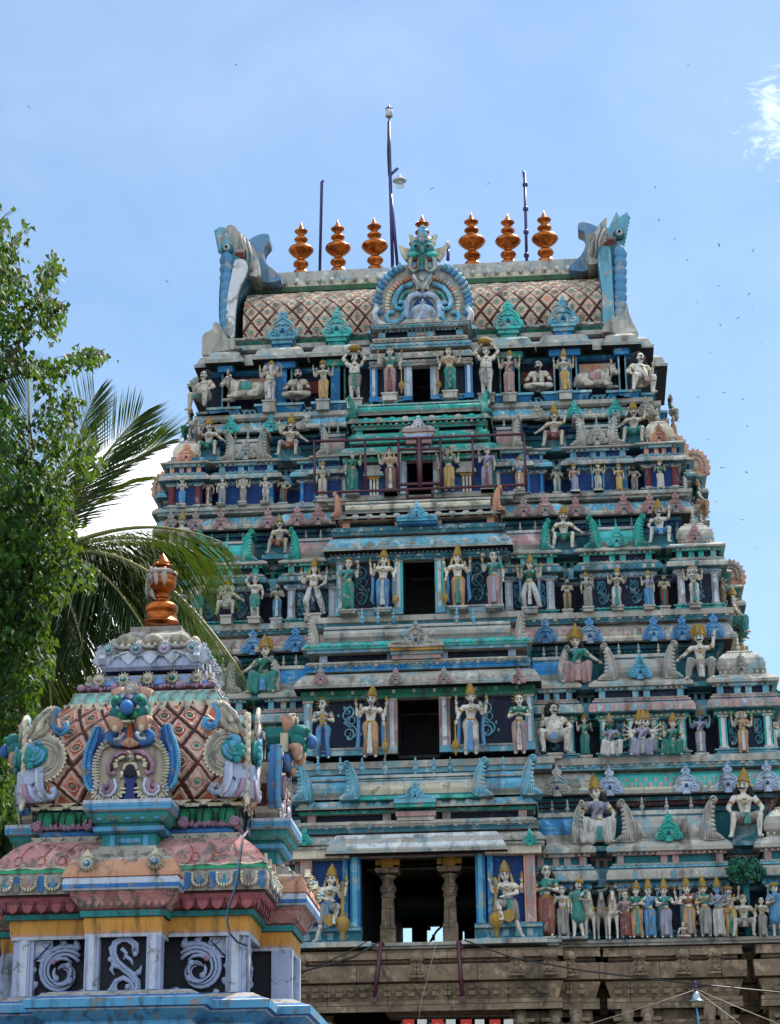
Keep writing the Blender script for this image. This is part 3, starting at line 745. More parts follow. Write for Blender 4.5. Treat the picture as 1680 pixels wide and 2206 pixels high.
    tchild(kp, 'eaves_cornice')
    lf = MB(); n = int(2*nx/.34)
    for i in range(n):
        x = -nx+.17+i*.34; e_ = .18 if abs(x) < S['xs'][1][0] else 0
        if abs(x) < S['xs'][0][0]: continue
        lf.ball((x, yk-e_-.50, zk0+.36*hk), .12, GR if i % 2 else S['kap2'], 8, 5, 1, .35, 1.0); lf.ball((x+.17, yk-e_-.43, zk0+.60*hk), .09, S['kap2'], 7, 5, 1, .35, 1.2)
        lf.box(x-.05, x+.05, yk-e_-.625, yk-e_-.6, zk0+.02*hk, zk0+.12*hk, GR)
    tchild(lf, 'leaf_course')['kind'] = 'stuff'
    kh = hk*1.25; ks = kh/1.22
    for i, a in enumerate(S['kud']):
        xk = X_(a, (S['k0']+S['k1'])/2, yk-.6)
        for sgn in (-1, 1):
            col = S['kudc'] if not (si == 3 and i in (1, 2)) else TQ
            if si == 0 and i == 0: col = GR
            extra = .18 if abs(xk) < S['xs'][1][0] else 0
            if i == 0 and extra == 0 and si != 0: extra = 0
            o = place('horseshoe_medallion', mesh_of('kudu', col), tower, sgn*xk, yk-.62-extra-YC, zk0+.02, ks)
    # little roofs: vaults between beast gables over the wide bays, square domes over the corners
    hb = zt-ze1
    for i, p in enumerate(ps):
        if i == 0 or p < 0: continue
        xa, xb = xs[i], xs[i+1]; last = i == len(ps)-1
        if si == 3 and i == 2: continue
        for sgn in (-1, 1):
            yf = y0-p; c = sgn*(xa+xb)/2
            if last:
                d = MB(); hw = (xb-xa)/2-.12; cy = yf+hw+.1
                sq = [(c-.05, cy-.05), (c+.05, cy-.05), (c+.05, cy+.05), (c-.05, cy+.05)]; q = hw-.05
                hd = hb*1.08
                d.sweep(sq, [(q*.92, ze1-.02), (q*.95, ze1+.1*hd), (q*.86, ze1+.12*hd), (q*1.02, ze1+.25*hd), (q*1.04, ze1+.42*hd), (q*.92, ze1+.62*hd), (q*.7, ze1+.80*hd), (q*.52, ze1+.88*hd), (q*.54, ze1+.92*hd), (q*.4, ze1+.96*hd), (q*.1, ze1+hd)],
                        [GR, GR, GR, S['kuta'], S['kuta'], S['kuta'], GR, GR, CRM, GR], cap_top=GR)
                for q_ in range(9):
                    t_ = -1+2*q_/8
                    d.ball((c+t_*q*.95, cy-q*1.0, ze1+.14*hd), .055, CRM, 6, 4); d.ball((c+t_*q*.6, cy-q*.72, ze1+.80*hd), .045, GR, 6, 4)
                for t_ in (-.7, -.35, 0, .35, .7): d.tube([(c+t_*q, cy-q*1.03, ze1+.3*hd), (c+t_*q*.95, cy-q*1.0, ze1+.5*hd), (c+t_*q*.8, cy-q*.86, ze1+.68*hd)], .03, S['kuta'], 5)
                o = tchild(d, 'corner_dome')
                place('horseshoe_medallion', mesh_of('kudu', (S['kudc'] if si != 3 else PE) if si != 1 else GR), o, c, cy-q*1.1, ze1+.06, hb*.85/1.22)
                place('horseshoe_medallion', mesh_of('kudu', GR), o, c+sgn*q*1.1, cy, ze1+.06, hb*.85/1.22, sgn*PI/2)
                place('pot_finial', mesh_of('bal', GR), o, c, cy, ze1+hd-.02, .62)
            else:
                d = MB(); w = (xb-xa); r = hb
                full = w > 2.2
                x0, x1 = sorted((sgn*xa, sgn*xb)); ins = .34 if full else .12
                col = S['barrel'] if full else (BL if si < 2 else PK)
                pr = [(yf-.02, ze1), (yf-.05, ze1+.08*r), (yf+.02, ze1+.1*r), (yf-.08, ze1+.25*r), (yf-.1, ze1+.42*r), (yf-.02, ze1+.62*r), (yf+.16, ze1+.78*r), (yf+.16, ze1+.83*r), (yf+.12, ze1+.84*r), (yf+.2, ze1+.98*r), (yf+.5, ze1+1.0*r), (yf+1.3, ze1+.98*r), (yf+1.5, ze1+.5*r), (yf+1.4, ze1)]
                n = len(pr); vs = [(x0+ins, a, b) for a, b in pr]+[(x1-ins, a, b) for a, b in pr]
                for k in range(n-1):
                    mt = (GR, SL, GR, col, col, col, SL, CRM if si == 0 else GR, GR, GR, GR, GR, GR)[k]
                    d.add(vs, [(k, n+k, n+k+1, k+1)], mt, False)
                d.add(vs, [tuple(range(n-1, -1, -1)), tuple(range(n, 2*n))], GR, False)
                o = tchild(d, 'vaulted_roof')
                ym = mesh_of('yali', S['yal'])
                ysc = hb*1.30/1.17
                if full:
                    for e, xx in ((-1, x0+.62), (1, x1-.62)):
                        g = place('beast_gable_end', ym, o, xx, yf-.15, ze1-.02, (e*ysc*.95, ysc, ysc)); 
                    place('horseshoe_medallion', mesh_of('kudu', (TE, SK, TQ, GR)[si] if si != 0 else TE), o, c, yf-.22, ze1+.02, hb*.86/1.22)
                    for e in (-.27, 0, .27): place('pot_finial', mesh_of('bal', S['bal']), o, c+e*w*.85, yf+.3, ze1+.97*r, hb*.42)
                else:
                    e = sgn; xx = x1-.42 if sgn > 0 else x0+.42
                    place('beast_gable_end', ym, o, xx, yf-.15, ze1-.02, (e*ysc*.8, ysc, ysc))
                    for e in (-.15, .15): place('pot_finial', mesh_of('bal', GR), o, c+e*w, yf+.3, ze1+.97*r, hb*.42)
    # the bay in the middle of each flank with its own vault and fan gable
    for sgn in (-1, 1):
        d = MB(); xo = S['xc']+.5
        x0, x1 = sorted((sgn*(xo-1.4), sgn*(xo+.5)))
        d.rev([(hb*.52, 0), (hb*.52, x1-x0)], (x0, YC, ze1+.5*hb), GR, 16, 'x', 1.5, 1)
        o = tchild(d, 'flank_bay')
        fan = [(math.cos(a)*(.58+.09*(k % 2)), .5+math.sin(a)*(.7+.12*(k % 2))) for k, a in enumerate([-.5+4.14*i/26 for i in range(27)])]
        f = MB(); f.plate(fan, -.14, .14, PE if si > 1 else TD)
        f.tube([(x*.75, -.16, z*.75+.12) for x, z in fan], .05, GR, 6); f.ball((0, -.1, .5), .2, GR, 8, 6); f.tube([(x*.45, -.17, z*.5+.25) for x, z in fan], .04, GR, 6)
        for e, yq in ((0, YC-1.6), (1, YC-3.4)):
            f2 = f.obj('fan_gable', o, (sgn*(xo+(.35 if not e else -.55)), yq, ze1-.05)); f2.scale = (hb/1.0, 1, hb/1.0)

# ------------------------------------------------------------------ projecting middle block, storey by storey
def cblock(y0, yb, layers, name):
    """layers: (kind, py_bottom, py_top, half width px at axis 906, out, material)"""
    mb = MB(); o = None
    for (kind, pb, pt, xr, col, *ex) in layers:
        yl = yb-(ex[0] if ex else 0)
        za, zb_ = Z_(906, pb, yl), Z_(906, pt, yl)
        xh = X_(xr, (pb+pt)/2, yl); P = [(-xh, yl), (xh, yl), (xh, y0+1.2), (-xh, y0+1.2)]; h = zb_-za
        if kind in ('slab', 'mould') and h > .12:
            n = int(2*xh/.24)
            for i in range(n): mb.box(-xh+.12+i*(2*xh-.24)/(n-1)-.05, -xh+.12+i*(2*xh-.24)/(n-1)+.05, yl-.10, yl-.04, za+.36*h, za+.62*h, (col, GR, col)[i % 3])
        if kind == 'kap':
            n = int(2*xh/.5)
            for i in range(n): mb.ball((-xh+.25+i*(2*xh-.5)/(n-1), yl+.06, za+.38*h), .13, col if i % 2 else GR, 8, 5, 1.2, .4, .9)
        if kind == 'slab':
            mb.sweep(P, [(-.4, za), (0, za), (.02, za+.25*h), (.05, za+.3*h), (.05, za+.7*h), (-.04, za+.75*h), (-.04, zb_), (-.8, zb_)], [GR, col, col, col, GR, col, GR])
        elif kind == 'mould':
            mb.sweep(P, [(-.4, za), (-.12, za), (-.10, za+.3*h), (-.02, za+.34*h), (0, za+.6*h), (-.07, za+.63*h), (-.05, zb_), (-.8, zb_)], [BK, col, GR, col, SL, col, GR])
        elif kind == 'kap':
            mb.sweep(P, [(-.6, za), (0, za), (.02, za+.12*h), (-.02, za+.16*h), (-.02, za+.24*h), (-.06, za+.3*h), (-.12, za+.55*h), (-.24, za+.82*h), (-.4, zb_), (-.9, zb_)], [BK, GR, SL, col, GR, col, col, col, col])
        elif kind == 'box':
            mb.sweep(P, [(0, za), (0, zb_)], [col], cap_top=GR)
        elif kind == 'beads':
            mb.sweep(P, [(-.2, za), (-.2, zb_)], [SL])
            n = int(2*xh/.17)
            for i in range(n): mb.ball((-xh+.085+i*(2*xh-.17)/(n-1), yl+.17, (za+zb_)/2), min(.06, h*.45), col, 6, 4)
        elif kind == 'posts':
            mb.sweep(P, [(-.2, za), (-.2, zb_)], [NV])
            for s in (-1, 1):
                for q in (.97, .30):
                    a, c = sorted((s*xh*q, s*(xh*q-.28))); mb.box(a, c, yl, yl+.25, za, zb_, col)
        elif kind == 'barrel':
            r = h; pr = [(yl, za), (yl-.03, za+.08*r), (yl+.04, za+.1*r), (yl-.06, za+.25*r), (yl-.08, za+.45*r), (yl, za+.62*r), (yl+.12, za+.72*r), (yl+.12, za+.77*r), (yl+.07, za+.78*r), (yl+.07, za+.86*r), (yl+.16, za+.88*r), (yl+.2, zb_), (y0+1.5, zb_+.02), (y0+1.5, za)]
            n = len(pr); vs = [(-xh+.2, a, b) for a, b in pr]+[(xh-.2, a, b) for a, b in pr]
            for k in range(n-1): mb.add(vs, [(k, n+k, n+k+1, k+1)], (GR, SL, GR, col, col, col, SL, col, GR, SL, col, GR, GR)[k], False)
            mb.add(vs, [tuple(range(n-1, -1, -1)), tuple(range(n, 2*n))], GR, False)
    return tchild(mb, name)
def doorway(y0, yb, pyb, pyt, xw, xd, xf, wallc, pilc, framec, name='niche_wall', deep=2.6):
    """block wall with a real opening; xw wall half, xd opening half, xf frame half (px right of axis)"""
    w = MB(); za, zb_ = Z_(906, pyb, yb), Z_(906, pyt, yb); pm = (pyb+pyt)/2
    XW, XD, XF = (X_(906+q, pm, yb) for q in (xw, xd, xf)); H = zb_-za
    for s in (-1, 1):
        a, c = sorted((s*XD, s*XW)); w.box(a, c, yb+.15, yb+deep, za, zb_, wallc)
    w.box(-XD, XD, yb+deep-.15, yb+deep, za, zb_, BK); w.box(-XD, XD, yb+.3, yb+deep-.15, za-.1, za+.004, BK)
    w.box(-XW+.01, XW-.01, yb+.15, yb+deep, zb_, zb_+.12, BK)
    o = tchild(w, name)
    p = MB()
    for s in (-1, 1):
        def bx(a, c, *r):
            a, c = sorted((s*a, s*c)); p.box(a, c, *r)
        bx(XD, XF, yb-.02, yb+.4, za, zb_, framec); bx(XD+.3*(XF-XD), XF-.3*(XF-XD), yb-.05, yb-.02, za+.08*H, zb_-.05*H, WH)
        bx(XW-.3, XW, yb-.02, yb+.4, za, zb_, pilc); bx(XW-.21, XW-.09, yb-.045, yb-.02, za+.15*H, zb_-.05*H, WH)
        for q0, q1 in ((XD-.0, XF+.04), (XW-.34, XW+.04)): bx(q0, q1, yb-.07, yb+.1, za, za+.12*H, pilc); bx(q0, q1, yb-.07, yb+.1, zb_-.06*H, zb_, GR)
        bx(XF, XW-.3, yb+.02, yb+.3, za+.0, za+.10*H, pilc); bx(XF, XW-.3, yb-.02, yb+.3, za+.10*H, za+.13*H, GR)
    p.box(-XF, XF, yb-.08, yb+.2, zb_, zb_+.1, framec)
    tchild(p, 'door_frame', o)
    return o, (XW, XD, XF, za, zb_)
# storey 2 (index 1) block
storey('middle_block')
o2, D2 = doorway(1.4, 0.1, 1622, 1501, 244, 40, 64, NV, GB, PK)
cblock(1.4, 0.1, [('slab', 1501, 1475, 1150, GN, .12), ('kap', 1475, 1440, 1165, GR, .55), ('slab', 1441, 1419, 1140, BL, .2), ('slab', 1428, 1419, 1135, GR, .3), ('posts', 1419, 1400, 1118, LV, 0), ('slab', 1400, 1378, 1135, GB, .3), ('slab', 1392, 1377, 1138, TQ, .4), ('barrel', 1377, 1340, 1112, GR, .1)], 'block_roof')
rl = MB()
for s in (-1, 1): scroll_relief(rl, s*2.45, .22, D2[3]+.5, D2[4]-.15, 1.0, T['greyblue'])
tchild(rl, 'scroll_relief', o2)
# storey 3
storey('middle_block')
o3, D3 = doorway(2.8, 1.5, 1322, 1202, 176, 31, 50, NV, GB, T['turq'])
cblock(2.8, 1.5, [('slab', 1204, 1190, 1095, SL, .1), ('beads', 1190, 1180, 1095, LV, .2), ('kap', 1180, 1146, 1104, GB, .45), ('slab', 1147, 1130, 1085, SL, .2), ('posts', 1131, 1117, 1070, PE, -.05), ('slab', 1117, 1112, 1072, PE, .1), ('kap', 1112, 1100, 1078, GR, .3), ('barrel', 1101, 1072, 1068, CRM, .05)], 'block_roof')
rl = MB()
for s in (-1, 1): scroll_relief(rl, s*2.15, 1.62, D3[3]+.35, D3[4]-.1, .9, T['slate'])
tchild(rl, 'scroll_relief', o3)
# storey 4
storey('middle_block')
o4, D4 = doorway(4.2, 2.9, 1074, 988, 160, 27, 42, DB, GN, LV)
cblock(4.2, 2.9, [('slab', 990, 975, 1068, TE, .1), ('kap', 975, 950, 1076, TE, .4), ('slab', 950, 929, 1052, TE, .2), ('posts', 930, 918, 1045, TE, 0), ('mould', 919, 905, 1050, TE, .2), ('kap', 906, 889, 1058, TE, .35), ('barrel', 890, 862, 1046, TE, .1)], 'block_roof')
col = MB()
for s in (-1, 1):
    cx = s*1.78; za = D4[3]; H = D4[4]-za
    for q in (-.16, -.03, .1): col.box(cx+q, cx+q+.08, 2.95, 3.1, za, za+.55*H, CRM)
    col.box(cx-.24, cx+.24, 2.9, 3.1, za+.55*H, za+.6*H, OC); col.box(cx-.4, cx+.4, 2.8, 3.1, za+.6*H, za+.7*H, GR, .05); col.box(cx-.25, cx+.25, 2.85, 3.1, za+.7*H, za+.78*H, GR); col.box(cx-.32, cx+.32, 2.85, 3.1, za+.78*H, za+.88*H, GR, .08, .02)
tchild(col, 'miniature_shrines', o4)
# storey 5
storey('middle_block')
o5, D5 = doorway(5.6, 4.5, 862, 786, 112, 21, 38, NV, BL, LV)
cblock(5.6, 4.5, [('slab', 786, 770, 1015, GR, .15), ('kap', 770, 748, 1022, GR, .3), ('slab', 748, 734, 1012, GB, .2), ('slab', 734, 724, 1005, GR, .25), ('posts', 724, 708, 1000, GB, -.1), ('beads', 709, 704, 1003, LV, .1), ('slab', 704, 696, 1008, GB, .15), ('slab', 697, 693, 1012, GR, .2)], 'block_roof')
# pediments
storey('block_ornaments')
for (px, py, yy, mm, wpx) in ((906, 1389, -.55, GR, 112), (906, 1118, .9, SK, 84), (906, 924, 2.4, WH, 66), (908, 1722, -2.0, GB, 82)):
    x, z = at(px, py, yy); wm = wpx/62*1.0
    place('pediment', wide_mesh(mm), tower, 0, yy-YC, z, wm/2.76*1.02)
ped = MB()
for (py0, py1, yy, wp, mm, m2) in ((1400, 1386, -.5, 58, GR, OC), (1419, 1400, -.3, 54, GB, PK), (1128, 1117, 1.0, 44, SK, BL), (938, 925, 2.45, 36, PK, CRM), (955, 938, 2.5, 30, LV, PK), (1738, 1722, -1.95, 42, GB, TE), (1767, 1750, -1.7, 40, PK, GR)):
    za, zb_ = Z_(906, py0, yy), Z_(906, py1, yy); w = wp/62
    ped.box(-w, w, yy-.05, yy+.6, za, za+(zb_-za)*.5, m2); ped.box(-w*1.06, w*1.06, yy-.12, yy+.6, za+(zb_-za)*.5, zb_+.03, mm)
tchild(ped, 'pediment_pedestals')
# yalis on block barrels and pots along their ridges
for (pxr, pyb, pyt, yy, mm) in ((1122, 1398, 1326, -.1, GR), (1072, 1112, 1062, 1.35, PE), (1046, 900, 855, 2.75, TE)):
    for s in (-1, 1):
        x = X_(pxr, pyb, yy); z0 = Z_(906, pyb-4, yy); z1 = Z_(906, pyt, yy)
        place('beast_gable_end', mesh_of('yali', mm), tower, s*(x-.1), yy-.15-YC, z0, (s*.75*(z1-z0)/1.17*1.25, (z1-z0)/1.3, (z1-z0)/1.17*1.1))
for (pxs, pyb, h, yy, mm) in (((780, 814, 848, 984, 1020), 1342, 34, .2, GB), ((800, 826, 852, 984, 1008), 878, 17, 3.2, TE), ((685, 733, 780, 829, 895, 935, 970, 1034, 1085), 1668, 38, -1.1, GB)):
    for p in pxs:
        x, z = at(p, pyb, yy); z1 = Z_(p, pyb-h, yy)
        place('pot_finial', mesh_of('bal', mm), tower, x, yy-YC, z, z1-z)
# ------------------------------------------------------------------ lowest painted storey: open porch
YB = -1.35
storey('open_porch')
za, zb_ = Z_(906, 2034, YB), Z_(906, 1833, YB); XO = X_(906+122, 1930, YB); XW = X_(1157, 1930, YB); ZFL = za
w = MB()
YE = 2*YC
for s in (-1, 1):
    a, c = sorted((s*XO, s*XW)); w.box(a, c, YB+.15, YB+1.2, za, zb_, DB)
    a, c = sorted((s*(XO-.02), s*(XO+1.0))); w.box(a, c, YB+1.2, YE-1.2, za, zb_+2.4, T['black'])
w.box(-XO-.5, XO+.5, YB+.1, YE-1.2, za-.3, za, STONE); w.box(-XO, XO, YB+.6, 3.0, zb_+.02, zb_+.3, STONE2); w.box(-XO, XO, 2.8, 3.0, zb_+.3, zb_+2.3, STONE2); w.box(-XO, XO, 3.0, YE-1.2, zb_+2.3, zb_+2.5, STONE2)
yw = YE-1.5; XA = XO+.9
# rear wall with gaps where daylight comes in
zc = Z_(870, 1997, yw); zc2 = Z_(870, 2040, yw)-.5
gaps = [(X_(a, 2010, yw), X_(b, 2010, yw), Z_(a, t, yw)) for a, b, t in ((861, 887, 1997), (919, 958, 1994), (996, 1000, 2004), (1022, 1030, 2004))]
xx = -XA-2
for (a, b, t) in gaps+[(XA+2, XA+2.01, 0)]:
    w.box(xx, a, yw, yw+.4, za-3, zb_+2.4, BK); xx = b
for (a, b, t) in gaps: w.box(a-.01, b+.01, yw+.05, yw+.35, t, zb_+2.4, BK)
o1 = tchild(w, 'porch_wall')
w = MB()
for (a, b, zlo, zhi) in ((919, 927, 2002, 1996), (930, 936, 2024, 2012)):
    w.box(X_(a, 2010, yw), X_(b, 2010, yw), yw+.1, yw+.3, Z_(a, zlo, yw), Z_(a, zhi, yw), BK)
w.tube([(X_(925, 2030, yw), yw+.1, Z_(925, 2030, yw)), (X_(940, 2005, yw), yw+.1, Z_(940, 2005, yw)), (X_(952, 1994, yw), yw+.1, Z_(952, 1994, yw))], .05, BK, 5)
tchild(w, 'window_bar', o1)
p = MB()
for s in (-1, 1):
    def bx(a, c, *r):
        a, c = sorted((s*a, s*c)); p.box(a, c, *r)
    w1 = .62; bx(XO-.04, XO+.28, YB-.05, YB+.5, za, zb_, BL); bx(XO+.04, XO+.2, YB-.09, YB-.05, za+.3, zb_-.1, SK); bx(XO+.36, XO+.55, YB, YB+.3, za, zb_-.02, BL)
    bx(XW-.42, XW-.04, YB-.08, YB+.3, za+.3, zb_, PE); bx(XW-.34, XW-.12, YB-.11, YB-.08, za+.4, zb_-.1, PK)
    for k, (zz, hh, oo, mm) in enumerate(((0, .12, .2, SK), (.12, .35, .06, SL), (.47, .1, .16, GB), (.57, .08, .05, SL))): bx(XO-.1, XW+.15, YB-.1-oo, YB+.3, za+zz, za+zz+hh-.003, mm)
    for q in (.45, .85, 1.25, 1.65): bx(XO+q, XO+q+.2, YB-.18, YB-.15, za+.18, za+.42, GB)
    bx(XO-.5, XW+.3, YB-.9, YB+.2, za-.16, za, GR)
    bx(XO+.3, XW+.2, YB-.3, YB+.2, zb_-.22, zb_+.02, CRM)
tchild(p, 'door_frame', o1)
c1 = MB()
for px in (836, 970):
    x = X_(px, 1950, -.4); z = za; H = zb_-za; r = .2
    c1.box(x-.26, x+.26, -.66, -.14, z, z+.8, STONE); c1.box(x-.22, x+.22, -.62, -.18, z+.8, z+.55*H, STONE, .03, .03)
    c1.rev([(.26, 0), (.27, .05), (.22, .1), (.25, .2), (.3, .3), (.25, .42), (.2, .5), (.2, .62), (.3, .7), (.3, .76), (.18, .8)], (x, -.4, z+.55*H), STONE, 12)
    c1.box(x-.38, x+.38, -.8, 0, z+.55*H+.82, z+.55*H+1.0, STONE, -.05)
    c1.box(x-.2, x+.2, -.6, -.2, z+.55*H+1.0, zb_+.1, T['ochre']); c1.box(x-.42, x+.42, -.55, -.2, zb_-.3, zb_-.1, T['ochre'])
tchild(c1, 'porch_column', o1)
cblock(0, YB, [('slab', 1842, 1828, 1165, RD, .1), ('kap', 1815, 1790, 1176, GR, .4), ('slab', 1828, 1814, 1170, GR, .3), ('slab', 1790, 1768, 1160, SL, .25), ('slab', 1778, 1765, 1152, GR, .35), ('posts', 1768, 1748, 1142, PK, 0), ('slab', 1749, 1738, 1150, TE, .1), ('kap', 1738, 1716, 1156, GB, .45), ('barrel', 1717, 1664, 1140, SK, .1)], 'block_roof')
# big grey hood over the opening
hood = MB(); yh = -2.0
za1, zb1 = Z_(906, 1834, yh), Z_(906, 1790, yh); xh0, xh1 = X_(906+187, 1834, yh), X_(906+167, 1790, yh)
pr = [(-.9, 0), (0, 0), (.02, .12), (-.03, .15), (-.06, .26), (-.14, .5), (-.26, .8), (-.36, 1.0), (-1.2, 1.02)]
hh = zb1-za1; P = [(-xh0, yh), (xh0, yh), (xh0, 1), (-xh0, 1)]
hood.sweep(P, [(o_, za1+q*hh) for o_, q in pr], [BK, GR, SL, GR, T['white'], GR, T['white'], GR])
tchild(hood, 'door_hood')
y9 = -2.0
brl = MB(); z0, z1 = Z_(906, 1717, -1.6), Z_(906, 1666, -1.6)
xs_ = [X_(q, 1690, -1.6) for q in (1034-6,)][0]
r = z1-z0
prf = [(-1.75, 0), (-1.78, .1), (-1.85, .3), (-1.86, .48), (-1.8, .64), (-1.65, .76), (-1.62, .8), (-1.68, .84), (-1.6, .97), (-1.0, 1.02), (-.4, .5), (-.4, 0)]
n = len(prf); vs = [(-xs_, a, z0+b*r) for a, b in prf]+[(xs_, a, z0+b*r) for a, b in prf]
for k in range(n-1): brl.add(vs, [(k, n+k, n+k+1, k+1)], (SL, CRM, CRM, GR, SL, CRM, SL, GR, GR, GR, GR)[k], False)
brl.add(vs, [tuple(range(n-1, -1, -1)), tuple(range(n, 2*n))], GR, False)
brl.box(-xs_-.1, xs_+.1, -1.95, -.5, z0-.12, z0, TE)
tchild(brl, 'vaulted_roof')
for px, sg in ((769, -1), (1026, 1), (664, -1), (1130, 1)):
    x = X_(px, 1720, -1.8); place('beast_gable_end', mesh_of('yali', GB), tower, x, -2.05-YC, z0-.1, (sg*1.15, 1.0, (Z_(906, 1636, -1.8)-z0)/1.17*1.08))
for px in (655, 1141):
    place('horseshoe_medallion', mesh_of('kudu', TE), tower, X_(px, 1810, -2.0), -2.0-YC, Z_(px, 1818, -2.0), .48)
for (a, i) in ((690, 0), (852, 0), (956, 0), (1117, 0)):
    place('horseshoe_medallion', mesh_of('kudu', T['pink']), tower, X_(a, 1465, -.75), -.72-YC, Z_(a, 1470, -.75), .5)

# ------------------------------------------------------------------ granite base
storey('granite_base')
gb = MB(); xb = STOREYS[0]['xs']; yG = -.55
def gplan(dx=0, dy=0):
    return half_plan(yG+dy, [(xb[0][0]+.5+dx, 1.3), (xb[1][0]-.05+dx, .9), (xb[2][0]-.25-dx, -.8), (xb[3][0]+dx, .75), (xb[4][0]-.2-dx, -.8), (xb[5][0]+dx, .8)], 2.6, .6, .9)
zt = STOREYS[0]['zn']-.35; k = lambda py: Z_(1300, py, -1.3)
zA, zB_, zC, zD, zE = zt, k(2075), k(2116), k(2150), k(2176)
gb.sweep(gplan(), [(.25, zE), (.25, zD-.05), (.12, zD-.03), (.14, zD+.02), (.30, zC-.02), (.12, zC), (.12, zC+.03), (.42, zC+.05), (.45, zB_-.05), (.25, zB_-.02), (.1, zB_), (.18, zB_+.05), (.12, zB_+.3), (.30, zB_+.4), (.34, zA-.3), (.2, zA-.25), (.35, zA-.02), (-.6, zA)], STONE)
XQ = X_(1103, 2190, -1.85); XL = -X_(710, 2190, -1.85)
# lower wall with the great gate
lw = MB(); 
def gwall(x0, x1, yf):
    lw.box(x0, x1, yf, yf+3, 0, zE, STONE)
XG = (XQ+XL)/2
for s in (-1, 1):
    for (a, c, yf) in ((XG, xb[1][0]-.05, yG-.8), (xb[1][0]-.05, xb[2][0]-.25, yG+.9), (xb[2][0]-.25, xb[3][0], yG-.6), (xb[3][0], xb[4][0]-.2, yG+.9), (xb[4][0]-.2, xb[5][0], yG-.7)):
        x0, x1 = sorted((s*a, s*c)); gwall(x0, x1, yf)
lw.box(-xb[5][0]+.4, -XG, 2, YE-3, 0, zE-.02, STONE2); lw.box(XG, xb[5][0]-.4, 2, YE-3, 0, zE-.02, STONE2)
lw.box(-XG, XG, 6, 6.4, 0, zE-.02, T['black'])
for i in range(64):
    x = -12.6+i*.4; ax_ = abs(x); yf = yG-1.3 if ax_ < xb[0][0]+.5 else (yG-.9 if ax_ < xb[1][0]-.1 else (yG-.75 if xb[2][0]-.2 < ax_ < xb[3][0] else (yG-.8 if ax_ > xb[4][0] else None)))
    if yf is None: continue
    gb.ball((x, yf-.24, zC-.16), .15, STONE, 8, 5, 1, .5, .7); gb.box(x-.11, x+.11, yf-.30, yf-.22, zD+.10, zD+.24, STONE); gb.ball((x+.2, yf-.13, zB_+.16), .09, STONE, 6, 4)
gbo = tchild(gb, 'stone_cornice'); lwo = tchild(lw, 'stone_wall')
cap_ = MB()
for s in (-1, 1):
    for x in [XG+.35, XG+1.5, xb[1][0]-.6, xb[2][0]+.15, (xb[2][0]+xb[3][0])/2-1.05, (xb[2][0]+xb[3][0])/2+1.0, xb[3][0]-.4, xb[4][0]+.4, xb[5][0]-.4]:
        yf = yG-.62 if x > xb[2][0]-.3 else yG-.82
        if x > xb[4][0]: yf = yG-.72
        x *= s
        cap_.box(x-.22, x+.22, yf-.45, yf, 0, zE-1.2, STONE); cap_.box(x-.35, x+.35, yf-.55, yf, zE-1.2, zE-1.0, STONE); cap_.rev([(.2, -1.0), (.34, -.9), (.4, -.75), (.3, -.62), (.45, -.55), (.45, -.48), (.22, -.4), (.22, 0)], (x, yf-.25, zE), STONE, 12)
        cap_.box(x-.45, x+.45, yf-.5, yf, zE-.4, zE-.28, STONE, -.05); cap_.tube([(x, yf-.5, zE-.25), (x, yf-.7, zE-.5), (x, yf-.6, zE-.95)], [.16, .13, .04], STONE, 8)
cap_.box((xb[2][0]+xb[3][0])/2-.9, (xb[2][0]+xb[3][0])/2+.9, yG-1.0, yG-.5, zE-1.0, zE-.35, STONE, .1, .1)
tchild(cap_, 'pillar_capitals', lwo)
fg = MB()
fb = MB()
fxs = [-3.2, 0, 2.9+2.2, 3.6+.7, 6.0, 7.3, 8.9, 10.1, 12.0]
for x in (0, 3.3, 4.4, -3.9, xb[1][0]-.75, xb[2][0]+.6, (xb[2][0]+xb[3][0])/2+.2, xb[3][0]-.6, xb[5][0]-.7, -5.5, -7.5, -9.5):
    ax_ = abs(x); yf = yG-1.3-.44 if ax_ < xb[0][0]+.5 else (yG-.9-.44 if ax_ < xb[1][0] else (yG-.75-.44 if ax_ < xb[3][0] else yG-1.24))
    z = zC+.1; q = (zB_-zC)/1.0
    out = [(-.5, 0), (-.52, .5), (-.4, .85), (-.2, .98), (.2, .98), (.4, .85), (.52, .5), (.5, 0)]
    fb.plate([(x+a*q*.95, z+b*q*.9) for a, b in out], yf-.05, yf+.1, STONE)
    fb.ball((x, yf-.1, z+.68*q), .14*q, STONE, 8, 6); fb.ball((x, yf-.08, z+.42*q), .2*q, STONE, 8, 6, 1, .6, 1.1)
    fb.tube([(x-.38*q, yf-.08, z+.12*q), (x, yf-.16, z+.1*q), (x+.38*q, yf-.08, z+.12*q)], .08*q, STONE, 6)
    for s in (-1, 1): fb.tube([(x+s*.18*q, yf-.08, z+.5*q), (x+s*.32*q, yf-.1, z+.3*q), (x+s*.1*q, yf-.14, z+.25*q)], .06*q, STONE, 6)
    # lion bracket above
    zz = zB_+.08; hb_ = zA-.28-zz
    fb.box(x-.2, x+.2, yf+.0, yf+.35, zz, zz+hb_*.5, STONE, .02); fb.ball((x, yf+.02, zz+hb_*.72), .24, STONE, 8, 6, 1, .9, .9); fb.ball((x, yf-.14, zz+hb_*.62), .11, STONE, 8, 5)
    for s in (-1, 1): fb.ball((x+s*.16, yf+.0, zz+hb_*.95), .08, STONE, 6, 5)
tchild(fb, 'carved_figures', gbo)
sh = MB(); pl9 = half_plan(-.12, [(STOREYS[0]['xs'][0][0]+.35, 1.0), (STOREYS[0]['xs'][-1][0], .55)], 3)

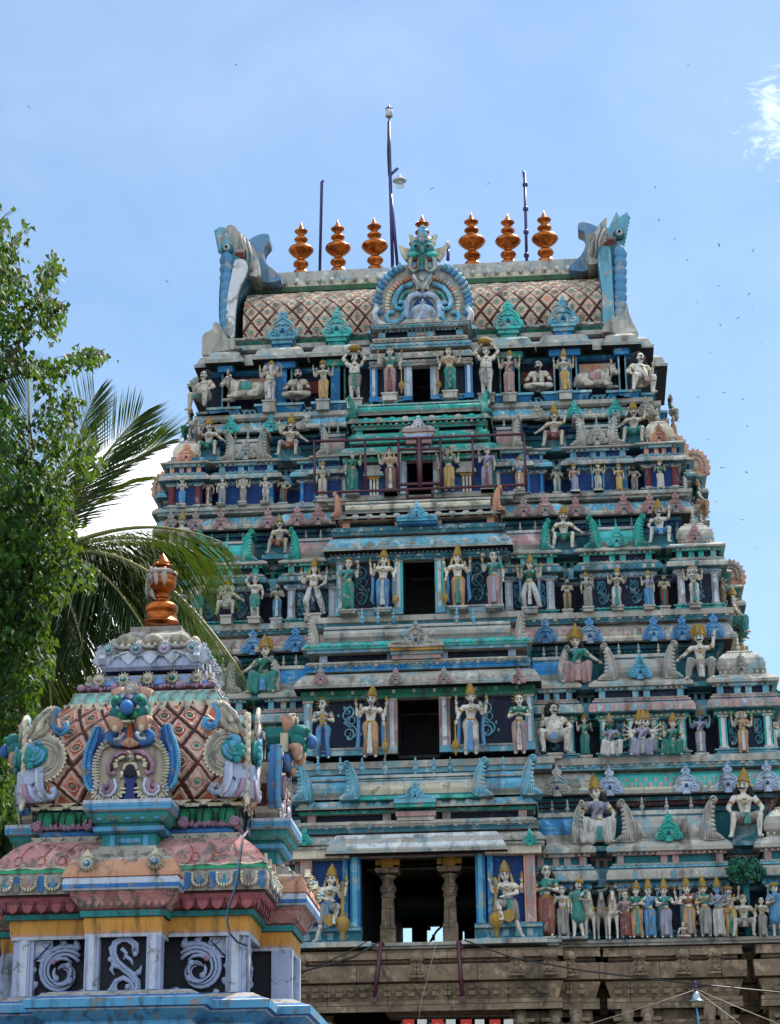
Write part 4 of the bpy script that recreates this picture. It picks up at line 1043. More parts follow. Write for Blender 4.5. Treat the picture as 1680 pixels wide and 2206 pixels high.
# ------------------------------------------------------------------ top storey and vaulted roof
S = S5; y0 = 5.6
storey()
zn = Z_(1160, 847, y0-.7); zb0 = Z_(1300, 868, y0-1.2); zl1 = Z_(1300, 857, y0-1.15); zs = Z_(1160, 762, y0-.3); zs1 = Z_(1160, 731, y0-.2)
S['zn'] = zn; S['zl'] = zl1
poly = half_plan(y0, S['xs'], 1.6, .3, 1.1, 1.5, mid=-1.2); H = zs-zn
wl = MB()
outer = half_plan(y0-.12, [(S['xs'][0][0]+.3, .95), (S['xc']+.5, .5)], 3, .02, .7)
wl.sweep(outer, [(-.6, zb0), (.3, zb0), (.42, zb0+.3*(zl1-zb0)), (.43, zl1), (-1, zl1)], [GR, GR, GR, GR])
wl.sweep(poly, [(.5, zl1), (.5, zl1+.1), (.3, zl1+.12), (.32, zl1+.2), (.42, zn-.12), (.5, zn-.1), (.5, zn), (.0, zn+.01)], [SL, TD, SL, BL, SL, GB, GB])
wl.sweep(poly, [(0, zn), (0, zs-.1*H), (.12, zs-.06*H), (.12, zs-.02*H), (.2, zs)], [NV, BL, BL, TD])
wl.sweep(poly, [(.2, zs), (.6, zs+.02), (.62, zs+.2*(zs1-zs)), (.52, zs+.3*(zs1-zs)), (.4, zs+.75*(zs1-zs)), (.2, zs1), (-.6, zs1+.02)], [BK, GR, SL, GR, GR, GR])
n = int(2*S['xc']/.22)
for i in range(n): wl.ball((-S['xc']+.15+i*.22, y0-.62, zl1+.22), .06, GB, 6, 4)
tchild(wl, 'niche_wall')
xs = [0]+[a for a, _ in S['xs']]
for i, (xe, p) in enumerate(S['xs']):
    if p <= .1 or i == 0: continue
    for sgn in (-1, 1):
        pil = MB(); xa, xb2 = xs[i], xe
        for q in (xa+.03, xb2-.25):
            a, c = sorted((sgn*q, sgn*(q+.22))); pil.box(a, c, y0-p-.12, y0-p+.02, zn, zs-.08*H, TE if i == 2 else GB)
        a, c = sorted((sgn*(xa-.1), sgn*(xb2+.1))); pil.box(a, c, y0-p-.3, y0-p, zs-.14*H, zs, TE if i == 2 else BL)
        pil.box(min(a, c)+.2, max(a, c)-.2, y0-p-.12, y0-p+.02, zn+.1, zs-.2, BL)
        tchild(pil, 'pilasters')
# red beam behind bulls
rb = MB()
for s in (-1, 1):
    a, c = sorted((s*(xs[5]+.05), s*(xs[6]-.05))); rb.box(a, c, y0+.0, y0+.3, zn+.50*H, zn+.78*H, T['peach'])
    a, c = sorted((s*xs[3], s*xs[4])); rb.box(a, c, y0+.0, y0+.3, zn+.38*H, zn+.66*H, RD)
tchild(rb, 'niche_back')
storey('vaulted_crown')
YR = YC-2.9    # front of the vault at its widest
rf = MB(); XRr = X_(1296, 700, YR); XRl = -X_(512, 730, YR); XR = (XRr+XRl)/2
zr = lambda py, y: Z_(1150, py, y)
zg0 = zr(727, YR+.2); zg1 = zr(709, YR+.1); zt0 = zr(706, YR); zt1 = zr(609, YR+1.6); zp0 = zr(607, YR+1.7); zp1 = zr(568, YR+2.4)
rf.sweep(rect(XR+.25, YR-.1), [(0, zs1-.3), (0, zg0-.25), (.2, zg0-.2), (.2, zg0)], [NV, GR, GR])
rf.sweep(rect(XR+.05, YR+.15), [(0, zg0), (.1, zg0+.05), (.25, zg0+.35*(zg1-zg0)), (.3, zg1-.1), (.42, zg1-.05), (.42, zg1+.03), (.1, zg1+.05)], [TD, T['green'], T['green'], GR, GR, GR])
n = int(2*XR/.55)
for i in range(n):     # green lotus petals
    x = -XR+.275+i*.55; rf.ball((x, YR-.05, (zg0+zg1)/2), .24, T['green'], 10, 7, 1, .55, (zg1-zg0)*.5/.24)
    rf.ball((x, YR-.28, zg1+.0), .1, GR, 8, 5, 1.6, .5, .7)
vp = []   # vault profile: pointed horseshoe
hv = zt1-zt0
for t, o_ in ((0, .25), (.08, .06), (.2, -.04), (.35, -.06), (.5, .06), (.65, .32), (.8, .75), (.92, 1.22), (1.0, 1.6)): vp.append((YR+o_, zt0+t*hv))
nb = len(vp); vs = [(-XR, a, b) for a, b in vp]+[(XR, a, b) for a, b in vp]
full = vp+[(YC-1.25, zp0+.35*(zp1-zp0)), (YC-.9, zp1-.05), (YC, zp1+.02), (YC+.9, zp1-.05)]+[(2*YC-a, b) for a, b in reversed(vp)]
TILED = paint('roof_red_brown', '4a1c1a', .25, '6f5550')
vs = [(-XR, a, b) for a, b in full]+[(XR, a, b) for a, b in full]; n = len(full)
for q in range(n-1): rf.add(vs, [(q, n+q, n+q+1, q+1)], TILED if q < nb-1 or q > n-nb-1 else GR, False)
rf.add(vs, [tuple(range(n-1, -1, -1)), tuple(range(n, 2*n))], GR, False)
ro = tchild(rf, 'vault_roof')
# arc length parametrisation for the diamond relief
def arc(pts):
    L = [0]
    for a, c in zip(pts, pts[1:]): L.append(L[-1]+math.hypot(c[0]-a[0], c[1]-a[1]))
    def f(s):
        s = max(0, min(L[-1], s))
        for i in range(len(L)-1):
            if s <= L[i+1]+1e-9:
                t = (s-L[i])/(L[i+1]-L[i]); a, c = pts[i], pts[i+1]
                d = (c[0]-a[0], c[1]-a[1]); l = math.hypot(*d)
                return (a[0]+d[0]*t, a[1]+d[1]*t, -d[1]/l, d[0]/l)
    return f, L[-1]
def diamonds(mb, surf, U0, U1, V1, nu, nv, m1, m2, m3, gap=.13, hgt=.05, lob=True):
    """relief diamonds on surf(u, v, lift) -> point; m1 pad, m2 border, m3 boss"""
    du = (U1-U0)/nu; dv = V1/nv
    for j in range(2*nv+1):
        for i in range(nu+1):
            cu = U0+(i+(.5 if j % 2 else 0)+rnd.uniform(-.035, .035))*du; cv = (j+rnd.uniform(-.05, .05))*dv/2; mp_ = m1 if rnd.random() < .72 else m2; hgt_ = hgt*rnd.uniform(.7, 1.2)
            ring = []; ring2 = []; inner = []
            N = 20
            for q in range(N):
                a = 2*PI*q/N; ca, sa = math.cos(a), math.sin(a); r = 1/(abs(ca)+abs(sa)); w = 1-gap*1.1-(.05 if q % 2 and lob else 0)
                for (lst, f) in ((ring, w), (ring2, w*.86), (inner, w*.62)):
                    u = cu+ca*r*du/2*f; v = cv+sa*r*dv/2*f; lst.append((max(U0, min(U1, u)), max(0, min(V1, v))))
            if cu < U0-du*.3 or cu > U1+du*.3: continue
            P = [surf(u, v, .0) for u, v in ring]+[surf(u, v, hgt_) for u, v in ring2]+[surf(u, v, hgt_*.55) for u, v in inner]
            fs = [(q, (q+1) % N, N+(q+1) % N, N+q) for q in range(N)]; mb.add(P, fs, m2, False)
            fs = [(N+q, N+(q+1) % N, 2*N+(q+1) % N, 2*N+q) for q in range(N)]; mb.add(P, fs, m2, False)
            mb.add(P, [tuple(range(2*N, 3*N))], mp_, False)
            if U0+du*.2 < cu < U1-du*.2 and dv*.2 < cv < V1-dv*.2 and rnd.random() > .05:
                c0 = Vector(surf(cu, cv, hgt*.6)); mb.ball(c0, du*.105, m3, 8, 6, 1, .6, .8)
                mb.tube([surf(cu+math.cos(t)*du*.17, cv+math.sin(t)*dv*.13, hgt*.8) for t in [2*PI*z/10 for z in range(11)]], du*.03, m2, 5)
f, LV_ = arc(vp)
def surf_roof(u, v, h):
    y, z, ny, nz = f(v); return (u, y+ny*h, z+nz*h)
dm = MB()
diamonds(dm, surf_roof, -XR+.02, XR-.02, LV_, 22, 4, T['pink'] if 0 else paint('roof_tan', 'c58a6c', .42, 'b0a094'), paint('roof_cream', 'd2b9a4', .4, 'aaa298'), paint('roof_boss', '4ba8a8', .3, 'b0b8b4'), .1, .07)
tchild(dm, 'diamond_tiles', ro)
rg = MB()
rg.box(-XR, XR, YR+1.45, YC, zp0-.05, zp0+.18, paint('moss', '2f5a3c', .5, '55584e'))
n = int(2*XR/.5)
for i in range(n+1):
    x = -XR+i*.5
    rg.ball((x, YR+1.6, zp0+.02), .1, GR, 6, 4)
    rg.ball((x, YR+1.5, zp0+.42), .1, GR, 8, 5); rg.ball((x, YR+1.68, zp0+.55), .11, GR, 8, 5)
    rg.ball((x+.25, YR+1.95, zp0+.62), .25, (GR, T['pink'], TE, GR, GR, T['turq'], GR, GR)[int(rnd.random()*8)], 10, 7, 1.05, .6, .9)
rg.box(-XR, XR, YR+1.62, YC, zp0+.18, zp0+.45, CRM); rg.rev([(.62, 0), (.62, 2*XR)], (-XR, YC-.45, zp1-.63), GR, 20, 'x')
tchild(rg, 'ridge_petals', ro)
zridge = zp1
# small gables on the vault base
for a, mm in ((1095, TQ), (1213, GB)):
    x = X_(a, 690, YR-.3)
    for s in (-1, 1):
        z0 = zr(712, YR-.4); 
        bb = MB(); bb.box(s*x-.34, s*x+.34, YR-.75, YR+.2, zr(740, YR-.6), z0-.1, BL if mm is GB else TE); bb.box(s*x-.42, s*x+.42, YR-.85, YR+.2, z0-.26, z0-.1, mm); bb.box(s*x-.5, s*x+.5, YR-.95, YR+.2, z0-.1, z0, mm); bb.box(s*x-.55, s*x+.55, YR-1.1, YR, zr(748, YR-.6)-.1, zr(744, YR-.6)+.12, mm)
        o = tchild(bb, 'dormer_pedestal', ro)
        place('horseshoe_medallion', mesh_of('kudu', mm), o, s*x, YR-.65, z0+.08, (zr(648, YR-.4)-z0)/1.22)

# great middle gable ---------------------------------------------------------
YN = YR-1.0
def pt(px, py, y=YN): return at(px, py, y)
def zp(ox, oy): return lambda x, y: (ox+x*.17716, oy+y*.17716)   # survey sheet: 500 photo px over 1680
q1 = zp(775.4, 471)
def O(lst, y=YN): return [at(*q1(x, y_), y) for x, y_ in lst]
nz_ = MB()
L_out = [(765, 1335), (620, 1335), (560, 1300), (470, 1335), (330, 1340), (220, 1300), (160, 1230), (155, 1150), (185, 1090), (230, 1080), (205, 1000), (215, 880), (250, 780), (330, 680), (430, 600), (560, 560), (640, 640), (765, 660)]
mir = lambda l: [(1530-x, y) for x, y in l]
L_all = L_out+mir(L_out)[::-1]
nz_.splate(O(L_all), YN, YN+1.2, GR)
hole = [(630, 1250), (625, 1130), (650, 1040), (700, 985), (750, 985), (765, 1000), (780, 985), (830, 985), (890, 1040), (915, 1130), (915, 1250)]
nz_.plate(O(hole), YN-.03, YN+.05, T['deepblue'])
def tb(l, r, m, yy=-.1, mb=None, both=True):
    for fn in ((lambda z: z), mir)[:2 if both else 1]:
        p = [at(*q1(x, y_), YN) for x, y_ in fn(l)]; (mb or nz_).tube([(a, YN+yy, c) for a, c in p], r, m, 8)
tb([(590, 1260), (500, 1320), (340, 1330), (210, 1270), (175, 1170), (220, 1100)], .13, WH)
tb([(625, 1240), (560, 1180), (570, 1040), (620, 960), (700, 930), (765, 950)], .14, T['lavender'])
tb([(640, 810), (520, 850), (450, 930), (420, 1020), (440, 1100), (500, 1120), (550, 1090), (540, 1040), (495, 1030), (480, 1060)], .11, SK, -.12)
tb([(530, 1150), (520, 1230), (440, 1280), (350, 1270), (320, 1200), (360, 1150), (420, 1160)], .10, SK, -.1)
tb([(610, 900), (540, 930), (500, 990), (500, 1040)], .07, TE, -.14)
for k in range(15):      # ribbed pink band
    t = k/14; a = PI/2+(.12+t*.98)*PI/2*1.05
    x0 = 765+math.cos(a)*400; y_ = 1060-math.sin(a)*330
    for sx in (x0, 1530-x0):
        a1 = at(*q1(sx, y_), YN); a2 = at(*q1(765+(sx-765)*1.14, 1060-(1060-y_)*1.14), YN)
        nz_.tube([(a1[0], YN-.06, a1[1]), (a2[0], YN-.04, a2[1])], [.07, .1], PE if k < 8 else T['cream'], 6)
for k in range(11):     # blue flame leaves round the rim
    t = k/10; a = PI/2+(.30+t*.80)*PI/2*1.05
    for sg in (-1, 1):
        cx = 765+sg*abs(math.cos(a))*515; cy_ = 1050-math.sin(a)*480
        x, z = at(*q1(cx, cy_), YN); d = Vector((sg*abs(math.cos(a))*.6, 0, .9)).normalized()
        for e, (rr, ll) in enumerate(((.14, .42), (.09, .3))):
            off = Vector((sg*.12*e, 0, -.1*e)); p0 = Vector((x, YN+.05, z))+off
            nz_.tube([p0, p0+d*ll*.5+Vector((sg*.08, -.04, 0)), p0+d*ll], [rr, rr*.8, .02], paint('scale_blue', '4f86ac', .5, '8d9090') if k % 3 else GB, 7, 1.6)
T['maskteal'] = paint('mask_teal', '3d8f92', .45, '8a9694')
no = tchild(nz_, 'great_gable', ro)
bell = MB(); cx, cz = at(*q1(765, 1250), YN-.35)
bell.rev([(.36, 0), (.42, .08), (.38, .14), (.52, .28), (.55, .42), (.44, .60), (.26, .72), (.14, .78), (.10, .84), (.14, .90), (.05, .98), (.01, 1.08)], (cx, YN-.35, cz-.05), T['lavender'], 18)
bell.box(cx-.75, cx+.75, YN-.8, YN, cz-.35, cz-.15, GR); bell.box(cx-.65, cx+.65, YN-.7, YN, cz-.15, cz-.03, T['cream']); bell.box(cx-.5, cx+.5, YN-.65, YN, cz-.75, cz-.35, GR)
bell.box(-2.2, 2.2, YN-.1, YN+1, cz-.3, cz-.12, GB)
tchild(bell, 'niche_dome', ro)
fm = MB()      # lion mask
def P3(x, y_, dy=-.2):
    a, c = at(*q1(x, y_), YN); return (a, YN+dy, c)
for s in (0, 1):
    g = (lambda l: l) if not s else mir
    def PP(l, dy): return [at(*q1(x, y_), YN) for x, y_ in g(l)]
    fm.plate(PP([(640, 470), (560, 520), (500, 430), (470, 330), (560, 375), (640, 390)], 0), YN-.15, YN+.15, CRM)
    fm.plate(PP([(690, 360), (620, 290), (590, 200), (640, 210), (665, 250), (715, 270), (740, 360)], 0), YN-.1, YN+.15, CRM)
    fm.plate(PP([(765, 480), (600, 480), (580, 600), (620, 690), (700, 700), (765, 690)], 0), YN-.3, YN+.2, GB)
    p = PP([(700, 340), (690, 400), (665, 490), (640, 560), (600, 640), (650, 680), (720, 640)], 0)
    fm.ball((p[1][0], YN-.32, p[1][1]), .24, T['maskteal'], 12, 8); fm.ball((p[2][0], YN-.35, p[2][1]), .2, T['turq'], 10, 7, 1.5, 1, .7)
    fm.ball((p[0][0], YN-.25, p[0][1]), .2, TD, 10, 7); fm.ball((p[1][0], YN-.54, p[1][1]-.02), .07, BK, 8, 5)
    tb([(700, 480), (640, 500), (620, 560), (610, 640), (660, 690), (720, 660), (720, 560), (735, 510)] if not s else [(830, 480), (890, 500), (910, 560), (920, 640), (870, 690), (810, 660), (810, 560), (795, 510)], .085, GR, -.35, fm, False)
    tb([(640, 640), (680, 640), (690, 600)] if not s else [(890, 640), (850, 640), (840, 600)], .05, PK, -.36, fm, False)
    fm.ball(P3(*g([(680, 545)])[0], -.38), .11, RD, 8, 6, 1.5, .6, .6)
for k, (y_, r_) in enumerate(((420, .2), (360, .17), (300, .2), (250, .22), (205, .19), (165, .15), (140, .09))): fm.ball(P3(765, y_, -.3), r_, (T['turq'], TD, GB, GB, SK, GB, GB)[k], 10, 7, 1, .7, 1)
for k in range(6): fm.ball(P3(765, 520+k*28, -.42), .1, TE if k < 5 else SK, 8, 6)
fm.plate(O([(640, 700), (760, 690), (890, 700), (880, 790), (850, 830), (830, 900), (800, 880), (767, 930), (735, 880), (700, 900), (680, 830), (650, 790)]), YN-.3, YN+.1, GR)
tb([(660, 730), (700, 800), (765, 900)], .06, WH, -.32, fm); tb([(740, 750), (765, 800)], .06, WH, -.34, fm)
tchild(fm, 'lion_mask', ro)

# end gables of the vault: beast neck in profile, feathers and crescent fin --------
for sgn, nm in ((-1, 0), (1, 1)):
    YE_ = YR-.1
    if nm == 0: sx = lambda x, y: (430.8+x*.3077, 430.8+y*.3077)
    else: sx = lambda x, y: (890+x*.3419, 431+y*.3419)
    def Q(l): return [at(*sx(a, c), YE_) for a, c in l]
    e = MB()
    if nm == 0:
        body = [(250, 965), (230, 900), (250, 700), (300, 560), (345, 500), (330, 450), (260, 400), (180, 395), (160, 470), (145, 560), (135, 700), (140, 880), (190, 990)]
        neck = [(200, 400), (270, 390), (300, 440), (330, 510), (410, 510), (400, 400), (370, 320), (320, 250), (260, 200), (240, 170), (205, 158), (175, 180), (160, 260), (150, 330), (180, 385)]
        head = [(180, 385), (130, 340), (110, 240), (125, 180), (170, 185), (190, 240), (215, 300)]
        fin = [(410, 510), (395, 400), (370, 320), (310, 240), (380, 185), (458, 178), (465, 225), (430, 270), (425, 330), (450, 390), (510, 440), (548, 500)]
        foot = [(245, 985), (235, 1080), (40, 1110), (25, 1050), (30, 970), (90, 930), (110, 880), (150, 900), (200, 990)]
        strip = [(255, 440), (330, 450), (330, 540), (280, 640), (255, 800), (245, 970), (200, 960), (190, 850), (200, 700), (225, 560)]
        scal = [(200+0*k, 430+k*62) for k in range(9)]
        eye = (190, 345); jaw = (270, 390)
    else:
        body = [(1200, 870), (1185, 600), (1165, 400), (1160, 310), (1200, 300), (1290, 290), (1310, 400), (1325, 520), (1325, 650), (1300, 720), (1340, 700), (1400, 890)]
        neck = [(1100, 385), (1100, 300), (1120, 220), (1170, 140), (1220, 95), (1215, 160), (1260, 150), (1290, 200), (1310, 300), (1230, 320), (1170, 380)]
        head = [(1215, 200), (1250, 130), (1280, 65), (1300, 100), (1352, 65), (1350, 150), (1335, 220), (1315, 290), (1260, 260)]
        fin = [(990, 385), (985, 355), (1050, 300), (1085, 230), (1080, 150), (1040, 125), (1045, 85), (1110, 90), (1180, 130), (1130, 200), (1110, 290), (1100, 385)]
        foot = [(1200, 870), (1210, 800), (1260, 760), (1320, 740), (1345, 680), (1360, 740), (1380, 790), (1410, 890)]
        strip = [(1165, 380), (1200, 310), (1240, 330), (1250, 450), (1265, 700), (1260, 780), (1200, 800), (1190, 600)]
        scal = [(1292, 345+k*54) for k in range(8)]
        eye = (1298, 215); jaw = (1240, 270)
    e.splate(Q(body), YE_-.1, YE_+5.6, SL); e.splate(Q(neck), YE_+.2, YE_+2.4, GR); e.plate(Q(head), YE_+.1, YE_+1.0, GB)
    e.splate(Q(fin), YE_+.8, YE_+1.7, paint('fin_blue', '5f86a8', .6, '8d8a86')); e.splate(Q(foot), YE_-.35, YE_+5.9, GR); e.splate(Q(strip), YE_-.28, YE_-.1, WH if nm == 0 else GB)
    for (a, c) in scal:
        x, z = at(*sx(a-(12 if nm == 0 else -12), c), YE_); e.rev([(.03, -.45), (.2, -.3), (.27, 0), (.2, .25), (.03, .4)], (x, YE_-.12, z), paint('scale_blue', '4f86ac', .5, '8d9090'), 8, 'z', 1.1, .7)
    n8 = len(neck)
    if nm == 0: ribs = [((300, 250), (330, 470)), ((330, 280), (360, 490)), ((280, 230), (300, 420))]
    else: ribs = [((1180, 150), (1150, 350)), ((1200, 170), (1175, 330)), ((1160, 180), (1125, 340))]
    for a, c in ribs:
        (x0, z0), (x1, z1) = Q([a, c]); e.tube([(x0, YE_+.15, z0), ((x0+x1)/2+(.1 if nm == 0 else -.1), YE_+.1, (z0+z1)/2), (x1, YE_+.15, z1)], .06, GR, 6)
    x, z = at(*sx(*eye), YE_); e.ball((x, YE_+.05, z), .26, TD, 12, 8); e.ball((x, YE_-.15, z), .15, WH, 10, 7); e.ball((x, YE_-.26, z), .08, BK, 8, 6)
    x, z = at(*sx(*jaw), YE_); e.ball((x, YE_+.1, z), .22, T['red'], 10, 7, 1.3, .7, .7); e.ball((x+(.05), YE_-.05, z+.16), .16, T['pink'], 10, 7, 1.4, .7, .6)
    for k in range(7):
        a, c = ((118+k*4, 200+k*22) if nm == 0 else (1345-k*5, 90+k*25)); x, z = at(*sx(a, c), YE_); e.ball((x, YE_+.3, z), .14, GB, 7, 5, 1.2, 1.5, 1)
    tchild(e, 'end_gable_beast', ro)

# finials on the ridge -------------------------------------------------------
def finial_mesh():
    b = MB(); b.smooth = True
    b.rev([(.50, 0), (.52, .06), (.52, .10), (.46, .14), (.47, .36), (.40, .52), (.26, .60), (.20, .64), (.30, .72), (.42, .82), (.44, .90), (.40, .97), (.24, 1.06), (.20, 1.12), (.22, 1.18), (.45, 1.32), (.66, 1.50), (.72, 1.60), (.66, 1.70), (.42, 1.83), (.24, 1.90), (.19, 1.95), (.26, 2.02), (.38, 2.12), (.39, 2.17), (.30, 2.25), (.16, 2.32), (.14, 2.37), (.30, 2.50), (.35, 2.56), (.36, 2.60), (.20, 2.66), (.17, 2.72), (.08, 2.90), (.01, 3.08)], (0, 0, 0), COPPER, 24)
    for i in range(14):
        a = 2*PI*i/14; b.tube([(.33*math.cos(a), .33*math.sin(a), 2.57), (.40*math.cos(a), .40*math.sin(a), 2.62)], [.05, .005], COPPER, 4)
    return b.mesh('copper_finial')
FIN = finial_mesh()
names = ('leftmost', 'second from the left', 'third from the left', 'half hidden behind the lion mask', 'first right of the middle gable', 'second right of the middle gable', 'rightmost, beside the forked pole')
for (px, pt_, pb), nmx in zip(((648, 478, 583), (729, 472, 580), (809, 467, 578), (911, 463, 575), (1018, 457, 571), (1095, 459, 567), (1176, 452, 564)), names):
    x, z = at(px, pb, YC); zt_ = Z_(px, pt_, YC); zb9 = zridge-.08
    o = link('finial', FIN, None, (x, YC, zb9), 0, ((zt_-z)/3.08*1.0,)*2+((zt_-zb9)/3.08,)); o.rotation_euler = (rnd.uniform(-.02, .02), rnd.uniform(-.025, .025), rnd.uniform(0, 6)); tag(o, 'copper pot finial on the ridge, '+nmx, 'finial', 'copper finials along the ridge')
# poles
def pole(l, label, r=.07, y=YC+.6, extra=None, name='metal_pole', cat='pole'):
    p = MB(); P = [at(a, c, y) for a, c in l]; zlow = min(c for _, c in P); x0 = P[-1][0]
    pts = [(a-x0, 0, c-(zridge-.1)) for a, c in P]; pts[-1] = (0, 0, 0)
    p.tube(pts, r, IRON, 8)
    if extra: extra(p, x0, y)
    o = p.obj(name, None, (x0, y, zridge-.1)); tag(o, label, cat); return o
def rings(ys, px):
    def f(p, x0, y):
        for a, c in zip(px, ys): x, z = at(a, c, y); p.cap((x-x0, 0, z-zridge+.1-.06), .12, (x-x0, 0, z-zridge+.1+.06), .12, IRON, 8, 1)
    return f
pole([(697, 389), (693, 392), (688, 582)], 'plain bluish metal pole with a bent tip on the left part of the ridge', .065)
pole([(1130, 371), (1134, 565)], 'forked bluish pole on the right part of the ridge beside the last finial', .065, extra=lambda p, x0, y: (rings([398, 450, 500, 550], [1131, 1132, 1133, 1134])(p, x0, y), p.tube([(X_(1127, 368, y)-x0, 0, Z_(1127, 368, y)-zridge+.1), (X_(1131, 400, y)-x0, 0, Z_(1131, 400, y)-zridge+.1)], .05, IRON, 6)))
def mast(p, x0, y):
    f = lambda a, c, dy=0: (X_(a, c, y)-x0, dy, Z_(a, c, y)-zridge+.1)
    x, _, z = f(838, 252); p.rev([(.14, 0), (.17, .05), (.15, .25), (.16, .35), (.05, .45), (.01, .6)], (x, 0, z), T['white'], 12); p.rev([(.155, .33), (.17, .4), (.05, .5), (.02, .62)], (x, 0, z+.02), IRON, 12)
    p.tube([f(838, 262), f(838, 252)], .03, IRON)
    p.tube([f(838, 380), f(846, 372), f(857, 362)], .07, IRON, 6); p.tube([f(840, 395), f(848, 480), f(856, 572)], .07, IRON, 6)
    p.tube([f(836, 262), f(835, 330, -.1), f(837, 380)], .03, BLACKP, 5)
mo = pole([(838, 262), (839, 330), (841, 400), (846, 572)], 'tallest mast on the ridge with a white tip cap and a lamp bracket', .075, extra=mast, name='lightning_mast', cat='mast')
x, z = at(861, 403, YC+.6)
lm = MB(); lm.rev([(.05, .62), (.10, .55), (.16, .42), (.28, .36), (.31, .30), (.24, .26), (.18, .24)], (0, 0, 0), paint('lamp_grey', 'b9bcc0', .3), 16); lo = lm.obj('hanging_lamp', None, (x, YC+.6, z)); tag(lo, 'small glass ridge lamp hanging from the arm of the tallest mast', 'lamp')
GLASS, nt, b = new_mat('lamp_glass'); b.inputs['Base Color'].default_value = (.9, .93, .95, 1); b.inputs['Roughness'].default_value = .15; b.inputs['Transmission Weight'].default_value = .75; b.inputs['IOR'].default_value = 1.2
gl = MB(); gl.rev([(.05, -.04), (.16, 0), (.22, .1), (.2, .24)], (0, 0, 0), GLASS, 16); gl.obj('glass_bowl', lo)
pole([(965, 535), (965, 572)], 'short dark ridge post with a white bulb right of the middle gable', .07, y=YR+1.5, extra=lambda p, x0, y: p.rev([(.06, 0), (.12, .06), (.12, .24), (.03, .34)], (0, 0, Z_(965, 535, y)-zridge+.1), T['white'], 10), name='ridge_lamp_post', cat='lamp post')
# ------------------------------------------------------------------ who stands where
def hgt(px, pf, ptop, Y): return Z_(px, ptop, Y)-Z_(px, pf, Y)
def stand(lvl, px, pf, ptop, label, d=-.95, **k):
    """figure on the ledge of a storey; survey point px, feet pf, crown top ptop"""
    S = (STOREYS+[S5])[lvl]; Y = S['y0']+d
    x = X_(px, pf, Y); h = hgt(px, pf, ptop, Y)
    z = k.pop('z', None)
    if z is None: z = Z_(px, pf, Y)
    base = k.pop('plinth', True)
    if base:
        zl = S['zn'] if lvl < 4 else S['zl']
        if z > zl+.03:      # low plinth under the feet
            pl = MB(); q = h*.13; pl.box(-q, q, -.32, .3, -(z-zl)-.02, -.07, GR); pl.box(-q*1.15, q*1.15, -.36, .3, -.07, 0, GR)
            r = statue(label, x, Y, z, h, **k); pl.M = Matrix.Scale(1/r.scale[0], 4); 
            pl2 = MB(); pl2.M = pl.M; pl2.box(-q, q, -.32, .3, -(z-zl)-.02, -.07, GR); pl2.box(-q*1.15, q*1.15, -.36, .3, -.07, 0, GR); pl2.obj('plinth', r); return r
    return statue(label, x, Y, z, h, **k)
GNI = 'small painted figures in the niches'; GGU = 'large guardian figures beside the doorways'; GSE = 'seated figures on the ledges between the little roofs'
M_, F_ = False, True
big = dict(group=GGU)
# top storey
stand(4, 440, 888, 795, "burly grey moustached man with curly black hair seated at the top storey's left corner", pose='seat', arms=('bless', 'knee'), garb='shorts', col='grey', sash='teal', crown='wild', face='mous', fat=.6, rz=-.5, plinth=False, d=-1.0, group='burly men at the top corners')
stand(4, 581, 868, 775, 'elephant-headed figure with gold cap on a round base, on the top storey', arms=('bless', 'bless'), up=True, garb='dhoti', col='white', sash='white', crown='peak', fat=.45, headk='elephant')
stand(4, 640, 860, 784, 'bearded sage sitting cross-legged in the dark niche left of the top storey', pose='cross', arms=('knee', 'knee'), garb='shorts', col='grey', crown='mat', face='beard', fat=.4, d=-.45, plinth=False, group='cross-legged bearded sages')
stand(4, 697, 866, 773, 'slim four-armed figure in pale yellow cloth beside the top storey sage at left', arms=('bless', 'bless'), up=True, garb='dhoti', col='sandc' if 0 else 'yellow', sash='orange', crown='peak', group=GNI)
stand(4, 765, 864, 750, 'stout figure lifting a bowl over its head, left of the top doorway', arms=('head', 'head'), garb='shorts', col='grey', sash='green', crown='none', face='long', fat=.5, item=('pot',), skin='pale', group='stout bowl lifters')
stand(4, 840, 852, 742, 'slim four-armed figure in pink cloth with a mace, left of the top doorway', d=-1.6, arms=('bless', 'mace'), up=True, col='pink', sash='maroon', item=('mace',), crown='bun', upper='teal', plinth=True, **big)
stand(4, 970, 847, 742, 'slim four-armed figure in teal cloth with a mace, right of the top doorway', d=-1.6, arms=('mace', 'bless'), up=True, col='teal', sash='green', item=('mace',), crown='bun', upper='sand', **big)
stand(4, 1048, 853, 735, 'stout figure lifting a bowl over its head, right of the top doorway', arms=('head', 'head'), garb='shorts', col='white', sash='grey', crown='none', face='long', fat=.55, item=('pot',), skin='pale', group='stout bowl lifters')
stand(4, 1098, 852, 753, 'slim woman in a dusty pink sari on the top storey', fem=True, arms=('bless', 'bless'), up=True, garb='sari', col='pink', sash='pink', upper='pink', crown='peak', group=GNI)
stand(4, 1160, 842, 766, 'bearded sage sitting cross-legged in the dark niche right of the top storey', pose='cross', arms=('knee', 'knee'), garb='shorts', col='grey', crown='mat', face='beard', fat=.4, d=-.45, plinth=False, skin='pale', group='cross-legged bearded sages')
stand(4, 1218, 848, 753, 'slim four-armed figure in mustard cloth and gold crown on the top storey', arms=('bless', 'bless'), up=True, col='yellow', sash='yellow', upper='white', group=GNI)
stand(4, 1380, 856, 756, "burly pale moustached man with curly black hair seated at the top storey's right corner", pose='seat', arms=('knee', 'bless'), garb='shorts', col='grey', sash='pink', crown='wild', face='mous', fat=.6, rz=.4, plinth=False, d=-1.0, skin='pale', group='burly men at the top corners')
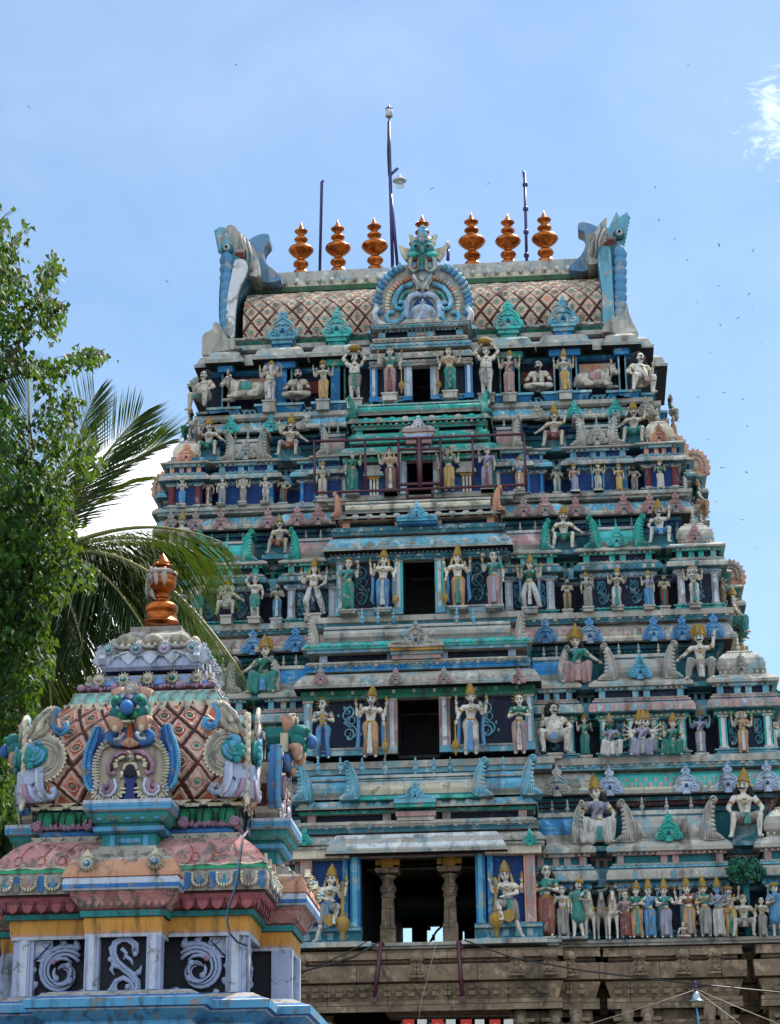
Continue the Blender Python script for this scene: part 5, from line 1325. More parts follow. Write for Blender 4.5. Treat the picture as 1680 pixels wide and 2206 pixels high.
# storey four, seated above the roofs
def perch(lvl, px, pf, ptop, label, **k):
    S = STOREYS[lvl]; Y = S['y0']+.05; rz = k.pop('rz', 0)
    x, z = at(px, pf, Y-.35); h = hgt(px, pf, ptop, Y-.35)
    k.setdefault('pose', 'seat'); k.setdefault('group', GSE)
    r = statue(label, x, Y-.35, z, h, rz=rz, **k)
    q = MB(); s = r.scale[0]; q.M = Matrix.Scale(1/s, 4); zt_ = .26*s
    q.box(-.55, .55, -.35, .6, S['ze1']-z-.05, S['ze1']-z+.05 if S['ze1'] > z else -.02, GB) if 0 else None
    q.box(-.5, .5, -.05, .75, -.1, .24*s, SL, .06, .0); q.box(-.6, .6, -.42, .7, -.2, -.04, SL); q.obj('seat_block', r); return r
perch(3, 449, 990, 898, "crowned man in green loincloth sitting on the left ledge of the fourth storey", arms=('lift', 'out'), garb='shorts', col='green', sash='green', face='mous long')
perch(3, 623, 990, 895, 'moustached man in brown loincloth and gold crown sitting left of the green middle block', arms=('lift', 'out'), garb='shorts', col='rust', sash='rust', face='mous long')
perch(3, 1194, 970, 874, 'moustached man in maroon loincloth and gold crown sitting right of the green middle block', arms=('out', 'lift'), garb='shorts', col='maroon', sash='maroon', face='mous long')
perch(3, 1366, 962, 864, "crowned man in green loincloth sitting by the fourth storey's right corner dome", arms=('out', 'lift'), garb='shorts', col='teal', sash='green', face='mous long')
# storey four niches
L4 = [(392, 1090, 1026, 'figure in bright blue trousers before the red left corner niche of the fourth storey', dict(arms=('bless', 'bless'), col='blue', sash='blue', upper='white', crown='peak')),
 (449, 1092, 1025, 'bearded figure in maroon cloth beside the red left corner niche', dict(arms=('bless', 'down'), col='maroon', sash='white', crown='mat', face='beard', fat=.2, d=-.5)),
 (478, 1088, 1029, 'plump pale boy-like figure between bearded figure and elephant-headed figure, fourth storey left', dict(arms=('down', 'bless'), garb='shorts', col='grey', crown='none', fat=.3)),
 (524, 1085, 1025, 'elephant-headed standing figure in the fourth storey left pavilion', dict(arms=('bless', 'bless'), up=True, col='sand' if 0 else 'grey', crown='peak', headk='elephant', fat=.4)),
 (572, 1085, 1026, 'plump pale figure with raised finger right of the fourth storey elephant-headed figure', dict(arms=('bless', 'hip'), garb='shorts', col='white', crown='none', fat=.35)),
 (611, 1088, 1019, 'dark bearded figure with green sash and red trousers left of the railing', dict(arms=('bless', 'hip'), col='maroon', sash='green', crown='mat', face='beard', fat=.2, d=-.5)),
 (695, 1075, 992, 'small pale figure in white cloth at the left end of the maroon railing', dict(arms=('down', 'bless'), col='white', sash='orange', upper='white', crown='peak')),
 (1119, 1060, 981, "small orange-clad figure with one blue shoulder at the maroon railing's right end", dict(arms=('bless', 'down'), col='orange', sash='white', upper='blue', crown='peak')),
 (1201, 1065, 998, 'bearded figure in pale cloth just right of the bright blue wall', dict(arms=('bless', 'belly'), col='white', sash='green', crown='mat', face='beard', fat=.3, d=-.5)),
 (1239, 1061, 997, 'woman in mauve sari at the left of the fourth storey right pavilion', dict(fem=True, arms=('down', 'fan'), garb='sari', col='violet', upper='pink', sash='violet', crown='peak')),
 (1289, 1059, 993, 'four-armed figure in white cloth and brown cape amid the fourth storey right pavilion', dict(arms=('bless', 'bless'), up=True, col='white', sash='white', crown='peak', item=('wrap',))),
 (1335, 1058, 997, 'woman in mustard sari at the right of the fourth storey right pavilion', dict(fem=True, arms=('fan', 'down'), garb='sari', col='yellow', upper='yellow', sash='yellow', crown='peak')),
 (1368, 1063, 997, 'dark bearded figure in red-striped trousers beside the red right corner niche', dict(arms=('bless', 'hip'), col='pink', sash='green', crown='mat', face='beard', fat=.2, d=-.5)),
 (1423, 1055, 987, 'pale white figure with green sleeves before the red right corner niche', dict(arms=('bless', 'bless'), garb='sari', col='white', sash='white', upper='green', crown='peak'))]
for px, pf, ptop, lb, k in L4: stand(3, px, pf, ptop, lb, group=GNI, **k)
stand(3, 760, 1062, 972, 'woman in dark green sari holding a whisk behind the railing at left', fem=True, d=-1.6, arms=('down', 'fan'), item=('whisk',), garb='sari', col='green', upper='green', sash='teal', crown='none', plinth=True, **big)
stand(3, 842, 1062, 960, 'four-armed figure in russet cloth left of the railed doorway', d=-1.7, arms=('bless', 'down'), up=True, col='rust', sash='white', upper='sand', crown='bun', face='curl', **big)
stand(3, 968, 1060, 958, 'four-armed figure in cream cloth with green sleeves right of the railed doorway', d=-1.7, arms=('mace', 'bless'), up=True, item=('mace',), col='yellow', sash='yellow', upper='green', crown='bun', face='curl', **big)
stand(3, 1050, 1056, 963, 'woman in mauve grey sari holding a whisk behind the railing at right', fem=True, d=-1.6, arms=('fan', 'down'), item=('whisk',), garb='sari', col='violet', upper='violet', sash='maroon', crown='none', **big)
# storey three
perch(2, 601, 1200, 1107, 'moustached man with one leg out, sitting above the third storey at left', arms=('down', 'out'), garb='shorts', col='rust', sash='rust', face='mous long')
perch(2, 388, 1196, 1103, 'gold-crowned seated man half hidden by palm leaves on the third storey', arms=('knee', 'out'), garb='shorts', col='grey', sash='grey', face='mous long')
perch(2, 1216, 1190, 1088, 'moustached man in green loincloth sitting right of the pale blue middle block', arms=('knee', 'out'), garb='shorts', col='green', sash='green', face='mous long', skin='pale')
perch(2, 1424, 1178, 1078, 'moustached man in bright blue loincloth sitting beside the third storey corner dome', arms=('knee', 'lift'), garb='shorts', col='blue', sash='blue', face='mous long', skin='pale')
L3 = [(389, 1340, 1259, 'slender woman in grey blue sari half hidden left of the third storey pot carriers', dict(fem=True, arms=('fan', 'down'), garb='sari', col='violet', upper='violet', sash='violet', crown='peak')),
 (427, 1334, 1245, 'stout figure with one arm raised and teal loincloth under the palm tips', dict(arms=('down', 'head'), garb='shorts', col='teal', sash='teal', crown='none', face='long', fat=.25)),
 (489, 1330, 1247, 'elephant-headed figure with one knee bent on the third storey', dict(arms=('bless', 'out'), up=False, garb='shorts', col='white', sash='white', crown='peak', headk='elephant', fat=.45, pose='seat')),
 (549, 1333, 1241, "stout figure with raised arm and teal loincloth right of the seated elephant-headed figure", dict(arms=('head', 'down'), garb='shorts', col='teal', sash='teal', crown='none', face='long', fat=.25)),
 (597, 1336, 1249, 'black-bearded figure in blue trousers on the left of the third storey', dict(arms=('bless', 'belly'), col='blue', sash='white', crown='mat', face='beard', d=-.5)),
 (675, 1326, 1202, 'gold-belted figure in white trousers with wild red hair, left wing of the third storey', dict(arms=('bless', 'hip'), up=True, col='white', sash='navy', crown='tall', fat=.1, face='curl', skin='pale', pose='stride')),
 (1142, 1312, 1195, 'dancing figure in cream trousers and dark red cape, right wing of the third storey', dict(arms=('bless', 'bless'), up=True, fem=True, garb='dhoti', col='white', sash='white', upper='green', crown='tall', item=('wrap',), pose='stride')),
 (1223, 1317, 1240, 'bearded figure with folded hands in the recess right of the cream dancer', dict(arms=('pray', 'pray'), col='orange', sash='green', crown='mat', face='beard', fat=.2, d=-.5)),
 (1267, 1311, 1231, 'woman in grey sari at the left of the third storey right pavilion', dict(fem=True, arms=('down', 'fan'), garb='sari', col='grey', upper='grey', sash='grey', crown='peak')),
 (1330, 1309, 1221, 'four-armed figure in pale cloth with a peacock, third storey right pavilion', dict(arms=('bless', 'bless'), up=True, col='white', sash='teal', crown='peak')),
 (1398, 1308, 1228, 'woman in blue sari at the right of the third storey right pavilion', dict(fem=True, arms=('fan', 'down'), garb='sari', col='blue', upper='violet', sash='blue', crown='peak')),
 (1432, 1310, 1231, "bearded figure with folded hands and maroon cloth beside the third storey corner niche", dict(arms=('pray', 'pray'), col='maroon', sash='green', crown='mat', face='beard', fat=.2, d=-.5)),
 (1497, 1303, 1214, 'three-faced figure in pale green cloth in the third storey corner niche', dict(arms=('bless', 'belly'), up=True, col='white', sash='teal', upper='white', crown='bun', heads=3))]
for px, pf, ptop, lb, k in L3: stand(2, px, pf, ptop, lb, group=GNI, **k)
stand(2, 750, 1318, 1194, 'woman in sea green sari with rayed crown holding a whisk, third storey', fem=True, d=-1.75, arms=('down', 'fan'), item=('whisk',), garb='sari', col='teal', upper='teal', sash='green', crown='rays', **big)
stand(2, 825, 1314, 1182, "four-armed figure in light blue cloth with gold mace by the third storey doorway", d=-1.8, arms=('bless', 'mace'), up=True, item=('mace', 'wrap'), col='blue', sash='white', crown='tall', face='curl', skin='pale', **big)
stand(2, 988, 1310, 1178, "four-armed figure in apricot cloth with gold mace by the third storey doorway", d=-1.8, arms=('mace', 'bless'), up=True, item=('mace', 'wrap'), col='orange', sash='teal', crown='tall', face='curl', skin='pale', **big)
stand(2, 1065, 1308, 1188, 'woman in dusty pink sari with teal blouse holding a whisk, third storey', fem=True, d=-1.75, arms=('fan', 'down'), item=('whisk',), garb='sari', col='pink', upper='teal', sash='violet', crown='none', **big)
# storey two
perch(1, 570, 1502, 1362, "woman in teal robe with round gold crown sitting left of the middle block", fem=True, arms=('out', 'knee'), garb='sari', col='teal', upper='green', sash='blue', crown='halo', face='long')
perch(1, 1246, 1480, 1342, 'woman in pink skirt with round gold crown sitting right of the second storey hood', fem=True, arms=('knee', 'out'), garb='sari', col='pink', upper='teal', sash='pink', crown='halo', face='long')
perch(1, 1511, 1472, 1335, "man in grey dhoti with round gold crown sitting by a corner dome", arms=('out', 'lift'), garb='dhoti', col='grey', sash='white', crown='halo', face='mous long', skin='pale')
L2 = [(560, 1640, 1554, 'small pale figure peeping out left of the shrine gable on the second storey', dict(arms=('bless', 'down'), col='violet', crown='peak')),
 (1196, 1626, 1512, 'huge pot-bellied man with wild black hair and moustache squatting on the second storey', dict(pose='squat', arms=('bless', 'knee'), garb='shorts', col='white', sash='blue', crown='wild', face='mous', fat=.8, skin='pale')),
 (1262, 1631, 1535, 'woman in emerald sari right of the huge squatting man', dict(fem=True, arms=('fan', 'bless'), garb='sari', col='teal', upper='teal', sash='teal', crown='peak', d=-.6)),
 (1320, 1634, 1538, 'green-skinned woman in white skirt sitting left of the many-armed figure', dict(fem=True, pose='seat', arms=('knee', 'belly'), garb='sari', col='white', upper='violet', sash='white', crown='tall', skin='green', d=-1.15, plinth=False)),
 (1385, 1633, 1531, 'many-armed three-headed woman on a throne in the second storey right pavilion', dict(fem=True, pose='seat', arms=('knee', 'knee'), garb='sari', col='violet', upper='violet', sash='grey', crown='tall', heads=3, many=4, d=-1.15, plinth=False, skin='pale')),
 (1450, 1633, 1535, 'woman in dark green robe sitting right of the many-armed figure', dict(fem=True, pose='seat', arms=('fan', 'knee'), garb='sari', col='green', upper='green', sash='green', crown='tall', d=-1.15, plinth=False)),
 (1511, 1626, 1528, 'blue-skinned figure in pale violet robe left of the second storey corner niche', dict(fem=True, arms=('bless', 'bless'), up=True, garb='sari', col='violet', upper='violet', sash='white', crown='peak', skin='blueskin', d=-.6)),
 (1603, 1624, 1526, 'three-faced figure in cream robe in the second storey corner niche', dict(arms=('bless', 'belly'), up=True, garb='sari', col='sand' if 0 else 'orange', sash='white', upper='orange', crown='bun', heads=3)),
 (1666, 1622, 1531, 'pale figure at the right frame edge on the second storey', dict(arms=('belly', 'belly'), garb='sari', col='white', sash='white', crown='peak', d=-.4))]
for px, pf, ptop, lb, k in L2: stand(1, px, pf, ptop, lb, group=GNI, **k)
stand(1, 697, 1637, 1494, "woman in bright blue dhoti holding gold cymbals on the second storey", fem=True, d=-2.0, arms=('belly', 'belly'), item=('cymbal',), garb='dhoti', col='blue', upper='grey', sash='navy', crown='rays', face='long', skin='pale', **big)
stand(1, 798, 1635, 1477, "four-armed guardian in orange cloth with gold mace by the second storey doorway", d=-2.0, arms=('bless', 'mace'), up=True, item=('mace', 'wrap'), col='orange', sash='white', upper=None, crown='tall', face='long', skin='pale', **big)
stand(1, 1015, 1629, 1473, "four-armed guardian in cream cloth with blue stripe by the second storey doorway", d=-2.0, arms=('mace', 'bless'), up=True, item=('mace', 'wrap'), col='white', sash='blue', crown='tall', face='long', skin='pale', **big)
stand(1, 1120, 1627, 1483, "woman in dusty rose dhoti with joined hands on the second storey", fem=True, d=-2.0, arms=('belly', 'belly'), garb='dhoti', col='pink', upper='green', sash='white', crown='rays', face='long', skin='pale', **big)
# storey one
perch(0, 1292, 1825, 1671, "woman in white skirt and tall crown sitting on the lowest row of roofs", fem=True, arms=('knee', 'knee'), garb='sari', col='white', upper='violet', sash='teal', crown='tall', face='long', skin='pale')
perch(0, 1610, 1813, 1655, 'bare-chested moustached man with teal shoulder cloth sitting right of the lowest wide vault', arms=('knee', 'knee'), garb='shorts', col='grey', sash='teal', crown='tall', face='mous long', skin='pale')
zl = STOREYS[0]['zn']
for px, pf, ptop, sg, lb in ((706, 2030, 1860, -1, "dancing guardian with one foot on a gold mace, left of the open porch"), (1099, 2022, 1852, 1, "dancing guardian with one foot on a gold mace, right of the open porch")):
    Y = YB-.55; x = X_(px, pf, Y)
    statue(lb, x, Y, ZFL+.02, hgt(px, pf, ptop, Y), pose='dance', arms=(('bless', 'cross') if sg > 0 else ('cross', 'bless'))[::-1] if 0 else ('cross', 'bless') if sg < 0 else ('bless', 'cross'), up=True, garb='shorts', col='grey', sash='teal' if sg > 0 else 'blue', crown='tall', face='curl', skin='pale', lean=.12*-sg, group=GGU)
    mm = MB(); mx_ = X_(738 if sg < 0 else 1070, 2022, Y-.3); mace(mm, 0, 0, 1.95, 0, ST['gold'], 4.2)
    mm.plate([(sg*.1, .62), (sg*.45, .5), (sg*.6, .62), (sg*.62, .85), (sg*.45, .95), (sg*.1, .8)], -.05, .08, ST['gold'])
    o = mm.obj('mace', None, (mx_, Y-.3, ZFL+.02)); tag(o, 'gold mace with ribbed head standing under the guardian %s of the porch' % ('left' if sg < 0 else 'right'), 'mace', 'gold maces of the porch guardians')
L1 = [(1178, 2020, 1862, 'tall woman in russet sari cradling a conch, right of the red porch pillar', dict(fem=True, arms=('belly', 'belly'), garb='sari', col='rust', upper='teal', sash='maroon', crown='none', face='long', skin='pale')),
 (1215, 2020, 1907, 'short shaven man in grey wrap between the russet woman and the turquoise man', dict(arms=('bless', 'down'), garb='skirt', col='grey', sash='grey', crown='none', face='', fat=.1)),
 (1247, 2020, 1890, 'moustached man in turquoise tunic and gold turban beside the horses', dict(arms=('down', 'belly'), garb='tunic', col='teal', upper='teal', sash='teal', crown='turban', face='mous', skin='pale')),
 (1350, 2022, 1910, 'woman in maroon sari with shell-shaped cap right of the horses', dict(fem=True, arms=('hip', 'belly'), garb='sari', col='maroon', upper='pink', sash='maroon', crown='rays')),
 (1375, 2022, 1895, 'woman in peach and green sari, second lady right of the horses', dict(fem=True, arms=('down', 'belly'), garb='sari', col='orange', upper='green', sash='teal', crown='tall', skin='pale')),
 (1403, 2022, 1895, 'woman in vivid blue sari reaching towards the bride', dict(fem=True, arms=('reach', 'reach'), garb='sari', col='blue', upper='blue', sash='blue', crown='tall', skin='pale')),
 (1437, 2022, 1895, 'bride in lilac grey sari stretching her hand to the groom', dict(fem=True, arms=('belly', 'reach'), garb='sari', col='violet', upper='teal', sash='violet', crown='tall', skin='pale')),
 (1488, 2020, 1890, 'groom in tan cloth with garland taking the hand of the bride', dict(arms=('reach', 'down'), up=True, col='sand' if 0 else 'orange', sash='grey', upper='maroon', crown='tall', skin='pale')),
 (1522, 2020, 1890, 'man in grey trousers and teal scarf behind the groom', dict(arms=('belly', 'bless'), col='grey', sash='grey', upper='teal', crown='tall', skin='sand')),
 (1552, 2020, 1892, 'blue-faced man in cream robe left of the lute player', dict(arms=('belly', 'bless'), garb='sari', col='white', sash='white', upper='sand' if 0 else 'violet', crown='tall', skin='blueskin')),
 (1577, 2020, 1905, 'lute player in green and yellow cloth on the lowest storey', dict(arms=('belly', 'lift'), garb='dhoti', col='yellow', sash='green', crown='turban', face='mous', item=('lute',))),
 (1605, 2022, 1918, 'bare man sitting with one leg folded beneath the green leaf cluster', dict(pose='seat', arms=('lift', 'knee'), garb='shorts', col='grey', sash='grey', crown='bun')),
 (1645, 2020, 1932, 'thin boy in grey wrap with hands at his mouth near the right frame edge', dict(arms=('bless', 'belly'), garb='skirt', col='grey', sash='grey', crown='none')),
 (1676, 2020, 1897, "man in light blue tunic and turban at the lowest ledge's right frame edge", dict(arms=('belly', 'down'), garb='tunic', col='blue', upper='blue', sash='blue', crown='turban'))]
for px, pf, ptop, lb, k in L1: stand(0, px, pf, ptop, lb, d=-1.15, group='procession figures on the lowest ledge', **k)
stand(0, 1473, 2020, 1985, 'tiny child sitting at the feet of the bride and groom', d=-1.3, pose='cross', arms=('knee', 'bless'), garb='shorts', col='pink', crown='none', group=GNI, plinth=True)
# green leaf cluster
lc = MB(); Y = -1.0
for k in range(60):
    a, c = 1567+78*rnd.random(), 1856+42*rnd.random()
    if (abs(a-1606)/40)**2+(abs(c-1876)/24)**2 > 1: continue
    x, z = at(a, c, Y); yy = Y-.45*rnd.random()
    for q in range(9): lc.ball((x+rnd.uniform(-.12, .12), yy-rnd.random()*.15, z+rnd.uniform(-.12, .12)), rnd.uniform(.03, .06), T['leafgreen'] if 'leafgreen' in T else paint('leaf_cluster', '0f5a44', .2, '3c7a66'), 6, 4, rnd.uniform(.6, 1.5), 1, rnd.uniform(.6, 1.6))
lc.tube([(X_(1606, 1890, Y), Y+.1, Z_(1606, 1890, Y)), (X_(1612, 2015, Y), Y+.2, Z_(1612, 2018, Y))], .12, T['tealdark'], 7)
o = lc.obj('plaster_tree'); tag(o, 'dark green clustered plaster tree above the sitting bare man on the lowest storey', 'plaster tree')
# bulls and horses ------------------------------------------------
def bull(label, px, pf, ptop, w, sgn, lvl, Y, cloth):
    x, z = at(px, pf, Y); h = hgt(px, pf, ptop, Y); S = h/1.0
    z = max(z, STOREYS[lvl]['zn'] if lvl < 4 else S5['zn'])
    r = thing('bull', (x, Y, z), label, 'bull', 'reclining bulls on the top storey'); r.scale = (sgn*S*1.0, S, S)
    b = MB(); M = ST['skin']
    b.cap((-.55, 0, .32), .26, (.15, 0, .34), .27, M, 14, 5); b.ball((.0, 0, .58), .16, M, 10, 7, 1.2, .8, .8); b.cap((.15, 0, .38), .24, (.42, -.04, .62), .15, M, 12, 4)
    b.cap((.44, -.06, .70), .125, (.60, -.12, .52), .075, M, 12, 4); b.ball((.62, -.13, .50), .08, M)
    b.cap((.1, -.2, .14), .10, (.40, -.22, .08), .06, M); b.cap((.40, -.22, .08), .06, (.2, -.26, .05), .045, M); b.cap((.3, .1, .1), .08, (.6, .0, .06), .05, M)
    b.cap((-.5, -.2, .22), .16, (-.22, -.27, .10), .07, M); b.cap((-.22, -.27, .08), .06, (-.45, -.29, .05), .045, M)
    b.cap((-.78, .0, .35), .04, (-.8, -.1, .08), .03, M)
    for s in (-1, 1): b.cap((.40, -.04+s*.1, .74), .03, (.33, -.05+s*.24, .72), .045, M)
    link('body', remesh(b, .022, 'bull_body', M), r)
    e = MB(); 
    for s in (-1, 1): e.tube([(.43, -.06+s*.07, .80), (.44, -.06+s*.15, .90), (.42, -.06+s*.13, .99)], [.04, .03, .008], ST['sand'], 8)
    e.obj('horns', r)
    e = MB(); e.ball((.50, -.17, .68), .022, ST['hair'], 8, 5); e.ball((.47, .05, .70), .02, ST['hair'], 8, 5); e.ball((.66, -.19, .5), .012, ST['hair'], 6, 4); e.obj('face_paint', r)
    e = MB(); e.M = None
    pts = [(-.28+.36*i/5, j) for i in range(6) for j in range(7)]
    vs = []
    for i in range(6):
        for j in range(7):
            a = -.1+1.9*j/6; vs.append((-.3+.36*i/5, -.28*math.sin(a)-.0, .33+.29*math.cos(a)))
    e.add(vs, [(i*7+j, i*7+j+1, (i+1)*7+j+1, (i+1)*7+j) for i in range(5) for j in range(6)], ST[cloth], True)
    e.tube([(-.3, -.285*math.sin(a)-.005, .33+.295*math.cos(a)) for a in [-.1+1.9*j/8 for j in range(9)]], .015, ST['gold'], 5); e.tube([(.06, -.285*math.sin(a)-.005, .33+.295*math.cos(a)) for a in [-.1+1.9*j/8 for j in range(9)]], .015, ST['gold'], 5)
    e.obj('saddle_cloth', r)
    e = MB(); e.tube([(.25+.22*math.sin(a)*.3+.06, -.2*math.sin(a), .5+.22*math.cos(a)*-1+.02) for a in [2*PI*j/14 for j in range(15)]], .025, ST['maroon'], 6); e.obj('collar', r)
bull('reclining grey bull with teal saddle cloth facing left on the top storey', 523, 864, 798, 90, -1, 4, 5.1, 'teal')
bull('reclining grey bull with pink saddle cloth facing right on the top storey', 1290, 838, 778, 100, 1, 4, 5.1, 'pink')
def horse(i, px, shade, label):
    Y = -1.1; x = X_(px, 2018, Y); z = STOREYS[0]['zn']; h = hgt(px, 2018, 1912, Y); S = h
    r = thing('horse', (x, Y, z), label, 'horse', 'horses of the chariot', 0, S)
    b = MB(); M = ST[shade]
    b.cap((0, .35, .56), .13, (0, -.02, .55), .125, M, 12, 4); b.cap((0, -.05, .6), .10, (0, -.16, .85), .055, M, 12, 4)
    b.cap((0, -.17, .90), .05, (0, -.27, .76), .032, M, 10, 3)
    for s in (-1, 1):
        b.cap((s*.02, -.15, .93), .014, (s*.035, -.15, .99), .006, M, 6, 2)
        b.cap((s*.075, -.02, .5), .055, (s*.08, -.04, .28), .032, M); b.cap((s*.08, -.04, .28), .03, (s*.08, -.02, .05), .022, M); b.cap((s*.08, -.03, .035), .03, (s*.08, -.05, .02), .03, M)
        b.cap((s*.08, .38, .5), .075, (s*.085, .36, .30), .038, M); b.cap((s*.085, .36, .3), .035, (s*.085, .42, .22), .03, M); b.cap((s*.085, .42, .22), .03, (s*.085, .38, .04), .024, M)
    link('body', remesh(b, .014, 'horse_body', M), r)
    e = MB(); e.tube([(.1*math.cos(a), -.12+.0*a, .64+.1*math.sin(a)) for a in [PI+PI*j/8 for j in range(9)]], .015, ST['gold'], 6); e.tube([(.05*math.cos(a), -.24, .8+.02+.04*math.sin(a)) for a in [2*PI*j/10 for j in range(11)]], .009, ST['gold'], 5); e.obj('harness', r)
    e = MB()
    for s in (-1, 1): e.ball((s*.037, -.205, .90), .012, ST['hair'], 6, 4); e.ball((s*.014, -.295, .755), .007, ST['hair'], 6, 4)
    e.tube([(0, -.1, .95), (0, -.04, .85), (0, .03, .7)], .018, ST['hair'], 6); e.obj('mane', r)
horse(0, 1272, 'skin', 'pale horse on the left of the chariot trio'); horse(1, 1298, 'darkskin', 'brownish grey middle horse of the chariot trio'); horse(2, 1322, 'pale', 'whitish horse on the right of the chariot trio')
statue('rider in gold turban driving the horses, right arm pointing left', X_(1322, 1960, -.3), -.35, Z_(1322, 1990, -.35), hgt(1320, 1990, 1875, -.35), pose='stand', arms=('reach', 'down'), garb='shorts', col='rust', sash='rust', crown='turban', face='mous', skin='darkskin', group='procession figures on the lowest ledge')
# flank figures seen in profile on both edges of the tower
def side(px, pf, ptop, Y, sgn, label, **k):
    x, z = at(px, pf, Y); h = hgt(px, pf, ptop, Y)
    statue(label, x, Y, z, h, rz=sgn*PI/2, group='figures on the flanks seen in profile', **k)
for a in ((1446, 905, 850, 6, 1, "profile figure with green sleeve at the fourth storey cornice's right edge", dict(pose='seat', arms=('knee', 'out'), col='grey', upper='green', face='long')),
          (1452, 950, 880, 7.5, 1, 'profile figure with gold crown right above the fourth storey corner dome', dict(pose='stand', arms=('bless', 'down'), col='orange')),
          (1474, 1060, 997, 4.6, 1, 'slim profile figure in green and white right of the red corner niche', dict(fem=True, arms=('bless', 'down'), garb='sari', col='white', upper='green', sash='white')),
          (1505, 1112, 1032, 6, 1, 'larger profile figure with green blouse on the right edge between third and fourth storeys', dict(pose='seat', fem=True, arms=('knee', 'out'), garb='dhoti', col='orange', upper='green', face='long', sash='white')),
          (1512, 1185, 1092, 7.0, 1, 'profile figure with gold crown right above the third storey corner dome', dict(pose='stand', arms=('bless', 'down'), col='pink', sash='orange')),
          (1557, 1306, 1228, 3.3, 1, 'profile figure in teal and orange right of the third storey corner niche', dict(arms=('bless', 'belly'), garb='dhoti', col='orange', sash='teal')),
          (1582, 1372, 1262, 4.4, 1, 'profile woman in red and green robe at the right edge above the second storey', dict(pose='seat', fem=True, arms=('knee', 'knee'), garb='sari', col='teal', upper='maroon', sash='teal')),
          (1600, 1440, 1340, 5.5, 1, 'profile figure with yellow crown right of the second storey corner dome', dict(pose='stand', arms=('bless', 'down'), col='yellow', upper='teal')),
          (368, 1100, 1040, 4.5, -1, 'grey profile figure at the left edge beside the red corner niche', dict(arms=('bless', 'down'), col='grey')),
          (410, 945, 880, 6.0, -1, 'gold-crowned profile figure at the left edge of the fourth storey cornice', dict(arms=('knee', 'knee'), pose='seat', col='green', upper='green')),
          (356, 1150, 1090, 5.5, -1, 'lower profile figure at the left edge below the red corner niche', dict(arms=('knee', 'knee'), pose='seat', col='grey'))):
    side(*a[:6], **a[6])
# maroon railing on the fourth storey ---------------------------------------
Y = 2.0; r = MB(); P = lambda a, c: (X_(a, c, Y), Y, Z_(a, c, Y)); x0, y0_, z0_ = P(905, 1062)
def bar(p, q, t=.05):
    a, b_ = Vector(P(*p))-Vector((x0, y0_, z0_)), Vector(P(*q))-Vector((x0, y0_, z0_)); r.tube([a, b_], t, MAROON, 4)
for p, q, t in (((677, 951), (1129, 935), .06), ((678, 1062), (1133, 1044), .06), ((677, 951), (678, 1062), .05), ((1128, 935), (1133, 1044), .05), ((786, 948), (788, 1058), .045), ((1017, 940), (1020, 1048), .045),
                ((858, 945), (859, 1056), .05), ((948, 942), (950, 1052), .05), ((902, 942), (905, 1050), .11), ((858, 968), (948, 966), .07), ((858, 1044), (949, 1041), .07), ((877, 1052), (878, 1072), .05), ((931, 1052), (932, 1070), .05), ((725, 1060), (727, 1072), .05), ((1087, 1046), (1092, 1058), .05), ((874, 1073), (935, 1070), .05)): bar(p, q, t)
o = r.obj('railing', None, (x0, y0_, z0_)); tag(o, 'maroon metal railing with a cross-barred gate before the fourth storey doorway', 'railing')
# ------------------------------------------------------------------ small things
BIRD = plain('bird_grey', '6d7880', .7)
def bird_mesh():
    b = MB(); b.cap((-.12, 0, 0), .03, (.12, 0, 0), .05, BIRD, 8, 2); b.ball((.19, 0, .02), .035, BIRD, 8, 5); b.tube([(-.12, 0, 0), (-.25, 0, -.01)], [.03, .045], BIRD, 5, .3)
    for s in (-1, 1): b.add([(-.06, 0, .02), (.08, 0, .02), (.05, s*.28, .10), (-.1, s*.42, .05), (-.09, s*.2, .06)], [(0, 1, 2, 4), (4, 2, 3)], BIRD, False)
    return b.mesh('bird')
BM = bird_mesh()
bpos = [(508, 140), (62, 230), (1483, 141), (1675, 190), (1411, 404), (1419, 474), (931, 407), (1052, 396), (1549, 528), (1453, 515), (1548, 616), (1613, 634), (1502, 652), (1590, 685), (1551, 700), (1621, 668), (1530, 760), (1560, 846), (1504, 856), (1600, 860), (1526, 947), (1610, 918), (1555, 1008), (1541, 1080), (1598, 1120), (1608, 1018), (1630, 1180), (1622, 540), (1480, 560), (1640, 740), (360, 607), (722, 575), (560, 520)]
for k, (a, c) in enumerate(bpos):
    Y = 30+rnd.uniform(-15, 25); x, z = at(a, c, Y)
    o = link('bird', BM, None, (x, Y, z), 0, .3); o.rotation_euler = (rnd.uniform(-.5, .5), rnd.uniform(-.3, .3), rnd.uniform(0, 6.2)); tag(o, 'tiny grey bird flying high in the blue sky', 'bird', 'birds circling round the tower')
# cables strung across the stone base and the lamp hanging from them
def cable(l, label, r=.02, Y=-6.0, mat=BLACKP, sag=0.):
    pts = [Vector((X_(a, c, Y+(d[0] if d else 0)), Y+(d[0] if d else 0), Z_(a, c, Y+(d[0] if d else 0)))) for a, c, *d in l]
    o0 = pts[0].copy(); m = MB(); m.tube([p-o0 for p in pts], r, mat, 5); tag(m.obj('cable', None, o0), label, 'cable', None)
cable([(1000, 2025), (1100, 2062), (1250, 2090), (1380, 2106), (1520, 2122), (1700, 2140)], 'long black cable sagging rightwards across the stone base', .028, -4)
cable([(560, 2115), (700, 2080), (760, 2062), (815, 2030)], 'black cable rising from the shrine corner towards the porch', .035, -4)
cable([(640, 2100), (740, 2056), (790, 2028)], 'thinner black cable rising beside the first towards the porch', .02, -4)
LC = plain('cable_tan', '8a7f70', .6)
cable([(1495, 2133), (1400, 2165), (1270, 2206), (1150, 2240)], 'grey cable running from the base lamp down to the left', .010, -20, LC)
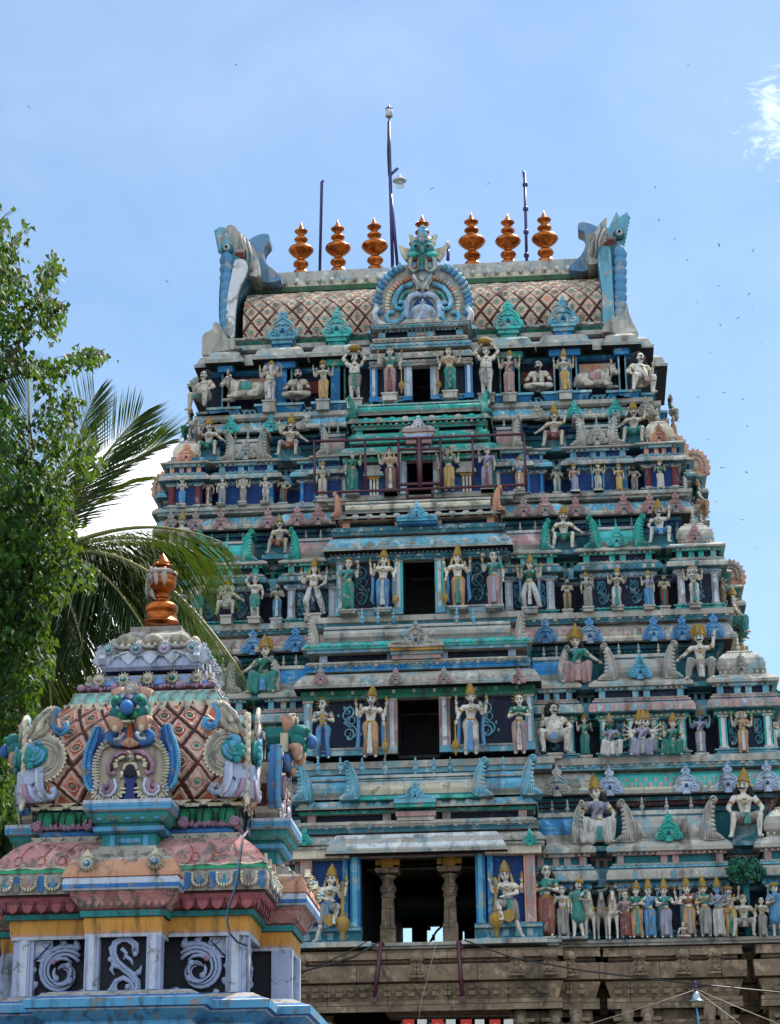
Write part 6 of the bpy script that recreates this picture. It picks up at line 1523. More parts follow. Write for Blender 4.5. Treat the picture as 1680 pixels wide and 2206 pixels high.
cable([(1500, 2131), (1590, 2170), (1700, 2215)], 'upper grey cable running from the base lamp to the right', .010, -20, LC)
cable([(1500, 2134), (1580, 2195), (1620, 2225)], 'lower grey cable running steeply right from the base lamp', .010, -20, LC)
cable([(940, 2030), (925, 2090), (907, 2160), (900, 2206)], 'thin pale string hanging down over the gate lintel', .012, -3, LC)
Yl = -20.2; xl, zl_ = at(1500, 2158, Yl); lp = MB(); MET = plain('lamp_metal', '8f9aa0', .35, .7); k_ = (X_(1510, 2150, Yl)-X_(1490, 2150, Yl))/20*.85
lp.rev([(3*k_, 26*k_), (7*k_, 22*k_), (11*k_, 14*k_), (12*k_, 6*k_), (19*k_, 3*k_), (20*k_, 1*k_), (12*k_, 0)], (0, 0, 0), MET, 20); lp.tube([(0, 0, 24*k_), (-.0, 0, 46*k_)], 2.0*k_, IRON, 6); lp.ball((0, 0, 48*k_), 3.5*k_, IRON)
lo2 = tag(lp.obj('pendant_lamp', None, (xl, Yl, zl_)), 'tin-shaded lamp at the cable crossing before the stone base', 'lamp')
gb2 = MB(); gb2.rev([(11*k_, 2*k_), (11*k_, -8*k_), (9*k_, -12*k_), (3*k_, -13*k_)], (0, 0, 0), paint('lamp_bowl', 'c2b88a', .2), 16); gb2.obj('glass_bowl', lo2)
gb3 = MB(); gb3.tube([(-1*k_, 0, -13*k_), (2*k_, 0, -40*k_), (6*k_, 0, -(zl_-0))], 2.2*k_, plain('lamp_post_blue', '2f7fa8', .4), 6); gb3.obj('stem', lo2)
# two steel struts hanging under the porch
for (a0, c0, a1, c1, w_) in ((821, 2030, 806, 2152, 'left'), (987, 2028, 996, 2150, 'right')):
    Y = -2.3; p, q = Vector((X_(a0, c0, Y), Y, Z_(a0, c0, Y))), Vector((X_(a1, c1, Y), Y, Z_(a1, c1, Y))); m = MB(); m.tube([(0, 0, 0), q-p], .07, MAROON, 4); m.box(q.x-p.x-.1, q.x-p.x+.1, -.08, .08, q.z-p.z-.12, q.z-p.z+.05, MAROON); m.tube([(0, 0, 0), (0, 1.2, .1)], .06, MAROON, 4)
    tag(m.obj('steel_strut', None, p), 'dark maroon steel strut hanging below the %s porch column' % w_, 'strut', 'steel struts below the porch')
# bunting under the gate
RED, WHT = plain('bunting_red', 'b0281c', .8), plain('bunting_white', 'c8c4bc', .8)
for k in range(8):
    a = 868+k*31; Y = -3.2; x, z = at(a, 2196, Y); x1 = X_(a+(24 if k % 2 == 0 else 20), 2196, Y); m = MB(); w_ = x1-x
    m.box(0, w_, -.02, .02, -.75, 0, RED if k % 2 == 0 else WHT)
    if k % 2 == 0: m.rev([(.02, -.03), (.16, -.03), (.16, .03), (.02, .03)], (w_*.5, 0, -.3), WHT, 12, 'y')
    tag(m.obj('festoon_flag', None, (x, Y, z)), ('red flag with a white disc' if k % 2 == 0 else 'plain whitish flag')+' in the bunting under the gate lintel', 'flag', 'bunting under the gate')
cable([(850, 2190), (1110, 2188)], 'cord carrying the red and white bunting', .015, -3.2)
# ------------------------------------------------------------------ small shrine in front, about 25 m from the camera
def sp(n, h, w=.38, wc='7d7772', light=None, grime=.7): return paint('shrine_'+n, h, w, wc, 3.4, grime, .75, .5, light)
Q = dict(pink=sp('pink', 'b27c7a', .55, '68635e', 'cba69c'), rose=sp('rose', 'a95f68', .35, '75706c'), orange=sp('orange', 'bd8a6c', .5, '7c6f68'), blue=sp('blue', '2c6aa8', .42, '77736e', '5f9cc8'), sky=sp('sky', '4f94bc', .45, '7c7a74'),
         teal=sp('teal', '1d7f80', .35, '66706e'), green=sp('green', '1f8a62', .25, '4f6a60'), white=sp('white', 'b3bac8', .35, '8a8782'), lav=sp('lavender', '9ea7c2', .38, '6f7078'), yellow=sp('yellow', 'c08838', .25, '9a7c58'),
         cream=sp('cream', 'c9c0a8', .4, '7d776e'), grey=sp('grey', '9c968e', .45, '6c6762', 'b9b2a8'), dark=sp('dark', '0c1020', .25, '2a2c38'), rust=sp('rust', 'a8502f', .35, '8c6f64', 'c98a72'), brown=sp('brown', '4a1912', .2, '5a3428'),
         mauve=sp('mauve', '9c7890', .35, '8a7a84'), navy=sp('navy', '1a2c6a', .3, '5a5f70'), boss=sp('boss', '1d8a84', .15, '7fb8b0'), tan=sp('tan', 'a59a8a', .4, '7c766e'), dteal=sp('dteal', '0f6a6c', .25, '4a7472'), peach=sp('peach', 'b98f78', .3, 'a89080'))
YF = -50.0; YM = YF+.39
k7 = lambda x, y: (x*.4103, 1608.4+y*.4103)
k6 = lambda x, y: (x*.4103, 1148.8+y*.4103)
XB0, XB1 = X_(184, 2000, YF), X_(347, 2000, YF); XS = (XB0+XB1)/2; HB = (XB1-XB0)/2
A = X_(530, 2000, YM)-XS; YS = YM+A; BB = YM-YF
shrine = thing('shrine', (XS, YS, 0), 'small square painted shrine with diamond-patterned dome in the left foreground', 'shrine')
def sc(mb, name, parent=None, loc=(0, 0, 0)):
    if name in ('eave_relief', 'lotus_petals', 'rosettes', 'cap_ornament', 'garland', 'zigzag_trim'):      # one object per side
        sides = [MB() for _ in range(4)]
        for o, n, f, k in mb.ch:
            q = mb.v[o:o+n]; cx = sum(p[0] for p in q)/n; cy = sum(p[1] for p in q)/n
            i = (0 if cy < 0 else 2) if abs(cy) > abs(cx) else (1 if cx > 0 else 3); m = sides[i]; b0 = len(m.v); m.v += q
            for t in range(f, f+k): m.f.append([x-o+b0 for x in mb.f[t]]); m.mi.append(mb.mi[t]); m.sm.append(mb.sm[t])
        for m in sides:
            used = sorted(set(m.mi)); m.mats = [mb.mats[u] for u in used]; m.mi = [used.index(x) for x in m.mi]; m.obj(name, shrine, loc)
        return
    return mb.obj(name, parent or shrine, loc)
# local frame: origin at shrine centre; px->local z for something lying at distance d in front of centre
def lz(py, d, px=290): return Z_(px, py, YS-d)
def sq(h=0.0): return [(-h, -h), (h, -h), (h, h), (-h, h)]
def ring4(fn):
    for i in range(4): fn(i)
def rot4(mb, i): mb.M = Matrix.Rotation(i*PI/2, 4, 'Z')
s7 = lambda y: 1608.4+y*.4103
s6 = lambda y: 1148.8+y*.4103
e = .05
def mainp(lst, mats, name, smooth=False, **k):
    """lst of (half width, py)"""
    mb = MB(); mb.sweep(sq(e), [(h-e, lz(py, h)) for h, py in lst], mats, smooth=smooth, **k); return mb
# plinth and walls down to the ground
m = MB()
zb2 = lz(s7(1300), A)
def cross(a, hb, b): return [(-a, -a), (-hb, -a), (-hb, -a-b), (hb, -a-b), (hb, -a), (a, -a), (a, -hb), (a+b, -hb), (a+b, hb), (a, hb), (a, a), (hb, a), (hb, a+b), (-hb, a+b), (-hb, a), (-a, a), (-a, hb), (-a-b, hb), (-a-b, -hb), (-a, -hb)]
CR = cross(A, HB+.28, BB)
z0 = zb2
m.sweep(CR, [(.2, 0), (.2, z0-1.0), (.3, z0-.95), (.3, z0-.55), (.2, z0-.5), (.12, z0-.36), (.27, z0-.25), (.29, z0-.235), (.33, z0-.22), (.34, z0-.13), (.30, z0-.115), (.22, z0-.08), (.10, z0-.02), (.0, z0)],
        [Q['cream'], Q['navy'], Q['blue'], Q['blue'], Q['sky'], Q['sky'], Q['white'], Q['blue'], Q['sky'], Q['white'], Q['blue'], Q['grey'], Q['blue']], cap_top=Q['grey'])
sc(m, 'plinth')
zig = MB()
for i in range(4):
    rot4(zig, i)
    n = 60; w = HB+.28; zig.tube([(-w+2*w*j/n, -A-BB-.275, z0-.20+.012*(j % 2)) for j in range(n+1)][:0] or [(-w+2*w*j/n, -A-BB-.29, z0-.225+.012*(j % 2)) for j in range(n+1)], .006, Q['white'], 4)
sc(zig, 'zigzag_trim')
# cella: dark inner body, pillars
H1 = lz(s7(1003), A); HY1 = lz(s7(897), A+.05); HT = lz(s7(866), A+.1)
m = MB(); m.box(-A+.12, A-.12, -A+.12, A-.12, z0, H1+.1, Q['dark']); 
for i in range(4):
    rot4(m, i); m.box(-HB+.06, HB-.06, -A-BB+.12, -A+.2, z0, H1+.15, Q['dark'])
sc(m, 'cella')
H1b = lz(s7(995), A+BB)
for i in range(4):
    for (x0, x1, y) in ((A-.235, A-.01, A), (-A+.01, -A+.235, A), (HB-.165, HB-.0, A+BB), (-HB, -HB+.165, A+BB)):
        p = MB(); rot4(p, i); w = x1-x0
        zt_ = H1+.02 if y == A else H1b+.02
        p.box(x0, x1, -y, -y+.22, z0, zt_, Q['lav']); p.box(x0+.18*w, x1-.18*w, -y-.018, -y, z0, zt_, Q['lav']); p.box(x0+.30*w, x1-.30*w, -y-.03, -y-.018, z0, zt_, Q['white'])
        sc(p, 'pillar')
# reliefs in the niches
def swirl(mb, cx, cz, r, y, m, s=1, leaves=True):
    for k, (r0, a0, t, th) in enumerate(((r, 2.2, 1.25, .05), (r*.86, 2.4, 1.2, .035), (r*.72, 2.6, 1.1, .035))):
        pts = [(cx+s*(r0*(1-.82*j/22))*math.cos(a0-t*2*PI*j/22), y-.01*k, cz+(r0*(1-.82*j/22))*math.sin(a0-t*2*PI*j/22)) for j in range(23)]
        mb.tube(pts, [th*r*2.1*(1-j/30) for j in range(23)], m, 6, .7)
    for j in range(10):
        a = -2.3+j*.5; dx, dz = s*math.cos(a), math.sin(a); tx, tz = s*math.sin(a), -math.cos(a); L = r*(.22+.08*(j % 2))
        p = [(cx+dx*r*.98+dx*L*t*.8+tx*L*1.5*t*(1-.3*t), y-.01, cz+dz*r*.98+dz*L*t*.8+tz*L*1.5*t*(1-.3*t)) for t in (0, .35, .7, 1)]
        mb.tube(p, [r*.10, r*.13, r*.10, r*.04], m, 6, .6); mb.ball(p[-1], r*.08, m, 8, 5, 1, .6, 1)
    for j in range(4):
        a = .9+j*1.5; q = r*(.50, .34, .44, .28)[j]; mb.tube([(cx+s*q*math.cos(a+t*.5), y-.035, cz+q*math.sin(a+t*.5)) for t in range(4)], [r*.08, r*.075, r*.06, r*.03], m, 6, .7); mb.ball((cx+s*q*math.cos(a), y-.04, cz+q*math.sin(a)), r*.12, m if j else Q['mauve'], 8, 6, 1, .6, 1)
REL = sp('relief', '8f9cba', .25, '6a6f80', None, .2)
for i in range(4):
    r = MB(); rot4(r, i); zc = (z0+H1)/2-.05
    for s in (-1, 1):
        r = MB()
        r.M = Matrix.Rotation(i*PI/2, 4, 'Z'); xm = s*(A-.235+HB+.03)/2; swirl(r, xm, zc, .33, -A+.07, REL, s)
        xa, xb9 = sorted((s*(A-.23), s*(A-.44))); (r.box(xa, xb9, -A+.06, -A+.1, H1-.24, H1, Q['white']), r.tube([(s*(A-.24), -A+.04, H1-.24), (s*(A-.42), -A+.04, H1-.05)], .01, Q['navy'], 4))
        sc(r, 'scroll_relief')
    r = MB(); rot4(r, i); y = -A-BB+.09; zc = (z0+H1b)/2
    def KV(l): return [(X_(*k7(a_, b_), YF+.1)-XS, Z_(*k7(a_, b_), YF+.1)) for a_, b_ in l]
    main = [(712, 1085), (712, 1040), (680, 1015), (640, 1012), (605, 1035), (595, 1080), (610, 1125), (645, 1160), (690, 1195), (722, 1235), (725, 1275), (700, 1310), (655, 1322), (612, 1305), (595, 1265), (612, 1230), (650, 1215), (685, 1232), (695, 1262), (672, 1285)]
    P_ = KV(main)
    for k_, (dx, rr_) in enumerate(((0, .030), (.028, .020), (-.026, .018))):
        r.tube([(x+dx*math.cos(q*.5), y-.012*k_, z+dx*math.sin(q*.45)*.6) for q, (x, z) in enumerate(P_)], [rr_*(.6+.8*math.sin(PI*min(1, (q+3)/24))) for q in range(len(P_))], REL, 7, .7)
    for (l, w_) in (([(645, 1160), (600, 1150), (580, 1120)], .03), ([(690, 1195), (735, 1190), (745, 1150)], .028), ([(610, 1125), (585, 1170), (600, 1200)], .026), ([(725, 1275), (735, 1315), (700, 1330)], .028), ([(595, 1265), (570, 1290), (560, 1315), (600, 1320)], .03), ([(605, 1035), (580, 1060), (585, 1100)], .024), ([(660, 1100), (690, 1120), (700, 1150)], .022), ([(640, 1060), (665, 1085), (650, 1120)], .024)):
        Q_ = KV(l); r.tube([(x, y-.01, z) for x, z in Q_], [w_*1.1]+[w_]*(len(Q_)-2)+[w_*.35], REL, 6, .7)
    for (a_, b_) in ((712, 1090), (672, 1262), (730, 1185), (582, 1118)): x, z = KV([(a_, b_)])[0]; r.ball((x, y-.02, z), .033, REL, 8, 6, 1, .6, 1)
    sc(r, 'scroll_relief')
# architrave bands of the main body
m = mainp([(A-.1, s7(1003)), (A+.03, s7(1003)), (A+.04, s7(985)), (A+.045, s7(972)), (A+.05, s7(930)), (A+.055, s7(900)), (A+.05, s7(899)), (A+.10, s7(896)), (A+.115, s7(868)), (A+.03, s7(867))],
          [Q['white'], Q['white'], Q['orange'], Q['yellow'], Q['yellow'], Q['dark'], Q['green'], Q['dteal'], Q['green']], 'a')
sc(m, 'painted_band')
m = mainp([(A+.04, s7(867)), (A+.10, s7(850)), (A+.17, s7(815)), (A+.24, s7(780)), (A+.25, s7(768)), (A+.20, s7(766))], [Q['rose'], Q['rose'], Q['rose'], Q['brown'], Q['dark']], 'p')
sc(m, 'petal_soffit')
m = MB()
for i in range(4):
    rot4(m, i); n = 17
    for j in range(n):
        x = -A-.1+(2*A+.2)*(j+.5)/n
        if abs(x) < HB+.1: continue
        zc = lz(s7(815), A+.17); m.ball((x, -A-.15, zc), (A+.1)/n*1.0, Q['rose'], 10, 8, 1, .22, 1.2)
        m.tube([(x-.075, -A-.2, zc+.08), (x-.05, -A-.185, zc-.07), (x, -A-.16, zc-.11)], .008, Q['brown'], 4)
sc(m, 'lotus_petals')
ZR0, ZR1 = lz(s7(762), A+.3), lz(s7(655), A+.3)
m = mainp([(A+.2, s7(765)), (A+.285, s7(763)), (A+.30, s7(700)), (A+.27, s7(655)), (A+.29, s7(650)), (A+.25, s7(622)), (A+.22, s7(600)), (A+.15, s7(560)), (A+.05, s7(520)), (A-.08, s7(490)), (A-.2, s7(478))],
          [Q['grey'], Q['grey'], Q['grey'], Q['cream'], Q['green'], Q['pink'], Q['pink'], Q['pink'], Q['pink'], Q['grey']], 'k', smooth=False)
sc(m, 'eave')
m = MB()      # shell motifs along the rim, leafy fringe, swirling grooves on the curved top
for i in range(4):
    rot4(m, i)
    n = 11
    for j in range(n):
        x = -A-.22+(2*A+.44)*(j+.5)/n
        if abs(x) < HB+.12: continue
        h = ZR1-ZR0; w = .085
        pts = [(-w, .5*h), (-w, .05*h), (-w*.8, -.12*h), (-w*.3, -.2*h), (w*.3, -.2*h), (w*.8, -.12*h), (w, .05*h), (w, .5*h)]
        yy = -A-.30
        m.plate([(x+a, ZR0+.42*h+b) for a, b in pts], yy-.02, yy+.03, Q['grey'])
        for q in range(9):
            a = PI+PI*q/8; m.ball((x+w*1.02*math.cos(a), yy-.025, ZR0+.42*h+.05*h+.26*h*math.sin(a)), .022, Q['cream'], 6, 4, .8, 1, 1.2)
        for s in (-1, 1):
            for q in range(3): m.ball((x+s*w*1.02, yy-.025, ZR0+(.5+.14*q)*h), .02, Q['cream'], 6, 4)
        m.tube([(x+.045*math.cos(a), yy-.03, ZR0+.5*h+.2*h*math.sin(a)) for a in [PI*.95+PI*1.1*q/8 for q in range(9)]], .012, (Q['sky'], Q['peach'], Q['blue'])[j % 3], 5)
        m.box(x-.012, x+.012, yy-.03, yy, ZR0+.3*h, ZR0+.75*h, (Q['teal'], Q['mauve'], Q['sky'])[j % 3])
        x2 = x+(2*A+.44)/n/2; m.plate([(x2-.03, ZR0+.9*h), (x2-.035, ZR0+.2*h), (x2, ZR0+.05*h), (x2+.035, ZR0+.2*h), (x2+.03, ZR0+.9*h)], yy-.005, yy+.02, Q['blue'])
    zf = lz(s7(625), A+.25); n = 9
    for j in range(n):
        xa = -A-.24+(2*A+.48)*j/n; xb_ = xa+(2*A+.48)/n
        if abs((xa+xb_)/2) < HB+.05: continue
        m.tube([(xa+(xb_-xa)*q/8, -A-.26-.0*q, zf-.035*math.sin(PI*q/8)+.02) for q in range(9)], .012, Q['cream'], 5)
        m.plate([(xa-.06, zf-.01), (xa-.03, zf+.05), (xa, zf+.11), (xa+.03, zf+.05), (xa+.06, zf-.01)], -A-.275, -A-.24, Q['tan'])
    def onk(x, t):     # point on the curved eave, t 0 rim .. 1 top
        ks = [(.27, 640), (.245, 610), (.19, 575), (.10, 535), (-.02, 500)]
        q = t*(len(ks)-1); j = min(int(q), len(ks)-2); f_ = q-j; h = A+ks[j][0]*(1-f_)+ks[j+1][0]*f_; py = s7(ks[j][1]*(1-f_)+ks[j+1][1]*f_)
        return (x, -h-.004, lz(py, h))
    for s in (-1, 1):
        for cx in (HB+.25, HB+.5, HB+.78):
            m.tube([onk(s*(cx+.07*math.sin(t*3.4)), .15+.8*t) for t in [q/8 for q in range(9)]], .005, Q['rust'], 4)
            m.tube([onk(s*(cx+.10+.05*math.cos(a)), .42+.16*math.sin(a)) for a in [q*.6 for q in range(10)]], .005, Q['rust'], 4)
sc(m, 'eave_relief')
m = mainp([(A-.2, s7(490)), (A-.13, s7(492)), (A-.15, s7(480)), (A-.2, s7(462)), (A-.19, s7(455)), (A-.24, s7(432)), (A-.3, s7(430))], [Q['grey'], Q['tan'], Q['grey'], Q['blue'], Q['blue'], Q['brown']], 'b')
sc(m, 'blue_band')
m = MB()
for i in range(4):
    rot4(m, i); z = lz(s7(412), A-.2); n = 46; L = A-.18
    for j in range(n):
        x = -L+2*L*j/(n-1)
        if abs(x) < HB*.75: continue
        m.ball((x, -A+.20+rnd.uniform(-.01, .01), z+rnd.uniform(-.012, .012)), .045, Q['mauve'], 7, 5)
    for x in (-L, -L*.48, L*.48, L):
        m.ball((x, -A+.17, z+.01), .075, Q['mauve'], 10, 7); m.tube([(x+.045*math.cos(a), -A+.1, z+.045*math.sin(a)) for a in [q*.6 for q in range(11)]], .012, Q['mauve'], 5)
    zf = lz(s7(478), A-.14); 
    for j in range(12):
        x = -A+.1+(2*A-.2)*(j+.5)/12
        if abs(x) > HB: m.plate([(x-.09, zf+.03), (x-.05, zf-.03), (x, zf-.055), (x+.05, zf-.03), (x+.09, zf+.03), (x, zf+.02)], -A+.11, -A+.14, Q['tan'])
sc(m, 'garland')
DW = 1.25       # dome half width at base
m = mainp([(DW-.14, s7(410)), (DW-.10, s7(402)), (DW-.04, s7(360)), (DW-.03, s7(335)), (DW-.06, s7(325)), (DW+.03, s7(322)), (DW+.04, s7(304)), (DW-.1, s7(300))], [Q['brown'], Q['green'], Q['green'], Q['dteal'], Q['tan'], Q['cream'], Q['grey']], 'l')
sc(m, 'lotus_band')
m = MB()
for i in range(4):
    rot4(m, i); z = lz(s7(365), DW); n = 9
    for j in range(n):
        x = -DW+2*DW*(j+.5)/n; w = DW/n*.9
        if abs(x) < HB*.7: continue
        m.ball((x, -DW+.07, z-.01), w, Q['green'], 10, 8, 1, .4, .9)
        m.tube([(x-w*.9, -DW+.01, z-.10), (x-w*.85, -DW-.01, z+.02), (x-w*.4, -DW-.03, z+.10), (x+w*.3, -DW-.03, z+.10), (x+w*.85, -DW-.01, z+.03), (x+w*.8, -DW+.01, z-.08)], .012, Q['dark'], 5)
        m.tube([(x-w*.2, -DW-.03, z-.08), (x-w*.1, -DW-.04, z+.03), (x+w*.15, -DW-.04, z+.07)], .009, Q['dark'], 4)
        m.plate([(x-w, z+.17), (x-w*.5, z+.145), (x, z+.105), (x+w*.5, z+.145), (x+w, z+.17)], -DW-.06, -DW-.02, Q['cream'])
sc(m, 'lotus_petals')
# dome body
dpy = [(DW-.02, s7(300)), (DW+.06, s7(245)), (DW+.115, s7(180)), (DW+.13, s7(110)), (DW+.10, s7(40)), (DW+.03, s7(-40)), (DW-.07, s7(-110)), (DW-.18, s7(-170)), (DW-.30, s7(-222))]
dp = [(h, lz(py, h)) for h, py in dpy]
m = MB(); m.sweep(sq(e), [(h-e, z) for h, z in dp], [Q['brown']]*8, cap_top=Q['brown']); dome = sc(m, 'dome')
fD, LD = arc([(-h, z) for h, z in dp])
def surf_dome(u, v, hh):
    y, z, ny, nz = fD(v); return (u*(-y), y-abs(hh)*1.0, z+nz*hh*.3)
TL = sp('tile_pink', 'b98d80', .45, '8a7a72', 'd0aa9c'); TB_ = sp('tile_cream', 'cba697', .38, '9c8a80'); 
for i in range(4):
    m = MB(); rot4(m, i); diamonds(m, surf_dome, -.97, .97, LD-.02, 7, 3, TL if 0 else sp('pad', 'b2583c', .42, 'a07c6c', 'c48a74'), TB_, Q['boss'], .085, .045)
    # inner ornament
    sc(m, 'diamond_tiles')
def topband(lst, mats, nm): sc(mainp(lst, mats, nm), nm)
topband([(DW-.34, s6(925)), (DW-.27, s6(924)), (DW-.26, s6(905)), (DW-.30, s6(885)), (DW-.38, s6(832)), (DW-.42, s6(828))], [Q['grey'], Q['cream'], Q['grey'], sp('worn_teal', '7fb0a8', .5, '8c8880', '9fd0c4'), Q['brown']], 'leaf_band')
topband([(DW-.44, s6(832)), (DW-.42, s6(800)), (DW-.50, s6(798)), (DW-.50, s6(790)), (DW-.58, s6(752)), (DW-.7, s6(745))], [Q['brown'], Q['brown'], Q['blue'], sp('worn_blue', '6f8fb8', .55, '8f8a84', '4f8fd0'), Q['grey']], 'flower_band')
m = MB()
def flower(mb, c, r, m1, m2, y=0, np_=14):
    x, yy, z = c
    mb.rev([(r*.2, -.02), (r*.62, -.03), (r*.62, .02), (r*.2, .03)], (x, yy, z), m1, 16, 'y')
    for q in range(np_):
        a = 2*PI*q/np_; ca, sa = math.cos(a), math.sin(a); t = Vector((-sa, 0, ca))*r*.15; d = Vector((ca, 0, sa)); o = Vector(c)
        mb.add([tuple(o+d*r*.6-t+Vector((0, -.02, 0))), tuple(o+d*r*1.0), tuple(o+d*r*.6+t+Vector((0, -.02, 0))), tuple(o+d*r*.75+Vector((0, -.055, 0)))], [(0, 1, 3), (1, 2, 3), (0, 3, 2), (0, 2, 1)], m1, False)
    mb.ball((x, yy-.03, z), r*.42, m2, 12, 8, 1, .6, .8); mb.ball((x, yy-.06, z), r*.17, Q['white'], 8, 5)
for i in range(4):
    rot4(m, i); z = lz(s6(772), DW-.55); zr_ = lz(s6(812), DW-.45)
    for j in range(5):
        x = (-1+j*.5)*.62; flower(m, (x, -DW+.50, z), .105, Q['cream'], Q['boss'] if j % 2 else Q['tan'])
    for j in range(34):
        x = -.83+1.66*j/33; m.ball((x, -DW+.43+rnd.uniform(-.01, .01), zr_+rnd.uniform(-.014, .014)), rnd.uniform(.022, .036), Q['mauve'], 7, 5)
    for x in (-.82, -.41, .41, .82): m.ball((x, -DW+.42, zr_+.01), .05, Q['mauve'], 10, 6)
    zf = lz(s6(905), DW-.27); z2 = lz(s6(860), DW-.33)
    for j in range(12):
        x = -.93+1.86*(j+.5)/12; w = .08
        m.plate([(x-w, zf+.05), (x-w*.6, zf-.03), (x, zf-.07), (x+w*.6, zf-.03), (x+w, zf+.05), (x, zf+.03)], -DW+.235, -DW+.27, Q['cream'])
        m.tube([(x-.05, -DW+.27, zf+.06), (x-.06, -DW+.31, z2), (x-.02, -DW+.345, z2+.07), (x+.04, -DW+.34, z2+.06)], .010, Q['grey'], 5)
sc(m, 'rosettes')
# lotus cap
RC = .62
cp = [(.46, s6(745)), (.50, s6(738)), (RC-.03, s6(722)), (RC+.02, s6(700)), (RC+.02, s6(668)), (RC-.03, s6(650)), (RC-.06, s6(610)), (RC-.10, s6(570)), (RC-.18, s6(535)), (RC-.30, s6(516)), (.3, s6(514))]
topband(cp, [Q['navy'], Q['navy'], Q['lav'], Q['lav'], Q['lav'], Q['grey'], Q['grey'], Q['grey'], Q['grey'], Q['grey']], 'lotus_cap')
m = MB()
for i in range(4):
    rot4(m, i)
    z = lz(s6(612), RC)
    for j in range(4): x = (-.75+.5*j)*.72; flower(m, (x, -RC-.03, z), .10, Q['white'], (Q['boss'], Q['boss'], Q['mauve'], Q['boss'])[j], np_=16)
    for j in range(5):
        x = (-1+.5*j)*.55; zz = lz(s6(655), RC); m.plate([(x-.1, zz+.02), (x-.07, zz-.03), (x, zz-.10), (x+.07, zz-.03), (x+.1, zz+.02), (x, zz+.06)], -RC-.04, -RC+.02, Q['white'])
    m.tube([(-RC+2*RC*q/24, -RC-.02, lz(s6(636), RC)+.025*math.cos(q*PI/3)) for q in range(25)], .016, Q['white'], 5)
    for s in (-1, 0, 1):
        m.tube([(s*.34+.17*math.cos(a), -RC+.07+.03*math.sin(a), lz(s6(560), RC)+.09*math.sin(a)) for a in [PI+.1+(PI-.2)*q/10 for q in range(11)]], .03, Q['grey'], 6)
        m.ball((s*.34, -RC+.10, lz(s6(550), RC)), .13, Q['tan'], 10, 7, 1, .5, .6)
        for q in range(4): m.ball((s*.34+(q-1.5)*.08, -RC+.07, lz(s6(585), RC)), .035, Q['cream'], 6, 4, 1, 1, 1.4)
    for s in (-1, 1):     # spiky corner leaf
        m.plate([(s*(RC+.0), lz(s6(600), RC)), (s*(RC+.1), lz(s6(620), RC)), (s*(RC+.07), lz(s6(640), RC)), (s*(RC+.13), lz(s6(665), RC)), (s*(RC+.06), lz(s6(690), RC)), (s*(RC-.05), lz(s6(690), RC)), (s*(RC-.05), lz(s6(610), RC))], -RC-.02, -RC+.06, Q['white'])
sc(m, 'cap_ornament')
m = MB(); m.box(-.33, .33, -.33, .33, lz(s6(516), .4), lz(s6(483), .4), sp('cap_slab', '8a8078', .4, '6a6258')); sc(m, 'cap_slab')
# copper finial of the shrine
f = MB(); zf0 = lz(s6(483), 0); zf1 = Z_(344, 1190, YS); L = zf1-zf0
f.rev([(r*.57, z*L) for r, z in ((.42, 0), (.42, .015), (.40, .02), (.335, .135), (.36, .15), (.385, .185), (.375, .24), (.33, .265), (.30, .275), (.20, .30), (.15, .325), (.18, .345), (.21, .37), (.17, .385), (.13, .40), (.15, .42), (.22, .45), (.30, .50), (.33, .56), (.32, .60), (.335, .61), (.31, .66), (.30, .70), (.22, .74), (.14, .755), (.11, .78), (.17, .79), (.23, .795), (.22, .805), (.16, .82), (.185, .83), (.17, .85), (.13, .89), (.07, .94), (.03, .97), (.004, 1.0))], (0, 0, 0), COPPER, 32)
for q in range(16):
    a = 2*PI*q/16; f.tube([(.10*math.cos(a), .10*math.sin(a), .808*L), (.125*math.cos(a), .125*math.sin(a), .83*L)], [.018, .003], COPPER, 4)
fo = f.obj('finial', None, (XS, YS, zf0)); tag(fo, 'large copper finial wrapped in torn pale cloth on top of the foreground shrine', 'finial')
f = MB(); f.M = Matrix.Diagonal((.57, .57, 1, 1))
CL = paint('cloth', '9a8f84', .4, '5f574e', 3)
for q in range(8):
    a = 2.0+q*.42+rnd.uniform(-.12, .12); r1 = .32
    pts = [(.15*math.cos(a), .15*math.sin(a), .745*L), (.27*math.cos(a), .27*math.sin(a), .72*L), (.335*math.cos(a), .335*math.sin(a), .65*L), (.345*math.cos(a+.1), .345*math.sin(a+.1), (.58-.05*rnd.random()-(.10 if q < 5 else 0))*L), (.33*math.cos(a+.1), .33*math.sin(a+.1), (.55-.08*rnd.random()-(.17 if q < 4 else 0))*L)]
    f.tube(pts, [.03, rnd.uniform(.04, .08), rnd.uniform(.05, .085), rnd.uniform(.03, .08), .012], CL, 7, .25)
f.tube([(-.26, -.1, .5*L), (-.22, -.14, .42*L), (-.16, -.18, .36*L), (-.1, -.2, .30*L)], [.07, .06, .03, .006], CL, 6)
f.tube([(.33*math.cos(a), .33*math.sin(a), .69*L) for a in [q*.4 for q in range(17)]], .03, CL, 6); f.obj('cloth_wrap', fo)
